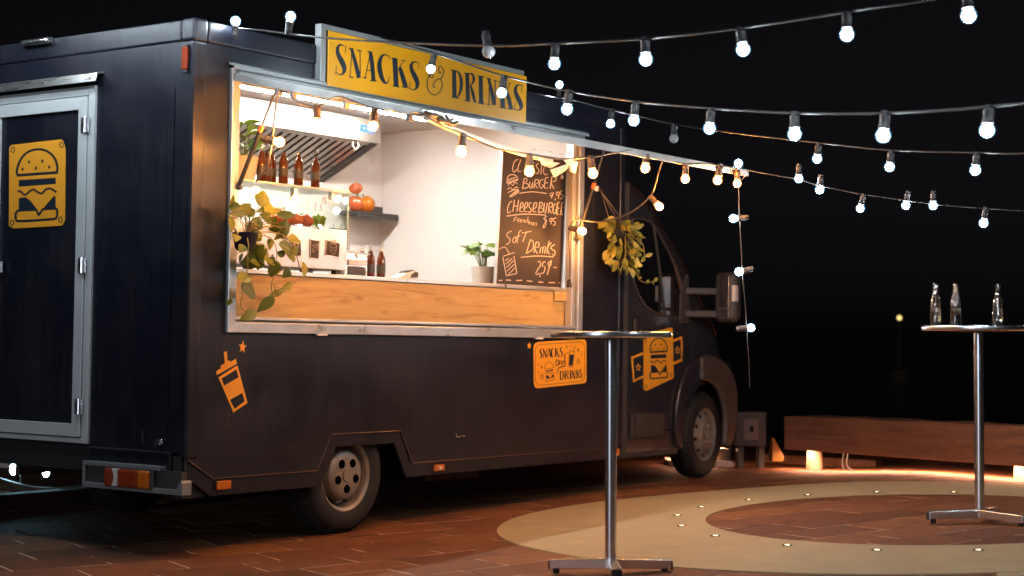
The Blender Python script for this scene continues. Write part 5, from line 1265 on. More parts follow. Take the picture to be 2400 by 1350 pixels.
ART_SD={"base":[[3303.6,1172.3],[3321.5,1190.9],[3362.7,1201.9],[3929,1229.6],[3969.2,1220.6],[3981.9,1195.8],[3991.6,924.7],[3977.1,905.6],[3942.2,900.4],[3361.8,872.8],[3329.3,881.1],[3314.9,905.1]],"ink":[["r",[[3354.2,1181.6,3353.8,1184.8],[3919.9,1204.7,3919.4,1208]]],["r",[[3917.2,1205.4,3922.1,1207.3],[3957.9,1172.6,3962.9,1174.4]]],["r",[[3957.4,1173.5,3963.4,1173.5],[3963.1,944.4,3969.1,944.3]]],["r",[[3963.6,945.3,3968.6,943.4],[3929.3,918.1,3934.3,916.1]]],["r",[[3931.5,918.7,3932.1,915.4],[3370.3,894.4,3370.9,891.2]]],["r",[[3372.8,893.7,3368.3,891.9],[3330.4,927.1,3326,925.2]]],["r",[[3331,926.1,3325.4,926.2],[3325.3,1148.6,3319.8,1148.6]]],["r",[[3325,1147.8,3320.1,1149.3],[3356.4,1182.5,3351.5,1184]]],["r",[[3409,1153.6,3411.9,1149.7],[3382.2,1148.5,3392.5,1143.9],[3375.9,1131.6,3393.9,1134.2],[3392.5,1112.3,3411.7,1116.3],[3400,1099.6,3414.3,1097.1],[3387.7,1089.7,3389.9,1085.6],[3376.3,1094.3,3373.3,1091.7]]],["r",[[3420.6,1154.3,3428.1,1154.4],[3422.3,1090.4,3429.7,1090.4]]],["r",[[3418.2,1153.1,3430.5,1155.6],[3455.4,1088.9,3471.4,1091.9]]],["r",[[3458.5,1155.6,3465.1,1155.6],[3460.1,1093.1,3466.6,1093.1]]],["r",[[3492.8,1156.7,3505.8,1158],[3512.4,1092.4,3527.3,1093.8]]],["r",[[3491.4,1155,3498,1154.4],[3474.2,1090.7,3480.7,1090.1]]],["r",[[3481.7,1110.2,3481.6,1113.4],[3512.8,1110.3,3512.7,1113.5]]],["r",[[3558.4,1153.7,3554.1,1150.9],[3539.6,1161.6,3544,1156.8],[3519.6,1145,3536.4,1143.2],[3520.2,1116.7,3537.1,1117.8],[3534.1,1093.1,3543.3,1098.5],[3559.1,1099.5,3556,1102.9]]],["r",[[3569.4,1159.3,3586.5,1159.5],[3572.9,1095.7,3590,1095.9]]],["r",[[3605.4,1160.3,3611.6,1158.9],[3584.6,1131.7,3591.7,1130.1]]],["r",[[3588.7,1132.1,3600.9,1135.1],[3616.6,1094,3632.3,1097.8]]],["r",[[3666.7,1161.7,3665.5,1158],[3643,1164.4,3650.5,1159.4],[3631.9,1146.6,3647,1148],[3649.2,1126.7,3665.3,1130.1],[3657.7,1109.8,3673.1,1109.1],[3651.7,1099,3654.7,1095],[3635.1,1103.8,3632.6,1100.9]]],["r",[[3614.4,1076.9,3616.4,1071.6],[3587,1073.6,3596.1,1069.6],[3576.9,1050.1,3588.3,1050],[3591.1,1028.1,3594.1,1034.3],[3620.6,1043.6,3611.7,1045.6],[3614.5,1071.6,3626,1071.6],[3611.6,1036.7,3621.1,1036.3]]],["r",[[3635.5,1036,3626,1036.9],[3645,1070.8,3633.8,1072.3],[3634.4,1045.1,3636.1,1049.3],[3655.4,1066.9,3662.1,1070.7],[3649.9,1036.6,3659.5,1036.1]]],["r",[[3695.3,1070.7,3699.3,1066.9],[3668.5,1062.5,3678.2,1058.9],[3665.2,1042.8,3672.7,1046.1],[3696.8,1046.6,3689.2,1047.6],[3702.8,1120.2,3693.1,1120.5]]],["r",[[3695.1,1117.7,3704.8,1117.6],[3694.1,1046.6,3705.5,1047.5],[3719.1,1056.8,3714.8,1059]]],["r",[[3716.6,1043.2,3721.9,1040],[3695.2,1034.2,3701.3,1027.4],[3647.4,1026.3,3653.1,1019.4],[3608.5,1011.2,3616,1007.8],[3598.5,988,3604.2,988],[3611,973.9,3615.3,975]]],["r",[[3633.7,993,3649.1,993.3],[3640.2,928.1,3655.5,928.3]]],["r",[[3639.9,991.2,3642.9,995.1],[3669.9,982.6,3680.6,987.1],[3676.9,960.7,3694.2,960],[3666.8,937.9,3676.5,934.2],[3645.8,930.1,3649.8,926.3]]],["r",[[3696.3,995.4,3711.7,995.6],[3702.7,931.8,3718.2,932]]],["r",[[3707.1,993.5,3710.5,997.4],[3733.5,985.2,3742.8,989.1],[3733.5,975.3,3743.5,971.8],[3712.4,967.4,3716.5,963.7]]],["r",[[3718.8,964.2,3729.4,966.7],[3743,932.3,3755.4,935.2]]],["r",[[3763.2,997.8,3780.8,997.9],[3767.7,935.1,3785.3,935.1]]],["r",[[3792.5,997.7,3800.3,997.7],[3794,936.6,3801.9,936.5]]],["r",[[3789.9,996.6,3802.9,998.8],[3824.8,936,3839.8,938.6]]],["r",[[3830.2,1000.3,3837.1,1000.2],[3831.7,942.8,3838.5,942.7]]],["r",[[3849.4,1000,3865.2,1000.2],[3853.9,938.1,3869.7,938.2]]],["r",[[3886.8,1002.4,3893.1,1000.7],[3864.2,976.3,3871.4,974.4]]],["r",[[3868.4,974,3879.2,976.6],[3894.1,939.4,3908.6,942.7]]],["r",[[3927.1,1004.4,3926.3,1000.6],[3906.7,1005.9,3912.8,1001.5],[3893.2,991.3,3907,991.9],[3908,970.9,3923,973.7],[3919,953.1,3932.9,952.7],[3912.5,942.9,3916.1,938.9],[3897.4,946.5,3895.3,943.4]]],["r",[[3757.7,1143.5,3759.4,1146.6],[3826.6,1131.7,3828.2,1134.9]]],["r",[[3824.5,1133.5,3830.3,1133.1],[3797.9,1019.8,3803.7,1019.3]]],["r",[[3801.5,1021.1,3800,1018],[3747.6,1029.5,3746.1,1026.3]]],["r",[[3749.8,1027.8,3743.9,1028],[3761.5,1145,3755.6,1145.2]]],["r",[[3833.3,1181.6,3838.8,1180.4],[3795.3,1129.5,3800.8,1128.2]]],["p",[[3764.2,1115.1],[3815.2,1111.4],[3795.6,1030.5],[3754.4,1036.1]]],["r",[[3443,1007.4,3437.5,1008],[3453.1,1041.5,3448.1,1043.1],[3488.4,1056.7,3487,1059.8],[3528.7,1051.5,3531.9,1054.1],[3551.9,1030.7,3557.2,1031.9],[3550.1,1020.7,3555.7,1020.4]]],["r",[[3552,1022.1,3553.8,1019],[3441.4,1002.2,3443.2,999.2]]],["p",[[3451.9,991.6],[3550.4,1008.7],[3552.5,999],[3454.9,983.6]]],["r",[[3449,976.8,3451.6,979.6],[3471.5,970.1,3470.7,973.3],[3490.1,979.1,3489.2,982.2],[3513.8,973.5,3512.9,976.7],[3533,982.6,3531.1,985.7],[3555.6,981.3,3555.9,984.5]]],["p",[[3457.3,962.2],[3480.7,964.7],[3514.1,945.6],[3467.2,940.7]]],["p",[[3528,956.2],[3555.9,977.5],[3561.2,956],[3523.5,946.6]]],["r",[[3458.8,933.9,3457.1,937],[3566.9,951.7,3565.1,954.8]]],["r",[[3563.2,953,3568.8,953.5],[3568.3,936.8,3574,937.3]]],["r",[[3570.2,938.6,3572.1,935.5],[3462.2,919.9,3464,916.8]]],["r",[[3465.8,918.5,3460.3,918.1],[3460.7,935.7,3455.2,935.3]]],["r",[[3869.9,1161.2,3874.7,1161.7],[3872.9,1152.2,3877.8,1152.7]]],["r",[[3874.9,1151.1,3875.8,1153.8],[3885.2,1150,3886.1,1152.7]]],["r",[[3883.9,1152.3,3887.5,1150.5],[3875.4,1147.1,3879,1145.2]]],["r",[[3874.7,1146,3879.7,1146.3],[3876.9,1136.9,3881.8,1137.2]]],["r",[[3881.3,1137.9,3877.5,1136.2],[3873,1143.6,3869.2,1141.9]]],["r",[[3869.4,1143.8,3872.7,1141.7],[3860.4,1139.2,3863.8,1137.2]]],["r",[[3864.5,1137.9,3859.7,1138.5],[3867.9,1146.7,3863,1147.3]]],["r",[[3867.5,1147.7,3863.4,1146.2],[3859.8,1154,3855.7,1152.5]]],["r",[[3857.6,1151.9,3857.8,1154.6],[3868,1151.6,3868.2,1154.4]]],["r",[[3870.5,1152.6,3865.7,1153.4],[3874.7,1161,3869.9,1161.8]]],["r",[[3915.8,1125.1,3919.3,1125.5],[3918.2,1118.4,3921.6,1118.8]]],["r",[[3919.6,1117.6,3920.2,1119.5],[3927.4,1116.8,3928,1118.7]]],["r",[[3926.4,1118.4,3929,1117.1],[3920,1114.5,3922.6,1113.2]]],["r",[[3919.5,1113.7,3923,1113.9],[3921.2,1106.9,3924.6,1107.1]]],["r",[[3924.3,1107.6,3921.6,1106.4],[3918,1111.9,3915.3,1110.7]]],["r",[[3915.5,1112,3917.8,1110.6],[3908.7,1108.6,3911.1,1107.2]]],["r",[[3911.6,1107.7,3908.2,1108.1],[3914.1,1114.2,3910.7,1114.7]]],["r",[[3913.8,1115,3911,1113.9],[3908,1119.7,3905.1,1118.7]]],["r",[[3906.5,1118.2,3906.7,1120.2],[3914.3,1118,3914.5,1119.9]]],["r",[[3916.1,1118.7,3912.7,1119.2],[3919.2,1125,3915.9,1125.6]]],["r",[[3874.6,1085.9,3879.5,1086.4],[3880,1070.3,3884.8,1070.7]]],["r",[[3881.9,1069.2,3882.8,1071.9],[3900.1,1067.1,3901,1069.8]]],["r",[[3898.7,1069.4,3902.4,1067.6],[3883.8,1060.4,3887.5,1058.5]]],["r",[[3883.2,1059.3,3888.1,1059.6],[3887,1043.3,3891.9,1043.6]]],["r",[[3891.4,1044.3,3887.5,1042.6],[3876.8,1054.4,3873,1052.7]]],["r",[[3873.2,1054.5,3876.6,1052.5],[3857.5,1046.7,3860.9,1044.7]]],["r",[[3861.6,1045.4,3856.8,1046],[3867.5,1060.6,3862.6,1061.2]]],["r",[[3867.1,1061.7,3863,1060.2],[3853.6,1072.8,3849.5,1071.3]]],["r",[[3851.4,1070.7,3851.7,1073.4],[3869.6,1070.1,3869.8,1072.8]]],["r",[[3872.1,1071,3867.3,1071.8],[3879.4,1085.8,3874.6,1086.5]]],["r",[[3715.1,1180,3718.5,1180.4],[3717.6,1172.7,3721,1173]]],["r",[[3719,1171.9,3719.6,1173.8],[3727.4,1171,3728.1,1172.9]]],["r",[[3726.5,1172.6,3729,1171.3],[3719.5,1168.3,3722.1,1167]]],["r",[[3719.1,1167.5,3722.5,1167.8],[3720.9,1160,3724.3,1160.2]]],["r",[[3723.9,1160.7,3721.3,1159.5],[3717.1,1165.4,3714.5,1164.2]]],["r",[[3714.7,1165.5,3717,1164.1],[3707.3,1161.8,3709.6,1160.4]]],["r",[[3710.1,1160.9,3706.8,1161.3],[3712.9,1168.1,3709.6,1168.5]]],["r",[[3712.6,1168.8,3709.8,1167.7],[3706.3,1174,3703.5,1172.9]]],["r",[[3704.8,1172.5,3705,1174.4],[3713.3,1172.3,3713.4,1174.2]]],["r",[[3715,1173,3711.7,1173.5],[3718.4,1179.9,3715.2,1180.5]]],["r",[[3766.3,1178.7,3769.7,1179.1],[3767.9,1174.3,3771.2,1174.7]]],["r",[[3769.2,1173.5,3769.9,1175.4],[3774.3,1173,3775,1174.9]]],["r",[[3773.4,1174.6,3775.9,1173.3],[3769.2,1172,3771.7,1170.7]]],["r",[[3768.8,1171.2,3772.1,1171.5],[3769.8,1166.7,3773.2,1166.9]]],["r",[[3772.9,1167.4,3770.2,1166.2],[3768.8,1170.2,3766.1,1169]]],["r",[[3766.3,1170.3,3768.6,1168.9],[3761.9,1168.1,3764.2,1166.7]]],["r",[[3764.7,1167.2,3761.3,1167.6],[3766.3,1171.5,3763,1171.9]]],["r",[[3766.1,1172.3,3763.2,1171.2],[3762.3,1175.4,3759.4,1174.3]]],["r",[[3760.8,1173.9,3760.9,1175.8],[3765.9,1173.8,3766,1175.7]]],["r",[[3767.6,1174.5,3764.3,1175],[3769.7,1178.7,3766.4,1179.2]]],["r",[[3731.4,1131.7,3734.8,1132],[3732.8,1127.7,3736.2,1128]]],["r",[[3734.2,1126.9,3734.8,1128.8],[3738.8,1126.4,3739.5,1128.3]]],["r",[[3737.9,1128,3740.4,1126.7],[3734.1,1125.6,3736.6,1124.3]]],["r",[[3733.6,1124.8,3737,1125.1],[3734.6,1120.7,3738,1120.9]]],["r",[[3737.6,1121.4,3735,1120.2],[3733.9,1124,3731.2,1122.8]]],["r",[[3731.4,1124.1,3733.7,1122.7],[3727.4,1122.1,3729.7,1120.6]]],["r",[[3730.2,1121.1,3726.9,1121.6],[3731.7,1125.1,3728.4,1125.5]]],["r",[[3731.4,1125.8,3728.6,1124.8],[3728,1128.7,3725.1,1127.7]]],["r",[[3726.5,1127.2,3726.6,1129.1],[3731.1,1127.1,3731.3,1129]]],["r",[[3732.9,1127.8,3729.6,1128.3],[3734.7,1131.6,3731.5,1132.1]]],["r",[[3402.9,1036.3,3407.4,1036.8],[3405.8,1027.6,3410.3,1028.1]]],["r",[[3407.6,1026.6,3408.5,1029.2],[3417.4,1025.4,3418.2,1028]]],["r",[[3416,1027.6,3419.5,1025.8],[3408.1,1022.6,3411.5,1020.8]]],["r",[[3407.5,1021.6,3412.1,1021.9],[3409.6,1012.7,3414.2,1013]]],["r",[[3413.7,1013.7,3410.1,1012],[3405.8,1019.3,3402.2,1017.6]]],["r",[[3402.5,1019.5,3405.6,1017.5],[3394,1015.1,3397.2,1013.1]]],["r",[[3397.9,1013.8,3393.3,1014.4],[3401,1022.3,3396.5,1022.9]]],["r",[[3400.7,1023.3,3396.8,1021.9],[3393.4,1029.5,3389.6,1028]]],["r",[[3391.4,1027.4,3391.6,1030.1],[3401.1,1027.1,3401.3,1029.7]]],["r",[[3403.5,1028,3399,1028.8],[3407.4,1036.2,3402.9,1036.9]]],["r",[[3407.1,976.6,3411.6,977.1],[3412.1,961.5,3416.7,961.9]]],["r",[[3414,960.4,3414.9,963],[3431,958.3,3431.9,960.9]]],["r",[[3429.7,960.5,3433.2,958.7],[3415.7,951.8,3419.2,950]]],["r",[[3415.2,950.8,3419.8,951],[3418.8,935.2,3423.4,935.5]]],["r",[[3422.9,936.2,3419.3,934.6],[3409.2,946,3405.6,944.4]]],["r",[[3405.8,946.2,3409,944.2],[3391.1,938.8,3394.2,936.7]]],["r",[[3394.9,937.4,3390.4,938.1],[3400.4,952.2,3395.9,952.8]]],["r",[[3400.1,953.2,3396.2,951.8],[3387.3,964.1,3383.5,962.6]]],["r",[[3385.3,962,3385.5,964.7],[3402.4,961.3,3402.6,964]]],["r",[[3404.7,962.3,3400.2,963],[3411.6,976.5,3407.1,977.2]]],["r",[[3358.2,1045.6,3361.4,1045.9],[3359.5,1041.6,3362.7,1041.9]]],["r",[[3360.8,1040.8,3361.4,1042.7],[3365.3,1040.3,3365.8,1042.1]]],["r",[[3364.3,1041.9,3366.8,1040.6],[3360.7,1039.6,3363.1,1038.3]]],["r",[[3360.3,1038.8,3363.5,1039.1],[3361.3,1034.8,3364.5,1035]]],["r",[[3364.1,1035.5,3361.6,1034.3],[3360.5,1038,3358,1036.9]]],["r",[[3358.2,1038.2,3360.4,1036.8],[3354.4,1036.2,3356.5,1034.8]]],["r",[[3357,1035.3,3353.9,1035.7],[3358.5,1039.1,3355.3,1039.5]]],["r",[[3358.2,1039.8,3355.5,1038.8],[3354.9,1042.7,3352.2,1041.6]]],["r",[[3353.5,1041.2,3353.6,1043.1],[3357.9,1041.1,3358.1,1042.9]]],["r",[[3359.6,1041.7,3356.5,1042.3],[3361.4,1045.5,3358.2,1046]]],["r",[[3365.3,990.9,3368.5,991.2],[3367.1,985.4,3370.3,985.7]]],["r",[[3368.4,984.7,3369,986.5],[3374.5,984,3375.1,985.8]]],["r",[[3373.6,985.5,3376,984.2],[3368.6,982.4,3371,981.1]]],["r",[[3368.2,981.7,3371.4,981.9],[3369.5,976.1,3372.7,976.3]]],["r",[[3372.4,976.8,3369.8,975.7],[3367.5,980.3,3365,979.2]]],["r",[[3365.1,980.4,3367.3,979],[3359.9,977.8,3362.1,976.4]]],["r",[[3362.6,976.8,3359.4,977.3],[3364.5,982.1,3361.4,982.5]]],["r",[[3364.3,982.8,3361.6,981.8],[3359.7,986.7,3357.1,985.7]]],["r",[[3358.3,985.3,3358.5,987.1],[3364.4,985,3364.5,986.9]]],["r",[[3366,985.7,3362.9,986.2],[3368.5,990.7,3365.4,991.3]]]]}
ART_SDSTAR=[[3253.5,1200.9],[3259,1182.9],[3278.9,1180.4],[3262.3,1170.2],[3266.2,1151.9],[3250.4,1163.6],[3233,1154.8],[3239.8,1172.2],[3225.2,1185],[3245.1,1184.1]]
ART_CAB={"base":[[4981.5,1237],[4998,1257.9],[5037.4,1270.2],[5094.1,1284.6],[5372.5,1332.8],[5427.2,1330],[5432.9,1289.9],[5455.6,937.4],[5441.7,919.3],[5036.7,825.2],[5002.6,831.7],[4993,852.5]],"wl":[[4800.6,1094.9],[4978.4,1133.5],[4986.6,932.4],[4833.1,892.8]],"wli":[[4830.8,1082],[4978.8,1114],[4986.2,950.1],[4852.5,917.8]],"wr":[[5436.6,1235.3],[5583.8,1267.3],[5594.2,1184.5],[5588.6,1061.9],[5448.6,1028.6]],"wri":[[5437.1,1214],[5561.4,1239.5],[5572.4,1082.1],[5443.3,1051.7]],"ink":[["r",[[5092.4,1133,5075.7,1131.1],[5084.2,1151.6,5067,1151.7],[5093.3,1180,5077.1,1182.9],[5130.5,1220.4,5118.1,1226.5],[5205.6,1241.9,5203.5,1250.8],[5275.1,1230.3,5286.2,1237.4],[5320.4,1193.2,5336.6,1196.8],[5335.9,1158.6,5353.5,1159.1],[5327.1,1138.6,5344.4,1136.7]]],["r",[[5079.1,1126.1,5077.5,1140.3],[5342.4,1132.8,5340.8,1147.3]]],["p",[[5166.6,1189.7],[5164,1183.4],[5157.5,1180.7],[5151,1183.3],[5148.1,1189.6],[5150.7,1196],[5157.1,1198.6],[5163.7,1196]]],["p",[[5255.9,1192.7],[5253.3,1186.3],[5246.8,1183.6],[5240.1,1186.2],[5237.2,1192.6],[5239.8,1199],[5246.4,1201.7],[5253,1199.1]]],["p",[[5121.3,1157.8],[5118.7,1151.5],[5112.3,1148.8],[5105.7,1151.4],[5102.9,1157.7],[5105.4,1164.1],[5111.9,1166.7],[5118.4,1164.1]]],["p",[[5210.1,1162.4],[5207.5,1156],[5201,1153.4],[5194.4,1156],[5191.5,1162.3],[5194.1,1168.7],[5200.6,1171.4],[5207.2,1168.8]]],["p",[[5301.1,1162.9],[5298.5,1156.5],[5291.9,1153.8],[5285.2,1156.4],[5282.3,1162.8],[5284.9,1169.2],[5291.5,1171.9],[5298.2,1169.2]]],["p",[[5086.9,1110],[5330.4,1118.3],[5331.1,1088.1],[5089.9,1080.3]]],["r",[[5078.3,1060.6,5088.5,1067.8],[5106.7,1049.6,5115.5,1057.2],[5141.1,1041.8,5139,1050.7],[5168.4,1052.9,5157.3,1059.8],[5191.6,1063.8,5191.3,1072.8],[5221.6,1052.6,5231.5,1059.9],[5252.9,1042.9,5247.2,1051.5],[5284,1061.5,5273.6,1068.9],[5298.3,1062.4,5306.1,1070.4],[5328.3,1047.4,5340.4,1053.9]]],["p",[[5094.5,1029.7],[5146.2,1028.3],[5187.2,1005.4],[5216.8,976.5],[5096,970.1]]],["p",[[5338.2,1038],[5339.6,975.8],[5257.6,975.1],[5297.7,1011]]],["r",[[5091.1,964.8,5089.4,973.1],[5220,969.9,5218.4,978.3]]],["r",[[5207,975,5222,978.1],[5228.6,948.5,5243.6,951.5]]],["r",[[5240.9,947.9,5226.6,952.1],[5270.5,975.3,5256.2,979.6]]],["r",[[5258.2,970.9,5257,979.3],[5348.5,973.3,5347.2,981.8]]],["r",[[5339.5,980.4,5356,980.7],[5345.4,933.2,5361.9,933.5]]],["r",[[5346.1,942.2,5360.9,934.2],[5332.7,934.7,5337,924],[5217.2,931.5,5218.8,920.8],[5103.3,929,5102.3,918.3],[5096.2,933.2,5076.9,929.8],[5092.9,951.8,5072.4,952.9],[5102.4,968.5,5082.6,971.7]]],["r",[[5019.2,1222.8,5026,1222.4],[5017.8,1215.9,5024.4,1215],[5014,1211.3,5019.4,1209.1],[5010.5,1210,5010.5,1206.5],[5006.9,1211.2,5001.6,1209],[5002.8,1215.8,4996.3,1214.8],[5001.1,1222.4,4994.3,1222.4],[5002.5,1229.1,4995.9,1229.9],[5006.3,1233.7,5000.9,1235.8],[5009.9,1234.9,5009.8,1238.5],[5013.5,1233.7,5018.7,1236],[5017.5,1229.2,5024.1,1230.2],[5019.3,1222.4,5026,1222.8]]],["r",[[5423.2,948.8,5430.3,948.3],[5421.7,941.8,5428.6,940.8],[5417.6,937.1,5423.3,934.8],[5413.9,935.9,5414,932.3],[5410.2,937.2,5404.6,935],[5405.9,941.9,5399.1,941],[5404.1,948.7,5397,948.8],[5405.6,955.5,5398.7,956.5],[5409.6,960.1,5404,962.4],[5413.3,961.4,5413.2,965],[5417.1,960.1,5422.6,962.3],[5421.3,955.4,5428.2,956.3],[5423.2,948.3,5430.2,948.7]]],["r",[[5035.9,861,5042.7,860.5],[5034.5,854.2,5041.1,853.2],[5030.6,849.7,5036,847.4],[5027.1,848.5,5027.2,844.9],[5023.5,849.8,5018.2,847.6],[5019.4,854.4,5012.9,853.6],[5017.7,861.1,5010.9,861.1],[5019.1,867.7,5012.5,868.7],[5022.9,872.2,5017.6,874.5],[5026.5,873.4,5026.4,876.9],[5030.1,872.1,5035.4,874.3],[5034.2,867.5,5040.7,868.3],[5035.9,860.6,5042.7,860.9]]]],"stars":[["r",[[4898.7,1042.5,4909.5,1043.8],[4908.1,1022.3,4918.9,1023.6]]],["r",[[4913.2,1020,4913.8,1025.9],[4938.7,1019,4939.3,1024.8]]],["r",[[4934.5,1023.7,4943.5,1020.1],[4914.9,1010.4,4923.8,1006.7]]],["r",[[4913.9,1008.1,4924.9,1009],[4921.2,987.2,4932.2,988.2]]],["r",[[4930.7,989.7,4922.6,985.7],[4909.2,1001.7,4901.1,997.7]]],["r",[[4901,1001.7,4909.3,997.7],[4880.2,990,4888.4,985.9]]],["r",[[4889.8,987.4,4878.8,988.4],[4896.1,1008.1,4885,1009.2]]],["r",[[4894.9,1010.4,4886.2,1006.9],[4874.7,1023.9,4866,1020.4]]],["r",[[4870.9,1019.2,4869.9,1025.1],[4896.2,1020.1,4895.2,1025.9]]],["r",[[4901.2,1022.3,4890.2,1023.7],[4909.6,1042.5,4898.6,1043.8]]],["r",[[5505.1,1180.3,5516.8,1181.7],[5515.1,1159.4,5526.8,1160.8]]],["r",[[5520.6,1157,5521.3,1163.1],[5548,1156.2,5548.7,1162.3]]],["r",[[5543.6,1161.1,5553.2,1157.4],[5522.5,1147,5532.1,1143.3]]],["r",[[5521.3,1144.6,5533.2,1145.7],[5529.2,1123.1,5541,1124.2]]],["r",[[5539.4,1125.7,5530.7,1121.5],[5516.3,1138,5507.6,1133.8]]],["r",[[5507.5,1138,5516.4,1133.8],[5485.1,1125.6,5493.9,1121.4]]],["r",[[5495.4,1123,5483.6,1124],[5502.2,1144.6,5490.4,1145.6]]],["r",[[5501,1147,5491.6,1143.2],[5479.3,1160.8,5470,1157]]],["r",[[5475.1,1155.8,5474.1,1161.9],[5502.3,1156.9,5501.3,1163]]],["r",[[5507.7,1159.3,5496,1160.6],[5516.8,1180.3,5505,1181.6]]]]}
ART_REAR={"base":[[1586,2335.2],[1568.5,2351.6],[1105.4,2359.7],[1087.8,2347.5],[1063.7,2295.6],[1054,1874.6],[1078.7,1847.3],[1525.8,1842.3],[1571.6,1860.8]],"ink":[["r",[[1491.2,2163.6,1512.7,2163.7],[1496.2,2196.4,1517.4,2200.5],[1460.5,2258.1,1479,2266.3],[1403.1,2293,1414.4,2305.4],[1319.9,2304.8,1321.7,2318.5],[1237.2,2290.8,1228.3,2302.5],[1170.3,2248.9,1153.3,2255.6],[1142.4,2197.2,1122.1,2198.3],[1146.4,2159.6,1125.7,2157.5]]],["r",[[1506.1,2155.8,1508.5,2172],[1129.9,2156,1132.2,2171.8]]],["p",[[1383.4,2238.4],[1386.3,2231.2],[1393.7,2228.6],[1401.3,2232],[1404.7,2239.4],[1401.9,2246.6],[1394.5,2249.2],[1386.8,2245.8]]],["p",[[1260.3,2238],[1263.1,2230.9],[1270.4,2228.2],[1277.9,2231.6],[1281.3,2239],[1278.5,2246.1],[1271.1,2248.7],[1263.6,2245.4]]],["p",[[1442.4,2197.7],[1445.2,2190.5],[1452.7,2187.8],[1460.4,2191.2],[1463.8,2198.7],[1460.9,2205.9],[1453.5,2208.5],[1445.8,2205.2]]],["p",[[1318.4,2198.7],[1321.3,2191.6],[1328.6,2188.9],[1336.2,2192.3],[1339.6,2199.7],[1336.7,2206.8],[1329.4,2209.5],[1321.8,2206.1]]],["p",[[1196.2,2198.6],[1199,2191.5],[1206.3,2188.9],[1213.7,2192.2],[1217.1,2199.6],[1214.3,2206.6],[1207,2209.3],[1199.5,2205.9]]],["p",[[1486.5,2134.2],[1145.5,2133],[1142.4,2096.8],[1485,2093.9]]],["r",[[1496.7,2061.8,1492.8,2074],[1466.7,2056.6,1457.9,2067.4],[1425.2,2035.9,1426.6,2048.6],[1376.9,2055.6,1387.6,2066.7],[1348.1,2065,1346.4,2077.4],[1306.3,2046.8,1298.8,2057.9],[1263.7,2039.3,1270.9,2051.3],[1228.3,2061,1238,2072.3],[1191.9,2064.6,1187.8,2076.5],[1138.4,2041.7,1129.1,2052]]],["p",[[1482.4,2024.9],[1416.5,2028.2],[1371.2,2003.6],[1307.6,1949.1],[1481.3,1947.9]]],["p",[[1153.8,2027.4],[1141.4,2017.9],[1138.7,1944.6],[1258.5,1948.6],[1212.9,1986.6]]],["r",[[1487.8,1942.9,1489.3,1955.6],[1312.1,1943,1313.5,1955.5]]],["r",[[1328.7,1951.7,1311.3,1956.3],[1299.1,1911,1281.8,1915.6]]],["r",[[1285.7,1909.8,1302.2,1917],[1247,1949.4,1263.4,1956.6]]],["r",[[1261.3,1943.6,1262.8,1956.1],[1129.6,1943.8,1131,1956.2]]],["r",[[1140.6,1951.6,1120.2,1952.9],[1132.8,1922.2,1112.1,1921],[1140.5,1900.1,1123.2,1891.9],[1159,1895.6,1155.8,1882.2],[1314.9,1892.4,1313.1,1878.8],[1482.1,1892.8,1483,1879.1],[1494.4,1901,1514.8,1897.4],[1497.2,1931.7,1518.2,1935.9],[1476.7,1945.5,1493.3,1955.1]]],["r",[[1537.5,2321.5,1528.5,2320],[1539.2,2314,1530.6,2311.6],[1543.7,2309.5,1537.5,2304.9],[1548.8,2308.3,1548.6,2302.5],[1554,2310,1559.8,2306],[1558.9,2315.1,1567.3,2313.5],[1561,2322.3,1570.1,2322.8],[1559.4,2329.3,1568,2331.7],[1554.8,2333.8,1561.1,2338.4],[1549.8,2335,1550,2340.7],[1544.6,2333.2,1538.7,2337.2],[1539.7,2328.2,1531.3,2329.8],[1537.4,2320.5,1528.6,2321]]],["r",[[1087.8,2325.4,1079.3,2324],[1089.4,2318.2,1081.3,2315.8],[1093.7,2313.7,1087.8,2309.2],[1098.5,2312.6,1098.3,2307],[1103.5,2314.3,1109,2310.4],[1108.1,2319.2,1116.1,2317.7],[1110.2,2326.2,1118.8,2326.7],[1108.6,2333,1116.7,2335.4],[1104.3,2337.4,1110.2,2342],[1099.5,2338.6,1099.7,2344.2],[1094.5,2336.9,1089,2340.8],[1089.9,2332,1081.9,2333.5],[1087.8,2324.5,1079.3,2325]]],["r",[[1082.5,1883.8,1074,1882.6],[1084.1,1876.5,1076,1874.3],[1088.4,1872,1082.5,1867.6],[1093.2,1870.7,1093,1865.1],[1098.1,1872.2,1103.7,1868.2],[1102.7,1877,1110.7,1875.3],[1104.8,1884,1113.4,1884.2],[1103.2,1890.8,1111.4,1893],[1098.9,1895.3,1104.8,1899.7],[1094.1,1896.6,1094.3,1902.2],[1089.2,1895,1083.6,1899],[1084.5,1890.2,1076.6,1892],[1082.4,1882.8,1074,1883.5]]],["r",[[1529.8,1877.4,1520.9,1876.2],[1531.5,1869.9,1522.9,1867.7],[1536,1865.3,1529.8,1860.9],[1541.1,1864,1540.8,1858.3],[1546.2,1865.6,1552.1,1861.5],[1551.1,1870.5,1559.5,1868.7],[1553.3,1877.6,1562.3,1877.9],[1551.7,1884.6,1560.2,1886.9],[1547.1,1889.3,1553.3,1893.7],[1542.1,1890.5,1542.3,1896.3],[1536.9,1889,1531,1893.1],[1532,1884.1,1523.6,1885.8],[1529.7,1876.5,1520.9,1877.2]]]]}
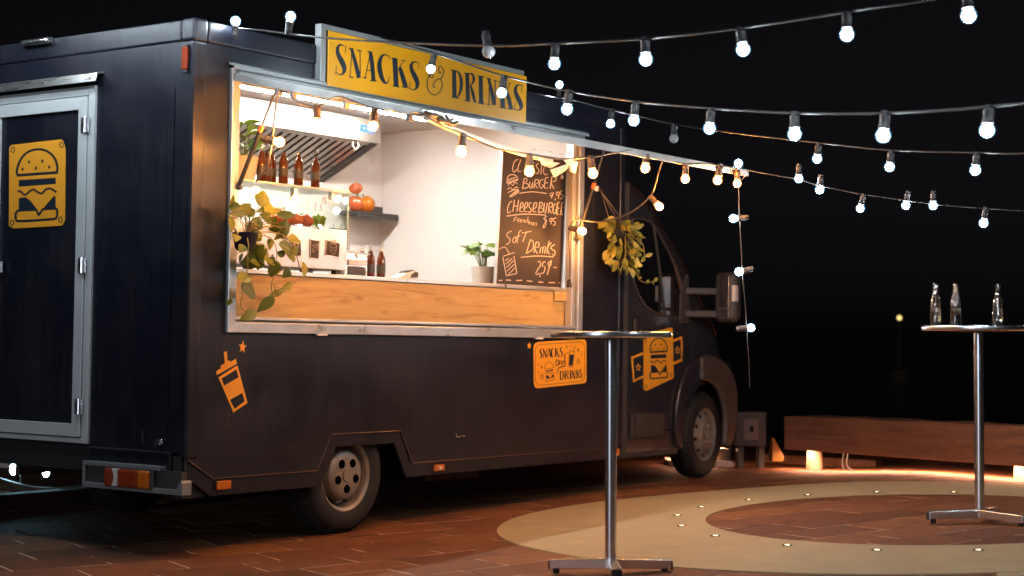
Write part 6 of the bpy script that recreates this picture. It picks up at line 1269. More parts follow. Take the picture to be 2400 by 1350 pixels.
ART_CUP={"parts":[[[272,1120.5],[294.2,1123.3],[301.3,1065.6],[281.2,1057.6]],[[246.5,1041.7],[316,1073.7],[329.4,1060.2],[256.2,1024.3]],[[214.4,1011.2],[366.3,1083.1],[376.5,1053.4],[220.4,991.2]],[[233.6,977.8],[380.5,1043.9],[466.1,829.1],[356,777.7]]],"cut":[[[257.7,970.9],[371.7,1022.4],[391.8,976.4],[277.3,930.6]],[[326,849.5],[422.6,888.2],[442.9,840.4],[364.8,797.6]]],"star":[[421.4,1187.2],[428,1161.4],[451.1,1157.7],[432,1143.1],[436.7,1116.7],[418.2,1133.6],[398.1,1121.1],[405.7,1146],[388.7,1164.5],[411.8,1163.1]]}

# ------------------------------------------------------------------ flat artwork: ink laid on a board or sticker
def art_mesh(items, plane, d0, step=0.00012, thick=0.0):
    """items: ('r', [[xl,zl,xr,zr],..]) ribbons and ('p', [[x,z],..]) fills in millimetres on a plane."""
    b = MB()
    d = d0

    def P(x, z):
        return (x / 1000, d, z / 1000) if plane == 'y' else (d, x / 1000, z / 1000)
    for kind, pts in items:
        if kind == 'r':
            q = spline([Vector(p) for p in pts], 5) if len(pts) > 2 else [Vector(p) for p in pts]
            n = len(b.v)
            vs, fs = [], []
            for p in q:
                vs += [P(p[0], p[1]), P(p[2], p[3])]
            fs = [(2 * i, 2 * i + 1, 2 * i + 3, 2 * i + 2) for i in range(len(q) - 1)]
            b.add(vs, fs)
        else:
            b.add([P(*p) for p in pts], [tuple(range(len(pts)))])
        d -= step
    return b


def clusters(items, gap):
    """Groups strokes that touch or nearly touch: one group for each letter or word."""
    bx = []
    for k_, pts in items:
        xs_ = [c for p_ in pts for c in (p_[0::2])]
        zs_ = [c for p_ in pts for c in (p_[1::2])]
        bx.append((min(xs_) - gap, min(zs_) - gap * .5, max(xs_) + gap, max(zs_) + gap * .5))
    par = list(range(len(items)))

    def find(i):
        while par[i] != i:
            i = par[i]
        return i
    for i in range(len(items)):
        for j in range(i):
            a, c = bx[i], bx[j]
            if a[0] < c[2] and c[0] < a[2] and a[1] < c[3] and c[1] < a[3]:
                par[find(i)] = find(j)
    out = {}
    for i in range(len(items)):
        out.setdefault(find(i), []).append(items[i])
    return list(out.values())


def sheet(poly, plane, d0, d1):
    return MB().prism([(p[0] / 1000, p[1] / 1000) for p in poly], plane, d0, d1)


# -- sign on the roof edge
sign = thing("roof_sign", (2.06, -0.05, 2.72), "yellow sign board lettered SNACKS & DRINKS standing on the roof edge", "sign")
MB().box(1.035, -0.061, 2.728, 3.088, -0.052, 3.060).build("board", "yellow_board", sign, bevel=0.0015)
for bx in ((0.985, -0.045, 2.735, 1.030, 0.006, 3.098), (1.030, -0.045, 3.066, 3.080, 0.006, 3.098), (3.050, -0.045, 2.735, 3.080, 0.006, 3.066)):
    MB().box(*bx).build("sign_frame", "frame_grey", sign, bevel=0.003)
MB().box(1.030, -0.047, 2.735, 3.050, -0.040, 3.064).build("backing", "dark_plastic", sign)
for x in (1.0, 2.0, 3.06):
    MB().box(x, 0.0, 2.80, x + 0.03, 0.09, 2.852).build("bracket", "door_profile", sign)
for grp in clusters(ART_SIGN, -1.5):
    art_mesh(grp, 'y', -0.0625).build("letter", "navy_ink", sign, fix=False)

# -- stickers on the truck
s_ = sheet(ART_SD["base"], 'y', -0.0030, -0.0015).build("sticker", "orange_vinyl", truck)
s_["label"] = "orange sticker reading SNACKS and DRINKS below the hatch"
art_mesh(ART_SD["ink"], 'y', -0.0036, 0.00002).build("print", "navy_ink", s_, fix=False)
s_ = sheet(ART_SDSTAR, 'y', -0.0035, -0.0015).build("sticker", "orange_vinyl", truck)
s_["label"] = "small orange star beside the lettered sticker"
yb = SIDE - 0.0045
s_ = sheet(ART_CAB["base"], 'y', yb - 0.003, yb).build("sticker", "orange_vinyl", truck)
s_["label"] = "orange burger sticker with banner wings on the cab door"
for k in ("wl", "wr"):
    sheet(ART_CAB[k], 'y', yb - 0.0014, yb).build("banner_wing", "orange_vinyl", s_)
    art_mesh([('p', ART_CAB[k + "i"])], 'y', yb - 0.002).build("banner_field", "navy_ink", s_, fix=False)
art_mesh(ART_CAB["stars"], 'y', yb - 0.0024, 0.00002).build("banner_star", "orange_vinyl", s_, fix=False)
art_mesh(ART_CAB["ink"], 'y', yb - 0.0036, 0.00002).build("print", "navy_ink", s_, fix=False)
s_ = sheet(ART_REAR["base"], 'x', -0.0075, -0.0045).build("sticker", "orange_vinyl", door)
s_["label"] = "orange burger sticker on the rear door panel"
art_mesh(ART_REAR["ink"], 'x', -0.0080, 0.00002).build("print", "navy_ink", s_, fix=False)
s_ = None
for q in ART_CUP["parts"]:
    o = sheet(q, 'y', -0.003, -0.0015).build("sticker" if s_ is None else "sticker_piece", "orange_vinyl", truck if s_ is None else s_)
    if s_ is None:
        s_ = o
        s_["label"] = "orange drinking cup decal on the truck side"
for q in ART_CUP["cut"]:
    art_mesh([('p', q)], 'y', -0.0036).build("sticker_window", "navy_paint", s_, fix=False)
o = sheet(ART_CUP["star"], 'y', -0.003, -0.0015).build("sticker", "orange_vinyl", truck)
o["label"] = "small orange star above the cup decal"
# scratches and scuffs in the side paint
MB().tube([(2.425, -0.002, 0.585), (2.43, -0.002, 0.563), (2.47, -0.002, 0.562)], 0.003, 5).build("scratch", "aluminium", truck)
MB().tube([(2.49, -0.002, 0.566), (2.52, -0.002, 0.566)], 0.0025, 5).build("scratch", "aluminium", truck)

# ------------------------------------------------------------------ festoon lights
BR = 0.0325
CR = 0.0245


def globe_mesh():
    pr = [(0.0, -BR)] + [(BR * math.sin(a), -BR * math.cos(a)) for a in [math.radians(v) for v in (22, 45, 67, 90, 112, 135)]] + [(0.015, BR * 0.95)]
    return MB().lathe(pr, 12).mesh("bulb", 'all')


def socket_mesh():
    z = BR * 0.80
    pr = [(0.0165, z), (0.0235, z + 0.002), (0.0245, z + 0.010), (0.0215, z + 0.014), (0.0205, z + 0.040), (0.0215, z + 0.043), (0.0215, z + 0.058), (0.014, z + 0.064), (0.0, z + 0.065)]
    b = MB().lathe(pr, 12)
    b.box(-0.017, -0.010, z + 0.052, 0.017, 0.010, z + 0.078)
    return b.mesh("socket", True)


def core_mesh():
    pr = [(0.0, -CR)] + [(CR * math.sin(a), -CR * math.cos(a)) for a in [math.radians(v) for v in (30, 60, 90, 120, 150)]] + [(0.0, CR)]
    return MB().lathe(pr, 10, (0, 0, -0.002)).mesh("light_core", 'all')


ME_G, ME_S, ME_C = {}, {}, {}
for k_ in ("cool_bulb", "warm_bulb"):
    ME_C[k_] = core_mesh()
    ME_C[k_].materials.append(MATS[k_])
for k_ in ("cool_bulb", "warm_bulb", "dead_bulb"):
    ME_G[k_] = globe_mesh()
    ME_G[k_].materials.append(MATS[k_.replace("_bulb", "_globe") if k_ != "dead_bulb" else k_])
for k_ in ("socket_black", "socket_brown"):
    ME_S[k_] = socket_mesh()
    ME_S[k_].materials.append(MATS[k_])
TOP = BR * 0.80 + 0.070       # from the globe's centre up to the cable


def festoon(name, label, cable, bulbs, kind, sock, dead=(), r=0.0055, group="festoon light strings"):
    root = thing(name, cable[0], label, "string lights", group)
    MB().tube(spline(cable, 7), r, 6, True).build("cable", "cable_black" if kind == "cool_bulb" else "cable_grey", root, smooth='all')
    pts = spline(cable, 24)
    for i, bp in enumerate(bulbs):
        c = Vector(bp)
        near = min(pts, key=lambda p: (Vector(p) - c).length_squared)
        up = (Vector(near) - c)
        if up.length < 0.02:
            up = Vector((0, 0, 1))
        # the holder sits on the cable; the globe hangs (or stands) from it
        d_ = up.normalized()
        c2 = Vector(near) - d_ * TOP
        if (c2 - c).length > 0.05:
            c2 = c
        q = Vector((0, 0, 1)).rotation_difference(d_)
        o = bpy.data.objects.new("bulb", ME_G["dead_bulb" if i in dead else kind])
        COL.objects.link(o)
        o.parent = root
        o.matrix_parent_inverse = WORLD[root.name].inverted()
        o.location = c2
        o.rotation_mode = 'QUATERNION'
        o.rotation_quaternion = q
        o.scale = (random.uniform(0.93, 1.04),) * 3
        if i in dead:
            o["label"] = "unlit bulb"
        else:
            c_ = bpy.data.objects.new("light_core", ME_C[kind])
            COL.objects.link(c_)
            c_.parent = o
        s = bpy.data.objects.new("socket", ME_S[sock])
        COL.objects.link(s)
        s.parent = o
    return root


S1b = [(0.246, -0.068, 2.987), (0.213, -0.518, 2.933), (0.113, -1.956, 2.63), (0.084, -2.372, 2.556), (0.044, -2.903, 2.529), (0.005, -3.421, 2.517), (-0.034, -3.932, 2.522), (-0.076, -4.472, 2.531)]
S1c = [(0.247, -0.068, 2.948), (0.23, -0.312, 2.908), (0.214, -0.538, 2.863), (0.187, -0.921, 2.798), (0.151, -1.421, 2.726), (0.111, -1.97, 2.658), (0.081, -2.378, 2.627), (0.042, -2.901, 2.597), (0.003, -3.41, 2.589), (-0.037, -3.933, 2.602), (-0.061, -4.252, 2.607), (-0.08, -4.482, 2.622), (-0.14, -5.1, 2.68), (-0.2, -5.8, 2.80), (-0.28, -6.6, 3.0)]
S1b += [(-0.13, -5.0, 2.58), (-0.17, -5.5, 2.65), (-0.22, -6.05, 2.76)]
festoon("light_string", "string of white bulbs nearest the top of the picture, tied to the truck roof", S1c, S1b, "cool_bulb", "socket_black", dead=(2,))
S2b = [(1.332, -0.623, 2.857), (1.125, -1.3, 2.633), (0.951, -1.863, 2.488), (0.79, -2.383, 2.371), (0.625, -2.915, 2.271), (0.459, -3.449, 2.195), (0.3, -3.954, 2.151), (0.137, -4.474, 2.118)]
S2c = [(1.543, -0.02, 3.102), (1.429, -0.298, 3.019), (1.314, -0.676, 2.903), (1.217, -0.99, 2.8), (1.112, -1.335, 2.691), (0.946, -1.874, 2.546), (0.785, -2.393, 2.435), (0.62, -2.924, 2.344), (0.457, -3.449, 2.267), (0.296, -3.962, 2.214), (0.133, -4.481, 2.187), (0.0, -4.95, 2.20), (-0.15, -5.6, 2.36), (-0.28, -6.6, 2.98)]
S2b += [(-0.02, -5.03, 2.14), (-0.14, -5.56, 2.27)]
festoon("light_string", "string of white bulbs crossing in front of the yellow sign", S2c, S2b, "cool_bulb", "socket_black")
S3b = [(3.674, 0.062, 3.076), (3.465, -0.525, 2.773), (3.226, -1.179, 2.612), (2.758, -2.456, 2.372), (2.556, -3.007, 2.271), (2.338, -3.595, 2.214)]
S3c = [(3.80, 0.40, 2.985), (3.72, 0.20, 2.985), (3.669, 0.042, 2.985), (3.449, -0.562, 2.828), (3.215, -1.205, 2.663), (3.046, -1.665, 2.569), (2.764, -2.436, 2.428), (2.55, -3.017, 2.329), (2.335, -3.601, 2.264), (2.206, -3.948, 2.233), (1.95, -4.6, 2.25), (1.6, -5.4, 2.42), (1.25, -6.3, 2.85)]
S3b += [(2.10, -4.2, 2.17), (1.86, -4.85, 2.20), (1.6, -5.45, 2.35)]
festoon("light_string", "string of white bulbs leaving the truck roof right of the sign", S3c, S3b, "cool_bulb", "socket_black", dead=(2,))
S4b = [(3.827, -1.341, 2.454), (3.938, -1.745, 2.34), (3.976, -1.883, 2.263), (4.049, -2.158, 2.175), (4.119, -2.441, 2.147), (4.16, -2.615, 2.143), (4.237, -2.935, 2.055)]
S4c = [(3.834, -1.361, 2.415), (3.883, -1.54, 2.376), (3.935, -1.733, 2.337), (3.978, -1.894, 2.287), (4.047, -2.159, 2.228), (4.115, -2.428, 2.183), (4.162, -2.623, 2.151), (4.235, -2.932, 2.12), (4.301, -3.231, 2.101), (4.42, -3.9, 2.12), (4.55, -4.7, 2.25)]
S4b += [(4.34, -3.45, 2.03), (4.43, -3.95, 2.05)]
festoon("light_string", "string of small white bulbs running right from the flap's outer corner", S4c, S4b, "cool_bulb", "socket_black", r=0.0045)
S5b = [(3.877, -1.279, 2.079), (3.912, -1.308, 1.71), (3.975, -1.371, 1.323)]
S5c = [(3.86, -1.38, 2.37), (3.893, -1.314, 2.32), (3.895, -1.311, 2.204), (3.904, -1.315, 2.056), (3.915, -1.321, 1.879), (3.929, -1.329, 1.672), (3.946, -1.343, 1.465), (3.958, -1.349, 1.287), (3.976, -1.362, 1.051), (3.983, -1.363, 0.903)]
festoon("light_string", "string of three white bulbs hanging straight down from the flap corner", S5c, S5b, "cool_bulb", "socket_black", r=0.004)
WB = [(0.378, -0.300, 2.304), (0.276, -0.675, 2.375), (0.305, -1.056, 2.381), (0.663, -1.372, 2.241), (1.328, -1.349, 2.194), (1.956, -1.365, 2.24), (2.611, -1.336, 2.328), (3.064, -1.363, 2.304), (3.525, -1.349, 2.324), (3.751, -1.374, 2.337)]
WC1 = [(0.344, -0.157, 2.086), (0.345, -0.24, 2.165), (0.355, -0.265, 2.32), (0.34, -0.31, 2.535), (0.30, -0.40, 2.572), (0.287, -0.526, 2.5), (0.273, -0.676, 2.467), (0.278, -0.77, 2.501), (0.274, -0.85, 2.504), (0.291, -0.989, 2.456), (0.297, -1.132, 2.419), (0.3, -1.306, 2.396), (0.301, -1.391, 2.381), (0.479, -1.379, 2.339), (0.661, -1.373, 2.318), (0.969, -1.369, 2.274), (1.326, -1.35, 2.272), (1.631, -1.345, 2.277), (1.946, -1.355, 2.314), (2.183, -1.345, 2.361), (2.429, -1.344, 2.406), (2.609, -1.337, 2.408), (2.857, -1.337, 2.388), (3.062, -1.363, 2.378), (3.368, -1.362, 2.405), (3.749, -1.375, 2.405)]
def fwd_(l):      # the part along the outer edge hangs a hand's breadth in front of it
    return [tuple(Vector(p) + (CAM - Vector(p)).normalized() * 0.10) if p[1] < -1.33 else p for p in l]


WB, WC1 = fwd_(WB), fwd_(WC1)
festoon("light_string", "string of warm bulbs draped along the edge of the raised flap", WC1, WB, "warm_bulb", "socket_brown", r=0.006)
WC2 = [(3.704, -0.035, 1.645), (3.701, -0.035, 1.831), (3.684, -0.035, 2.001), (3.693, -0.089, 2.096), (3.659, -0.296, 2.069), (3.613, -0.576, 2.112), (3.449, -0.867, 2.221), (3.135, -1.122, 2.352), (2.887, -1.293, 2.377)]
ws2 = festoon("light_string", "string of two warm bulbs hanging between the flap and the right hatch post", WC2, [(3.477, -0.902, 2.163), (3.708, -0.106, 2.016)], "warm_bulb", "socket_brown", r=0.005)
b = MB().lathe([(0.010, 1.660), (0.016, 1.650), (0.020, 1.610), (0.020, 1.602)], 12, (3.704, -0.030, 0))
b.build("plug", "cable_black", ws2, smooth=True)
# unseen strings added above the view to light the truck's rear face
S8c = [(-0.62, -2.2, 3.48), (-0.50, -1.2, 3.37), (-0.45, -0.2, 3.32), (-0.45, 0.8, 3.31), (-0.45, 1.8, 3.33), (-0.50, 3.0, 3.46)]
festoon("light_string", "string of white bulbs hung high behind the truck's rear door", S8c, [(-0.455, -0.75 + 0.25 * i, 3.225 + 0.001 * (i - 4) ** 2) for i in range(10)], "cool_bulb", "socket_black")
festoon("light_string", "second added string of white bulbs out of view, further back from the rear door", [(p[0] - 0.45, p[1], p[2] + 0.08) for p in S8c], [(-0.905, -0.80 + 0.27 * i, 3.305 + 0.001 * (i - 4) ** 2) for i in range(10)], "cool_bulb", "socket_black")

# slim masts outside the picture that carry the far ends of the strings
for (x, y, z), lab in (((-0.28, -6.6, 3.0), "slim dark mast carrying the two nearest bulb strings"), ((1.25, -6.3, 2.85), "slim dark mast carrying the bulb string from right of the sign"), ((4.55, -4.7, 2.25), "slim dark mast carrying the string from the flap corner")):
    ms_ = thing("light_mast", (x, y, ground_z(x, y)), lab, "mast", "masts for the bulb strings")
    MB().tube([(x, y, ground_z(x, y)), (x, y, z + 0.06)], 0.03, 12).build("pole", "dark_plastic", ms_, smooth=True)
    MB().lathe([(0.20, 0.0), (0.20, 0.03), (0.04, 0.06)], 20, (x, y, ground_z(x, y))).build("base_plate", "dark_plastic", ms_, smooth=True)
    MB().tube([(x, y, z), (x + 0.03, y + 0.04, z)], 0.008, 6).build("hook", "polished_steel", ms_)

# white plastic tube and loose ribbons tied under the flap
tb = thing("hanging_tube", (0.33, -1.40, 2.38), "white plastic tube slung below the flap's edge", "tube")
MB().tube(spline([(0.329, -1.385, 2.367), (0.591, -1.363, 2.335), (0.886, -1.342, 2.305), (1.241, -1.318, 2.280), (1.62, -1.296, 2.265)], 5), 0.016, 10).build("tube", "white_plastic", tb, smooth='all')
rb = thing("ribbon_knot", (1.70, -1.33, 2.28), "crumpled white ribbon knotted to the cable before the chalkboard", "ribbon")
for pts in ([(1.40, 2.275), (1.47, 2.245), (1.60, 2.245), (1.56, 2.215), (1.46, 2.225)], [(1.56, 2.205), (1.70, 2.255), (1.74, 2.235), (1.60, 2.165)], [(1.68, 2.275), (1.78, 2.268), (1.80, 2.205), (1.73, 2.215), (1.70, 2.235)]):
    v = [(x, -1.352 + 0.02 * math.sin(i * 2.1 + x * 9), z) for i, (x, z) in enumerate(pts)]
    w_ = [(x + 0.004, y - 0.012, z + 0.003) for x, y, z in v]
    n = len(v)
    MB().add(v + w_, [tuple(range(n)), tuple(range(2 * n - 1, n - 1, -1))] + [(i, (i + 1) % n, n + (i + 1) % n, n + i) for i in range(n)]).build("ribbon", "white_plastic", rb)
bun = thing("tape_bundle", (0.34, -1.39, 2.37), "bundle of brown tape at the near corner of the flap", "tape")
rr = random.Random(5)
for i in range(5):
    a = [(0.30 + 0.04 * i + rr.uniform(-.01, .01), -1.41 + rr.uniform(-.01, .01), 2.385 + rr.uniform(-.012, .012)), (0.34 + 0.045 * i, -1.415, 2.365 + rr.uniform(-.02, .02)), (0.42 + 0.04 * i, -1.41, 2.372 + rr.uniform(-.02, .012))]
    MB().tube(spline(a, 4), [0.006 + 0.006 * math.sin(j / 8 * math.pi) for j in range(9)], 6).build("tape_strip", "socket_brown", bun, smooth='all')


# ------------------------------------------------------------------ bottles
def bottle_meshes(fill):
    out = [(0.0, 0.002), (0.027, 0.002), (0.0305, 0.008), (0.0305, 0.130), (0.0285, 0.148), (0.020, 0.168), (0.0155, 0.185), (0.0125, 0.222), (0.0125, 0.228), (0.0145, 0.230), (0.0145, 0.240), (0.012, 0.243), (0.0, 0.243)]
    g_ = MB().lathe(out, 18).mesh("glass", 'all')
    inn, r_ = [(0.0, 0.006)], 0.0022
    for (r, h) in out[1:-1]:
        if h + 0.004 < fill:
            inn.append((max(r - r_, 0.003), h + 0.004))
    # close the liquid at the fill height
    rr_ = 0.0
    for (r0, h0), (r1, h1) in zip(out, out[1:]):
        if h0 <= fill <= h1 and h1 > h0:
            rr_ = r0 + (r1 - r0) * (fill - h0) / (h1 - h0) - r_
    inn += [(max(rr_, 0.003), fill), (0.0, fill)]
    l_ = MB().lathe(inn, 18).mesh("drink", 'all')
    lb = MB().lathe([(0.0307, 0.050), (0.0309, 0.051), (0.0309, 0.104), (0.0307, 0.105)], 18).mesh("label")
    return g_, l_, lb


BM = bottle_meshes(0.196)


def bottle(loc, label, group, mats=("bottle_glass", "cola"), ms=None, lab=True, rot=0.0, scale=1.0):
    root = thing("bottle", loc, label, "bottle", group, rot=(0, 0, rot))
    root.scale = (scale,) * 3
    ms = ms or BM
    for nme, me, mt in (("glass", ms[0], mats[0]), ("drink", ms[1], mats[1])) + ((("label", ms[2], "beer_label"),) if lab else ()):
        o = bpy.data.objects.new(nme, me)
        if not me.materials:
            me.materials.append(MATS[mt])
        COL.objects.link(o)
        o.parent = root
    return root


CASE_TOP = 2.152
G1 = "brown bottles on top of the glass display case"
bottle((1.395, 0.36, CASE_TOP), "brown bottle standing rightmost on the glass display case", G1, rot=0.4)
bottle((1.240, 0.36, CASE_TOP), "brown bottle second from the right on the glass display case", G1, rot=1.9)
bottle((1.105, 0.36, CASE_TOP), "brown bottle third from the right on the glass display case, in the front row", G1, rot=2.6)
bottle((1.115, 0.47, CASE_TOP), "brown bottle half hidden behind the front row on the display case", G1, rot=0.9)
bottle((1.030, 0.43, CASE_TOP), "brown bottle beside the potted plant on the display case, second from it", G1, rot=4.0)
bottle((0.955, 0.40, CASE_TOP), "brown bottle touching the potted plant on the display case", G1, rot=5.2)
G2 = "brown bottles on the counter"
bottle((2.215, 0.50, 1.6005), "brown bottle on the counter, nearest the card terminal", G2, rot=0.2)
bottle((2.105, 0.50, 1.6005), "brown bottle on the counter, middle of the three", G2, rot=1.2)
bottle((2.135, 0.60, 1.6005), "brown bottle on the counter behind the napkin dispenser", G2, rot=2.5)

# ------------------------------------------------------------------ display case and what is in it
case = thing("display_case", (1.0, 0.45, 1.60), "steel and glass display case on the left of the counter", "display case")
X0, X1, YA, YB_ = 0.36, 1.640, 0.300, 0.640
MB().box(X0, YA, 1.640, X1, YB_, 1.900).build("cabinet", "cabinet_steel", case, bevel=0.006)
for x in (X0 + 0.04, 1.02, 1.28, X1 - 0.07):
    for y in (YA + 0.03, YB_ - 0.07):
        MB().box(x, y, 1.601, x + 0.05, y + 0.04, 1.6395).build("foot", "dark_plastic", case)
for n_, bx in (("front_pane", (X0, YA, 1.902, X1, YA + 0.006, 2.136)), ("rear_pane", (X0, YB_ - 0.006, 1.902, X1, YB_, 2.136)), ("side_pane", (X1 - 0.006, YA + 0.007, 1.902, X1, YB_ - 0.007, 2.136)), ("side_pane", (X0, YA + 0.007, 1.902, X0 + 0.006, YB_ - 0.007, 2.136)), ("top_pane", (X0 - 0.005, YA - 0.01, 2.139, X1 + 0.005, YB_, 2.149))):
    MB().box(*bx).build(n_, "vitrine_glass", case)
MB().box(X0 - 0.005, YA - 0.0135, 2.138, X1 + 0.005, YA - 0.0105, 2.150).build("glass_rim", "glass_edge", case)
MB().box(X1 + 0.0005, YA - 0.004, 1.902, X1 + 0.0045, YA + 0.006, 2.137).build("glass_rim", "glass_edge", case)
MB().box(1.16, YA + 0.02, 2.05, 1.19, YA + 0.05, 2.137).build("pane_clip", "brushed_steel", case)
MB().box(X1 - 0.13, YA + 0.02, 2.09, X1 - 0.11, YA + 0.05, 2.137).build("pane_clip", "brushed_steel", case)
MB().lathe([(0.0, YA - 0.012), (0.016, YA - 0.011), (0.018, YA - 0.001)], 14, (1.375, 0, 1.905), 'y').build("lock", "polished_steel", case, smooth=True)
# faint marker writing on the front pane
wr = MB()


def scr(b, strokes, ox, oz, s, y, w=0.004):
    for st_ in strokes:
        q = [Vector((ox + p[0] * s, y, oz + p[1] * s)) for p in st_]
        b.tube(spline(q, 3) if len(q) > 2 else q, w / 2, 4)


pm("marker_pale", (0.72, 0.66, 0.60), 0.8)
wr = MB()
scr(wr, [[(0, 1), (0, 0), (.5, 0)]], 1.165, 2.055, 0.04, YA - 0.002)
wr.build("marker_letter", "marker_pale", case, fix=False)
wr = MB()
scr(wr, [[(.5, 1), (0, 1), (0, 0), (.5, 0)], [(0, .5), (.4, .5)]], 1.335, 2.005, 0.045, YA - 0.002)
scr(wr, [[(.5, 1), (.1, .85), (.45, .4), (.4, .05), (0, .1)]], 1.375, 2.005, 0.045, YA - 0.002)
wr.build("marker_word", "marker_pale", case, fix=False)
wr = MB()
scr(wr, [[(0, 0), (.05, 1), (.3, .4), (.55, 1), (.6, 0)], [(.8, 0), (.8, 1), (1.2, .8), (1.2, .2), (.8, 0)], [(1.45, .8), (1.7, 1), (1.85, .7), (1.45, 0), (1.95, 0)], [(2.15, .05), (2.1, -.15)], [(2.3, .35), (2.6, .35)]], 1.40, 2.055, 0.045, YA - 0.002, 0.0035)
wr.build("marker_word", "marker_pale", case, fix=False)
for i, (x0, x1, z0, z1, tilt) in enumerate(((1.115, 1.208, 1.708, 1.815, -4), (1.290, 1.375, 1.702, 1.822, 3), (1.435, 1.565, 1.725, 1.822, 5))):
    ct = thing("price_card", ((x0 + x1) / 2, YA - 0.002, (z0 + z1) / 2), ("black price card on the display case, nearest the trailing plant", "black price card in the middle of the display case front", "black card with a chalked cup drawing, right end of the display case")[i], "price card", "price cards on the display case", rot=(0, math.radians(tilt), 0))
    hw, hh = (x1 - x0) / 2, (z1 - z0) / 2
    local("card_border", MB().box(-hw, -0.004, -hh, hw, 0, hh).mesh("card_border"), "white_plastic", ct)
    local("card_face", MB().box(-hw + 0.005, -0.006, -hh + 0.005, hw - 0.005, -0.0045, hh - 0.005).mesh("card_face"), "chalkboard", ct)
    cw = MB()
    if i == 0:
        scr(cw, [[(0, .8), (.4, .9), (.15, .5), (.4, .3), (.05, 0)], [(.55, .1), (.5, -.1)], [(.7, .9), (1.1, .9), (.8, 0)]], -0.03, -0.015, 0.045, -0.008, 0.004)
    elif i == 1:
        scr(cw, [[(0, .6), (.2, .8), (.35, .5), (0, -.1), (.4, -.05)], [(.5, .0), (.45, -.15)], [(.9, .9), (.65, .85), (.65, .5), (.85, .4), (.7, .05)], [(1.2, 1), (1.0, .9), (1.05, .6), (1.2, .7), (1.15, .1)]], -0.03, -0.012, 0.05, -0.008, 0.004)
    else:
        scr(cw, [[(0, .8), (.2, -.3), (.9, -.3), (1.1, .8), (0, .8)], [(-.1, .9), (.5, 1.0), (1.2, .85)], [(.6, .9), (.9, 1.5)], [(.2, .5), (.5, .3), (.9, .5)], [(.25, .1), (.6, 0), (.85, .15)]], -0.03, -0.012, 0.05, -0.008, 0.004)
    local("chalk_mark", cw.mesh("chalk_mark", fix=False), "chalk", ct)


def veg(name, loc, r, label, cat, mat_, group, lobes=5, flat=0.85, seed=0):
    rnd = random.Random(seed)
    root = thing(name, loc, label, cat, group, rot=(rnd.uniform(-.4, .4), rnd.uniform(-.4, .4), rnd.uniform(0, 6)))
    nU, nV = 24, 12
    vs = []
    for i in range(nV + 1):
        th = math.pi * i / nV
        for j in range(nU):
            ph = 2 * math.pi * j / nU
            k = 1 + 0.10 * math.cos(lobes * ph) * math.sin(th) ** 1.2
            k *= 1 - 0.28 * math.exp(-(th / 0.35) ** 2)
            vs.append((r * k * math.sin(th) * math.cos(ph), r * k * math.sin(th) * math.sin(ph), r * flat * k * math.cos(th)))
    fs = [(i * nU + j, i * nU + (j + 1) % nU, (i + 1) * nU + (j + 1) % nU, (i + 1) * nU + j) for i in range(nV) for j in range(nU)]
    local("flesh", MB().add(vs, fs).mesh("flesh", 'all'), mat_, root)
    zt = r * flat * 0.70
    local("stalk", MB().tube([(0, 0, zt), (0.004, 0.002, zt + r * .3), (0.012, 0.004, zt + r * .5)], [r * .12, r * .09, r * .10], 8).mesh("stalk", True), "stalk_green", root)
    return root


GV = "vegetables in the display case"
veg("bell_pepper", (1.285, 0.40, 1.946), 0.043, "red pepper at the left inside the display case", "pepper", "tomato_red", GV, 4, 0.95, 1)
veg("bell_pepper", (1.375, 0.41, 1.948), 0.046, "red pepper in the middle inside the display case", "pepper", "tomato_red", GV, 4, 0.9, 2)
veg("bell_pepper", (1.335, 0.50, 1.952), 0.050, "red pepper at the back inside the display case", "pepper", "tomato_red", GV, 4, 0.9, 3)
veg("tomato", (1.215, 0.50, 1.948), 0.042, "small tomato behind the peppers in the display case", "tomato", "tomato_red", GV, 7, 0.85, 4)
GS = "peppers on the wall shelf"
veg("bell_pepper", (3.600, 1.95, 2.276), 0.064, "red pepper leftmost on the dark wall shelf", "pepper", "tomato_red", GS, 4, 1.0, 5)
veg("bell_pepper", (3.720, 1.94, 2.280), 0.068, "orange pepper rightmost on the dark wall shelf", "pepper", "pepper_orange", GS, 4, 1.0, 6)
veg("bell_pepper", (3.585, 1.94, 2.394), 0.050, "red pepper lying on top of another on the wall shelf", "pepper", "tomato_red", GS, 4, 0.9, 8)

# lettuce: many ruffled leaves
let = thing("lettuce", (1.500, 0.42, 1.904), "head of frilly green lettuce in the display case", "lettuce")


def frill(seed):
    rnd = random.Random(seed)
    vs, fs = [], []
    nu, nv = 9, 4
    for i in range(nv + 1):
        t_ = i / nv
        for j in range(nu):
            a = (j / (nu - 1) - .5) * 2.2
            w_ = (0.012 + 0.045 * t_)
            vs.append((w_ * math.sin(a) * 1.1, 0.018 * t_ * t_ + 0.010 * t_ * math.sin(j * 2.3 + seed), 0.075 * t_ + 0.012 * t_ * math.cos(j * 2.9 + seed) - 0.02 * abs(math.sin(a)) * t_))
    fs = [(i * nu + j, i * nu + j + 1, (i + 1) * nu + j + 1, (i + 1) * nu + j) for i in range(nv) for j in range(nu - 1)]
    return MB().add(vs, fs).mesh("leaf", 'all', fix=False)


fm = [frill(i) for i in range(3)]
rr = random.Random(11)
for i in range(20):
    o = local("leaf", fm[i % 3], "lettuce_green", let)
    a = i * 2.4
    k = 0.3 + 0.7 * (i / 20)
    o.location = (0.022 * k * math.cos(a), 0.022 * k * math.sin(a), 0.004)
    o.rotation_euler = (0.15 + 0.75 * k + rr.uniform(-.1, .1), rr.uniform(-.2, .2), a + math.pi / 2 + math.pi)
    s = 0.85 + 0.3 * rr.random()
    o.scale = (s, s, s)

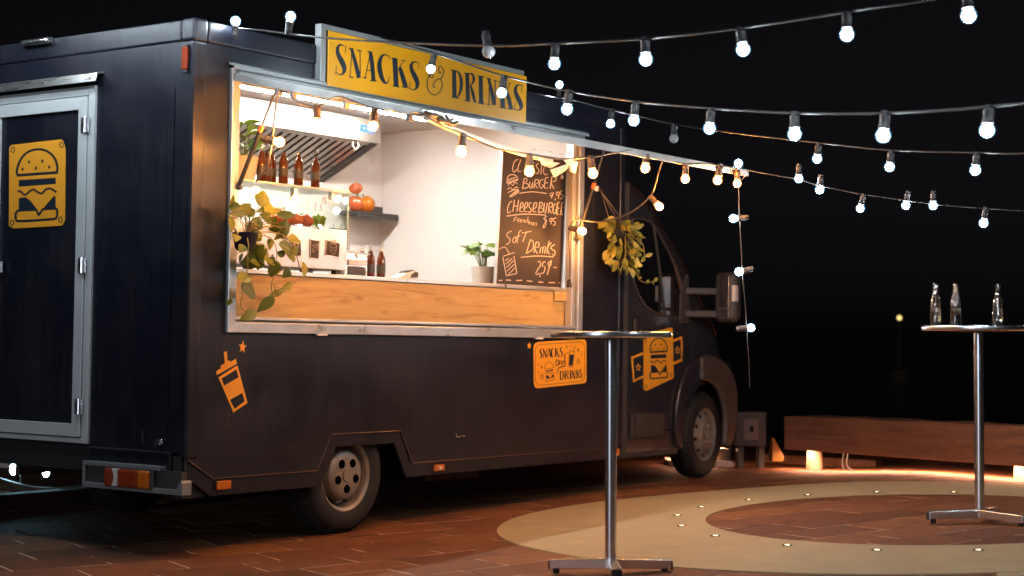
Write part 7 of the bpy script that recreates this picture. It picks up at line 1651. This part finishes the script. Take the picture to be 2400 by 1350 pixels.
# napkin dispenser with a wire rack behind it, card terminal
nd = thing("napkin_dispenser", (1.96, 0.50, 1.60), "steel napkin dispenser beside the brown bottles on the counter", "dispenser")
MB().box(1.80, 0.46, 1.601, 2.035, 0.58, 1.778).build("housing", "brushed_steel", nd, bevel=0.012, seg=3)
MB().box(1.83, 0.450, 1.690, 2.005, 0.4595, 1.725).build("napkin", "white_plastic", nd, bevel=0.003)
MB().box(1.83, 0.4545, 1.625, 2.005, 0.4595, 1.682).build("front_plate", "dark_plastic", nd)
MB().lathe([(0.0, 0.452), (0.017, 0.453), (0.017, 0.4598)], 14, (1.925, 0, 1.752), 'y').build("emblem", "white_plastic", nd, smooth=True)
rk = thing("wire_rack", (1.93, 0.66, 1.60), "dark wire rack standing behind the napkin dispenser", "rack")
for i in range(6):
    x = 1.83 + i * 0.036
    MB().tube([(x, 0.62, 1.601), (x, 0.62, 1.955 + 0.02 * (i % 2))], 0.0028, 6).build("upright", "polished_steel", rk)
for i in range(13):
    z = 1.785 + i * 0.0125
    MB().tube([(1.82, 0.617, z), (2.025, 0.617, z)], 0.0024, 5).build("wire", "dark_plastic", rk)
MB().box(1.82, 0.60, 1.601, 2.025, 0.64, 1.608).build("foot", "dark_plastic", rk)
ps = thing("card_terminal", (2.19, 0.30, 1.60), "grey and black card terminal lying on the counter", "card terminal", rot=(0, math.radians(-6), 0))
local("body", MB().prism([(-0.15, 0.002), (0.13, 0.002), (0.135, 0.045), (0.10, 0.058), (0.03, 0.050), (-0.13, 0.012)], 'y', -0.035, 0.035).mesh("body"), "white_plastic", ps, bevel=0.006)
local("screen", MB().prism([(0.02, 0.0515), (0.095, 0.060), (0.095, 0.064), (0.02, 0.0555)], 'y', -0.030, 0.030).mesh("screen"), "glass_black", ps)
local("paper_flap", MB().prism([(0.06, 0.012), (0.137, 0.012), (0.139, 0.043), (0.105, 0.050), (0.06, 0.03)], 'y', -0.0375, 0.0375).mesh("paper_flap"), "dark_plastic", ps, bevel=0.004)

# ------------------------------------------------------------------ chalk board
cb = thing("chalkboard", (3.42, 0.13, 1.60), "tall chalkboard menu listing burgers and soft drinks on the counter", "chalkboard")
Q = [(3.013, 1.606), (3.812, 1.606), (3.868, 2.560), (3.075, 2.560)]
MB().prism(Q, 'y', 0.1195, 0.132).build("board", "chalkboard", cb)
MB().prism([(3.000, 1.602), (3.011, 1.602), (3.073, 2.566), (3.060, 2.566)], 'y', 0.116, 0.136).build("frame_side", "aluminium", cb)
MB().prism([(3.814, 1.602), (3.824, 1.602), (3.880, 2.566), (3.870, 2.566)], 'y', 0.116, 0.136).build("frame_side", "aluminium", cb)
MB().box(3.011, 0.110, 1.601, 3.814, 0.138, 1.6055).build("frame_foot", "aluminium", cb)
for grp in clusters(ART_CHALK, 7):
    art_mesh(grp, 'y', 0.1190, 0.00001).build("chalk_word", "chalk", cb, fix=False)


# ------------------------------------------------------------------ plants
def leaf_mesh(name, shape, fold=0.35, droop=0.25, n=7):
    """A blade of unit length along +Y, folded at its midrib, arched towards its tip; Z is its upper side."""
    vs, fs = [], []
    for i in range(n + 1):
        t_ = i / n
        w_ = shape(t_)
        zc = -droop * t_ * t_
        vs += [(-w_, t_, zc + fold * w_ * 0.6), (-w_ * 0.55, t_, zc + fold * w_ * 0.42), (0, t_, zc), (w_ * 0.55, t_, zc + fold * w_ * 0.42), (w_, t_, zc + fold * w_ * 0.6)]
    fs = [(i * 5 + j, i * 5 + j + 1, (i + 1) * 5 + j + 1, (i + 1) * 5 + j) for i in range(n) for j in range(4)]
    return MB().add(vs, fs).mesh(name, 'all', fix=False)


heart = lambda t_: 0.5 * (math.sin(math.pi * min(t_ * 1.02 + 0.0, 1)) ** 0.65) * (1.12 - 0.75 * t_) if 0 < t_ < 1 else (0.12 if t_ <= 0 else 0.004)
oval = lambda t_: 0.5 * math.sin(math.pi * t_) ** 0.8 if 0 < t_ < 1 else 0.006
broad = lambda t_: 0.5 * math.sin(math.pi * t_ ** 0.8) ** 0.7 if 0 < t_ < 1 else 0.006
LM = {"pothos_leaf": [leaf_mesh("leaf", heart, 0.4, 0.18), leaf_mesh("leaf", heart, 0.15, 0.4), leaf_mesh("leaf", heart, 0.6, 0.05)],
      "hoya_leaf": [leaf_mesh("leaf", oval, 0.45, 0.25), leaf_mesh("leaf", oval, 0.25, -0.15)],
      "green_leaf": [leaf_mesh("leaf", broad, 0.3, 0.35), leaf_mesh("leaf", broad, 0.4, 0.1)]}


def put_leaf(root, kind, base, tip, width, face, rnd):
    base, tip = Vector(base), Vector(tip)
    L_ = (tip - base).length
    y_ = (tip - base) / L_
    z_ = Vector(face)
    z_ = (z_ - y_ * z_.dot(y_))
    if z_.length < 1e-3:
        z_ = y_.orthogonal()
    z_.normalize()
    x_ = y_.cross(z_)
    M = Matrix((x_, y_, z_)).transposed().to_4x4()
    M = M @ Matrix.Diagonal((width, L_, (width + L_) / 2, 1))
    M.translation = base
    me = LM[kind][rnd.randrange(len(LM[kind]))]
    o = link("leaf", me, kind, root)
    o.matrix_world = M
    o.matrix_parent_inverse = Matrix.Identity(4)
    o.matrix_basis = WORLD[root.name].inverted() @ M
    return o


# trailing plant in a navy pot at the left post of the hatch
LEAVES = [[0.168,1.925,0.166,2.002,0.036],[0.331,1.945,0.376,2.04,0.072],[0.432,1.898,0.442,1.999,0.061],[0.453,1.911,0.58,1.939,0.036],[0.509,1.795,0.559,1.885,0.072],[0.202,1.891,0.091,1.883,0.029],[0.116,1.87,0.098,1.78,0.046],[0.131,1.77,0.103,1.729,0.043],[0.215,1.715,0.175,1.674,0.043],[0.361,1.789,0.29,1.749,0.057],[0.424,1.714,0.26,1.612,0.093],[0.589,1.772,0.747,1.778,0.05],[0.535,1.818,0.598,1.773,0.05],[0.458,1.734,0.618,1.687,0.064],[0.47,1.618,0.628,1.65,0.086],[0.556,1.684,0.686,1.671,0.064],[0.426,1.634,0.446,1.54,0.064],[0.531,1.621,0.533,1.565,0.057],[0.62,1.612,0.586,1.549,0.064],[0.682,1.646,0.658,1.545,0.043],[0.179,1.521,0.33,1.551,0.057],[0.26,1.482,0.431,1.451,0.093],[0.632,1.52,0.522,1.473,0.043],[0.571,1.474,0.471,1.434,0.032],[0.466,1.431,0.369,1.361,0.05],[0.165,1.419,0.196,1.378,0.029],[0.31,1.351,0.214,1.307,0.05],[0.273,1.893,0.201,1.933,0.064],[0.316,1.884,0.272,1.941,0.064],[0.428,1.861,0.341,1.904,0.057],[0.231,1.902,0.297,1.955,0.05],[0.445,1.905,0.568,1.901,0.036],[0.385,1.87,0.445,1.874,0.036],[0.4,1.639,0.393,1.59,0.043],[0.627,1.7,0.582,1.722,0.043]]
po = thing("hanging_plant", (0.275, -0.15, 1.685), "trailing pothos in a navy pot hung at the left hatch post", "plant")
MB().lathe([(0.0, 1.690), (0.045, 1.690), (0.058, 1.705), (0.072, 1.785), (0.074, 1.792), (0.068, 1.792), (0.062, 1.775), (0.0, 1.770)], 24, (0.275, -0.150, 0)).build("pot", "pot_navy", po, smooth=True)
MB().tube([(0.285, -0.075, 1.79), (0.30, -0.03, 1.83), (0.305, -0.024, 1.86)], 0.004, 6).build("pot_hook", "dark_plastic", po)
rr = random.Random(21)
crown = Vector((0.285, -0.150, 1.785))
extra = []
for i in range(30):
    x_, z_ = rr.uniform(0.18, 0.56), rr.choice((rr.uniform(1.80, 1.96), rr.uniform(1.60, 1.80), rr.uniform(1.60, 1.96)))
    a_ = rr.uniform(0, 6.28)
    extra.append([x_, z_, x_ + 0.075 * math.cos(a_), z_ + 0.05 * math.sin(a_) - 0.025, rr.uniform(0.03, 0.045)])
for (bx, bz, tx, tz, w_) in LEAVES + extra:
    y0 = -0.150 - rr.uniform(-0.035, 0.085)
    y1 = y0 - rr.uniform(-0.05, 0.06)
    b0, t0 = Vector((bx, y0, bz)), Vector((tx, y1, tz))
    put_leaf(po, "pothos_leaf", b0, t0, w_ * 1.7, (rr.uniform(-.6, .3), -1, rr.uniform(-.15, .7)), rr)
    if bz > 1.75:
        MB().tube(spline([crown + Vector((rr.uniform(-.03, .03), rr.uniform(-.02, .02), 0)), crown.lerp(b0, .5) + Vector((0, -.01, .03)), b0], 3), 0.0028, 5).build("stalk", "stem_tan", po, smooth='all')
vines = [[(0.30, -0.17, 1.785), (0.40, -0.22, 1.77), (0.455, -0.22, 1.70), (0.46, -0.21, 1.60), (0.44, -0.2, 1.50), (0.46, -0.2, 1.43)],
         [(0.25, -0.18, 1.785), (0.22, -0.23, 1.72), (0.225, -0.22, 1.66), (0.245, -0.2, 1.58), (0.225, -0.19, 1.47), (0.215, -0.19, 1.37), (0.30, -0.19, 1.35)],
         [(0.31, -0.16, 1.785), (0.45, -0.22, 1.80), (0.56, -0.22, 1.76), (0.63, -0.21, 1.68), (0.66, -0.21, 1.60)],
         [(0.44, -0.2, 1.52), (0.50, -0.2, 1.49), (0.58, -0.2, 1.50), (0.65, -0.2, 1.535)], [(0.455, -0.2, 1.50), (0.50, -0.2, 1.46), (0.57, -0.2, 1.475)]]
for v in vines:
    MB().tube(spline(v, 5), 0.0030, 5).build("vine", "stem_tan", po, smooth='all')

# hanging basket right of the hatch
hy = thing("hanging_plant", (4.27, -0.12, 1.95), "yellow-green trailing plant hanging from a hook right of the hatch", "plant")
hk = MB().box(4.06, -0.022, 2.335, 4.10, -0.001, 2.375)
hk.build("hook", "white_plastic", hy, bevel=0.006)
hub = Vector((4.09, -0.05, 2.325))
MB().tube([(4.085, -0.02, 2.345), (4.09, -0.05, 2.345), hub], 0.004, 6).build("hook_bar", "dark_plastic", hy)
for a in range(3):
    an = a * 2.1 + .4
    MB().tube([hub, (4.255 + 0.075 * math.cos(an), -0.12 + 0.075 * math.sin(an), 2.065)], 0.0022, 5).build("hanging_wire", "cable_grey", hy)
MB().lathe([(0.0, 1.985), (0.055, 1.985), (0.075, 2.06), (0.077, 2.066), (0.070, 2.066), (0.0, 2.05)], 20, (4.255, -0.12, 0)).build("pot", "pot_navy", hy, smooth=True)
rr = random.Random(31)
cnt = Vector((4.255, -0.12, 2.06))
for i in range(150):
    if i < 44:
        an = rr.uniform(0, 6.28)
        r_ = rr.uniform(0.02, 0.12)
        b0 = cnt + Vector((r_ * math.cos(an) * 1.4, r_ * math.sin(an) * 0.8, rr.uniform(-0.02, 0.05)))
        dr_ = Vector((math.cos(an) * 1.3, math.sin(an) * .8, rr.uniform(-0.3, 0.6))).normalized()
    else:
        z = rr.uniform(1.78, 2.05)
        sp = 0.17 * (0.55 + 0.45 * (z - 1.78) / 0.27)
        an = rr.uniform(math.pi * 0.75, math.pi * 2.25)
        b0 = Vector((4.27 + sp * math.cos(an) * rr.uniform(.5, 1.1), -0.12 + 0.6 * sp * math.sin(an), z))
        dr_ = Vector((0.7 * math.cos(an), 0.5 * math.sin(an), rr.uniform(-1.2, 0.15))).normalized()
    L_ = rr.uniform(0.065, 0.105)
    put_leaf(hy, "hoya_leaf", b0, b0 + dr_ * L_, L_ * rr.uniform(.42, .58), (rr.uniform(-.7, .5), -1, rr.uniform(0, .9)), rr)
for v in ([(4.30, -0.18, 2.0), (4.33, -0.21, 1.90), (4.36, -0.2, 1.82), (4.37, -0.19, 1.76), (4.42, -0.18, 1.69), (4.54, -0.17, 1.665), (4.67, -0.16, 1.68)], [(4.22, -0.18, 2.0), (4.18, -0.21, 1.88), (4.17, -0.2, 1.80), (4.14, -0.19, 1.74)], [(4.35, -0.18, 2.03), (4.44, -0.2, 1.95), (4.47, -0.2, 1.86)]):
    MB().tube(spline(v, 4), 0.0032, 5).build("vine", "stem_tan", hy, smooth='all')
    for q in v[2:]:
        for s in (-1, 1):
            d_ = Vector((s * rr.uniform(.3, 1), rr.uniform(-.5, .1), rr.uniform(-.8, .5))).normalized()
            L_ = rr.uniform(.035, .075)
            put_leaf(hy, "hoya_leaf", q, Vector(q) + d_ * L_, L_ * .5, (rr.uniform(-.5, .5), -1, .4), rr)


def potted(loc, pot_prof, label, potmat, n, hgt, spread, size, seed, lean=(0, 0, 0)):
    root = thing("potted_plant", loc, label, "plant", "potted plants inside the truck")
    x, y, z = loc
    MB().lathe([(r, z + h) for r, h in pot_prof], 28, (x, y, 0)).build("pot", potmat, root, smooth=True)
    top = z + max(h for r, h in pot_prof)
    rnd = random.Random(seed)
    for i in range(n):
        an = i * 2.4 + rnd.uniform(-.3, .3)
        k = rnd.uniform(0.35, 1.0)
        p0 = Vector((x + 0.02 * math.cos(an), y + 0.02 * math.sin(an), top - 0.015))
        p1 = Vector((x + spread * k * math.cos(an), y + spread * k * math.sin(an) * 0.8, top + hgt * rnd.uniform(0.35, 1.0) * (1.2 - 0.5 * k))) + Vector(lean) * k
        MB().tube(spline([p0, p0.lerp(p1, .5) + Vector((0, 0, .02)), p1], 3), 0.0026, 5).build("stalk", "green_leaf", root, smooth='all')
        d_ = Vector((math.cos(an), math.sin(an) * .8, rnd.uniform(-.3, .7))).normalized()
        L_ = size * rnd.uniform(.75, 1.2)
        put_leaf(root, "green_leaf", p1 - d_ * L_ * .2, p1 + d_ * L_ * .8, L_ * .62, (rnd.uniform(-.4, .4), -0.6, 1.0), rnd)


potted((0.835, 0.46, CASE_TOP), [(0.0, 0.002), (0.075, 0.002), (0.086, 0.02), (0.108, 0.145), (0.110, 0.150), (0.104, 0.150), (0.098, 0.135), (0.0, 0.13)], "leafy plant in a cream bowl on top of the display case", "cream_ceramic", 15, 0.24, 0.11, 0.13, 5)
potted((3.235, 0.40, 1.6005), [(0.0, 0.002), (0.074, 0.002), (0.078, 0.008), (0.092, 0.132), (0.094, 0.136), (0.089, 0.136), (0.085, 0.12), (0.0, 0.115)], "bright green plant in a white pot beside the chalkboard", "white_plastic", 14, 0.17, 0.085, 0.125, 9, (-0.05, 0, 0.02))

# ------------------------------------------------------------------ bar tables
TILT = Matrix.Rotation(-0.012, 4, FWD)


def bar_table(x, y, top_z, rad, legs, label, thick=0.030):
    z0 = ground_z(x, y) + 0.002
    root = thing("bar_table", (x, y, z0), label, "table", "round steel bar tables")
    h = top_z - z0
    t_ = Matrix.Translation((0, 0, 0))
    tp = MB().lathe([(0.0, h - thick), (rad - 0.010, h - thick), (rad - 0.002, h - thick + 0.004), (rad, h - thick / 2), (rad - 0.002, h - 0.004), (rad - 0.010, h), (0.0, h)], 64)
    local("table_top", tp.mesh("table_top", True), "table_steel", root)
    local("column", MB().lathe([(0.029, 0.03), (0.029, h - thick - 0.012)], 32).mesh("column", True), "table_steel", root)
    local("top_plate", MB().box(-0.13, -0.13, h - thick - 0.008, 0.13, 0.13, h - thick - 0.001).mesh("top_plate"), "dark_plastic", root)
    for a in legs:
        L_ = 0.305
        lg = MB().prism([(0.0, 0.028), (L_, 0.022), (L_, 0.066), (0.06, 0.076), (0.0, 0.076)], 'y', -0.026, 0.026)
        o = local("leg", lg.mesh("leg"), "table_steel", root, bevel=0.003)
        o.rotation_euler = (0, 0, a)
        e_ = local("leg_cap", MB().box(L_ + 0.001, -0.0265, 0.018, L_ + 0.007, 0.0265, 0.060).mesh("leg_cap"), "black_rubber", root)
        e_.rotation_euler = (0, 0, a)
        f_ = local("foot", MB().lathe([(0.017, -0.004), (0.017, 0.022)], 12, (L_ - 0.03, 0, 0)).mesh("foot"), "black_rubber", root)
        f_.rotation_euler = (0, 0, a)
    root.matrix_world = Matrix.Translation((x, y, z0)) @ TILT
    return root


def az(deg):          # angle in plan, measured from the direction across the view
    return math.atan2(RIGHT.y, RIGHT.x) + math.radians(deg)


bar_table(0.672, -2.352, 1.262, 0.306, (az(8), az(172), az(-88)), "round steel bar table in the foreground, empty top")
T2 = (3.315, -3.262)
bar_table(T2[0], T2[1], 1.340, 0.335, (az(180), az(-48), az(58)), "round steel bar table at the right with three bottles on it")
ME_CLEAR = {}
for i, (px, lab, fill, rot_) in enumerate(((-0.255, "clear bottle leftmost on the right bar table, a little drink left", 0.030, .3), (-0.140, "half full clear bottle in the middle on the right bar table", 0.105, 1.2), (0.105, "empty clear bottle rightmost on the right bar table", 0.014, 2.2))):
    ms = bottle_meshes(fill)
    p = Vector((T2[0] - 0.03, T2[1], 0)) + RIGHT * px + Vector((FWD.x, FWD.y, 0)) * (0.02 * (1 - i))
    bottle((p.x, p.y, 1.3405 - 0.002 + (-px) * 0.0), lab, "bottles on the right bar table", ("clear_bottle", "dark_drink"), ms, False, rot_, 1.02)

# ------------------------------------------------------------------ recessed floor lights in the ring
DOTS = [(3.975, -1.37), (4.358, -1.629), (4.696, -1.998), (4.868, -2.493), (3.493, -1.269), (2.989, -1.379), (2.48, -1.708), (2.138, -2.131), (1.941, -2.689), (1.953, -3.209), (2.159, -3.689)]
order = [3, 2, 1, 0, 4, 5, 6, 7, 8, 9, 10]
names = ["first", "second", "third", "fourth", "fifth", "sixth", "seventh", "eighth", "ninth", "tenth", "eleventh"]
ms_r = MB().lathe([(0.015, 0.0), (0.016, 0.003), (0.027, 0.003), (0.029, 0.0), (0.029, -0.02), (0.015, -0.02)], 20, closed=True).mesh("rim", True)
ms_l = MB().lathe([(0.0148, 0.0), (0.0148, 0.002), (0.0, 0.0026)], 16).mesh("lens", True)
for k_, i in enumerate(order):
    x, y = DOTS[i]
    r_ = thing("floor_light", (x, y, ground_z(x, y) + 0.0065), "recessed floor light, %s along the concrete ring counting from the far right" % names[k_], "floor light", "floor lights set in the concrete ring")
    local("rim", ms_r, "hole_black", r_)
    local("lens", ms_l, "led_floor", r_)

# ------------------------------------------------------------------ timber bench, boxes and lights beyond the truck's nose
def gp(x, y):
    return ground_z(x, y)


A = Vector((7.45, 0.12))
B = Vector((5.72, -3.22))
zb_ = gp(A.x, A.y)
bench = thing("timber_bench", (A.x, A.y, zb_), "massive timber beam bench on round feet, lit from below", "bench")
ns = 16
rr = random.Random(4)
LB = math.hypot((B - A).length, gp(B.x, B.y) - gp(A.x, A.y))
bdir = Vector((B.x - A.x, B.y - A.y, gp(B.x, B.y) - gp(A.x, A.y))).normalized()
bside = Vector((-bdir.y, bdir.x, 0)).normalized()          # away from the plaza
if bside.x < 0:
    bside = -bside
bup = Vector((0, 0, 1))
BMAT = Matrix((bdir, bside, bup)).transposed().to_4x4()
BMAT.translation = (A.x, A.y, gp(A.x, A.y))
vs = []
for i in range(ns + 1):
    for dy, dz in ((0, 0.180), (0, 0.480), (0.34, 0.49), (0.34, 0.180)):
        vs.append((LB * i / ns, dy + (rr.uniform(-.004, .004) if dz > .2 else 0), dz + (rr.uniform(-.006, .008) if dz > .2 else 0)))
fs = [(i * 4 + j, i * 4 + (j + 1) % 4, (i + 1) * 4 + (j + 1) % 4, (i + 1) * 4 + j) for i in range(ns) for j in range(4)] + [(0, 1, 2, 3), tuple(ns * 4 + j for j in (3, 2, 1, 0))]


def on_bench(o):
    o.parent = bench
    o.matrix_parent_inverse = Matrix.Identity(4)
    o.matrix_basis = Matrix.Translation(-Vector(bench.location)) @ BMAT
    return o


on_bench(MB().add(vs, fs).build("beam", "beam_timber", None, bevel=0.004))
for t_ in (0.065, 0.76):
    on_bench(MB().lathe([(0.074, -0.02), (0.072, 0.05), (0.066, 0.1785)], 20, (LB * t_, 0.16, 0)).build("foot", "beam_foot", None, smooth=True))
on_bench(MB().add([(0.05, 0.050, 0.1785), (LB - 0.05, 0.050, 0.1785), (LB - 0.05, 0.085, 0.1785), (0.05, 0.085, 0.1785)], [(0, 1, 2, 3)]).build("light_strip", "led_strip", None, fix=False))
for pts in ([(0.62, 0.2, 0.175), (0.60, 0.2, 0.08), (0.66, 0.2, 0.012), (0.95, 0.22, 0.012), (1.3, 0.2, 0.012)], [(0.70, 0.18, 0.175), (0.69, 0.18, 0.06), (0.78, 0.2, 0.014)]):
    on_bench(MB().tube(spline(pts, 5), 0.008, 6).build("cable", "cable_black", None, smooth='all'))
on_bench(MB().box(1.15, 0.18, 0.006, 1.40, 0.28, 0.055).build("power_supply", "dark_plastic", None, bevel=0.008))

lowb = thing("low_beam", (7.9, 0.2, gp(7.9, .2)), "low brown timber lying behind the bench's left foot", "timber")
MB().box(7.95, -0.55, gp(7.9, 0), 8.10, 0.62, gp(7.9, 0) + 0.085).build("timber", "beam_timber", lowb, bevel=0.008)

bxp = thing("speaker_box", (7.05, 0.45, gp(7.05, .45)), "dark box with a grey plate standing by the truck's nose", "box")
zz = gp(7.1, .45) + 0.045
d1 = (RIGHT.x, RIGHT.y)
def rbox(u0, u1, w0, w1, z0_, z1_, o=(7.30, 0.40)):
    """A box set square to the quay edge, turned to face the plaza."""
    e1, e2 = Vector((0.60, -0.80)), Vector((0.80, 0.60))
    P_ = [Vector(o) + e1 * u + e2 * w_ for u, w_ in ((u0, w0), (u1, w0), (u1, w1), (u0, w1))]
    return MB().prism([(p.x, p.y) for p in P_], 'z', z0_, z1_)


rbox(-0.12, 0.15, 0.0, 0.25, zz + 0.155, zz + 0.455).build("case", "dark_plastic", bxp, bevel=0.006)
rbox(-0.125, 0.155, -0.004, 0.26, zz + 0.456, zz + 0.466).build("lid", "dark_plastic", bxp)
rbox(0.1505, 0.158, -0.004, 0.25, zz + 0.155, zz + 0.455).build("edge", "dark_plastic", bxp)
pm("plate_brown", (0.12, 0.09, 0.075), 0.5)
rbox(-0.045, 0.085, -0.010, -0.001, zz + 0.215, zz + 0.405).build("plate", "plate_brown", bxp)
rbox(0.005, 0.04, -0.016, -0.0105, zz + 0.285, zz + 0.34).build("dial", "hole_black", bxp, bevel=0.002)
for u in (-0.09, 0.10):
    rbox(u, u + 0.05, 0.04, 0.18, zz - 0.05, zz + 0.154).build("leg", "dark_plastic", bxp)
wdg = thing("yellow_wedge", (7.55, 0.25, gp(7.5, .25)), "yellow wedge leaning beside the dark box", "wedge")
e1, e2 = Vector((0.60, -0.80)), Vector((0.80, 0.60))
o_ = Vector((7.36, 0.32))
pts = [(0.115, 0.02), (0.215, 0.02), (0.225, 0.06), (0.130, 0.235), (0.115, 0.235)]
vs = []
for w_ in (0.0, 0.18):
    for u, z in pts:
        p = o_ + e1 * u + e2 * w_
        vs.append((p.x, p.y, zz + z))
MB().add(vs, [(0, 1, 2, 3, 4), (9, 8, 7, 6, 5)] + [(i, (i + 1) % 5, 5 + (i + 1) % 5, 5 + i) for i in range(5)]).build("wedge_body", "yellow_plastic", wdg, bevel=0.006)
slab = thing("stone_slab", (7.5, 0.95, gp(7.5, .9)), "pale stone slab glowing pink on the ground past the front wheel", "slab")
rbox(-0.62, -0.02, -0.05, 0.35, gp(7.4, .8) + 0.0, gp(7.4, .8) + 0.055, (7.34, 0.56)).build("slab_top", "pale_stone", slab, bevel=0.008)
MB().lathe([(0.075, 0.05), (0.070, 0.16)], 18, (7.36, 0.70, gp(7.4, .7))).build("foot", "beam_foot", slab, smooth=True)
rbox(-0.6, -0.05, 0.16, 0.18, gp(7.4, .8) + 0.1625, gp(7.4, .8) + 0.1655, (7.34, 0.56)).build("light_strip", "led_strip", slab)
rbox(-0.62, -0.02, 0.10, 0.40, gp(7.4, .8) + 0.166, gp(7.4, .8) + 0.26, (7.34, 0.56)).build("seat_beam", "beam_timber", slab)

# ------------------------------------------------------------------ behind the truck, at the left: floodlights and clutter under the tail
zf = gp(1.8, 3.3)
for i, (x, y, z, lab) in enumerate(((1.52, 3.40, 0.20, "cool white floodlight under the tail of the truck, further left"), (1.86, 3.45, 0.155, "cool white floodlight low behind the truck's far rear wheel"))):
    z += gp(x, y)
    fl = thing("floodlight", (x, y, gp(x, y)), lab, "floodlight", "floodlights behind the truck")
    MB().lathe([(0.0, -0.03), (0.044, -0.03), (0.048, 0.0), (0.048, 0.03), (0.03, 0.05), (0.0, 0.05)], 18, (x, y, z), 'x').build("housing", "dark_plastic", fl, smooth=True)
    MB().lathe([(0.040, -0.033), (0.03, -0.038), (0.0, -0.040)], 18, (x, y, z), 'x').build("lens", "flood_cool", fl, smooth=True)
    MB().tube([(x + 0.02, y, z - 0.04), (x + 0.02, y, gp(x, y))], 0.012, 8).build("stand", "dark_plastic", fl)
    MB().lathe([(0.06, 0.0), (0.05, 0.02), (0.0, 0.025)], 14, (x + 0.02, y, gp(x, y))).build("base", "dark_plastic", fl)
stp = thing("towing_frame", (0.4, 1.6, 0.1), "dark folding entrance step hanging under the rear door", "step")
MB().box(0.04, 1.02, 0.440, 0.30, 1.75, 0.465).build("tread", "dark_plastic", stp, bevel=0.004)
for y in (1.02, 1.72):
    MB().tube([(0.10, y, 0.44), (0.12, y, 0.47), (0.14, y, 0.52)], 0.016, 8).build("bracket", "dark_plastic", stp)
wd = thing("wooden_rim", (0.75, 2.9, gp(.75, 2.9)), "curved weathered timber lying behind the truck at lower left", "timber")
pts = []
for i in range(15):
    a = math.radians(200 + 110 * i / 14)
    pts.append((1.55 + 0.62 * math.cos(a) + 0.1, 3.10 - 0.45 * math.cos(a), gp(1.5, 3) + 0.54 + 0.50 * math.sin(a)))
MB().tube(pts, 0.042, 6).build("curved_rail", "old_wood", wd, smooth=True)
MB().box(0.3, 2.75, gp(1, 3), 1.7, 2.90, gp(1, 3) + 0.10).build("plank", "old_wood", wd, bevel=0.01)
MB().box(0.2, 2.98, gp(1, 3) + 0.0, 1.6, 3.10, gp(1, 3) + 0.07).build("plank", "old_wood", wd, bevel=0.01)
MB().box(1.30, 3.10, gp(1, 3) + 0.20, 2.25, 3.14, gp(1, 3) + 0.265).build("rail", "old_wood", wd, bevel=0.006)
fb = thing("chock_block", (1.75, 2.75, gp(1.75, 2.75)), "black rubber wheel chock behind the rear wheel", "wheel chock")
MB().prism([(1.68, gp(1.7, 2.7)), (1.98, gp(1.7, 2.7)), (1.93, gp(1.7, 2.7) + 0.12), (1.85, gp(1.7, 2.7) + 0.13)], 'y', 2.66, 2.84).build("chock", "black_rubber", fb, bevel=0.01)
crt = thing("white_crate", (3.1, 5.2, gp(3.1, 5.2)), "pale box standing in the dark beyond the truck's tail", "box")
MB().box(2.9, 4.9, gp(3, 5), 3.3, 5.5, gp(3, 5) + 0.24).build("carton", "pale_stone", crt, bevel=0.01)
MB().box(2.88, 4.88, gp(3, 5) + 0.241, 3.32, 5.52, gp(3, 5) + 0.27).build("lid", "pale_stone", crt, bevel=0.005)

# ------------------------------------------------------------------ far shore lamp
p = CAM + (FWD + RIGHT * ((2108 - 1200) / 3986) + DOWN * ((745 - 675) / 3986)) * 70
sl_ = thing("street_lamp", (p.x, p.y, ground_z(p.x, p.y)), "tiny yellow street lamp far off in the dark at right", "street lamp")
MB().lathe([(0.0, -0.09), (0.07, -0.06), (0.09, 0.0), (0.07, 0.06), (0.0, 0.09)], 14, tuple(p)).build("lantern", "far_lamp", sl_, smooth=True)
MB().tube([(p.x, p.y, p.z - 0.09), (p.x, p.y, ground_z(p.x, p.y))], 0.04, 8).build("post", "underbody", sl_)
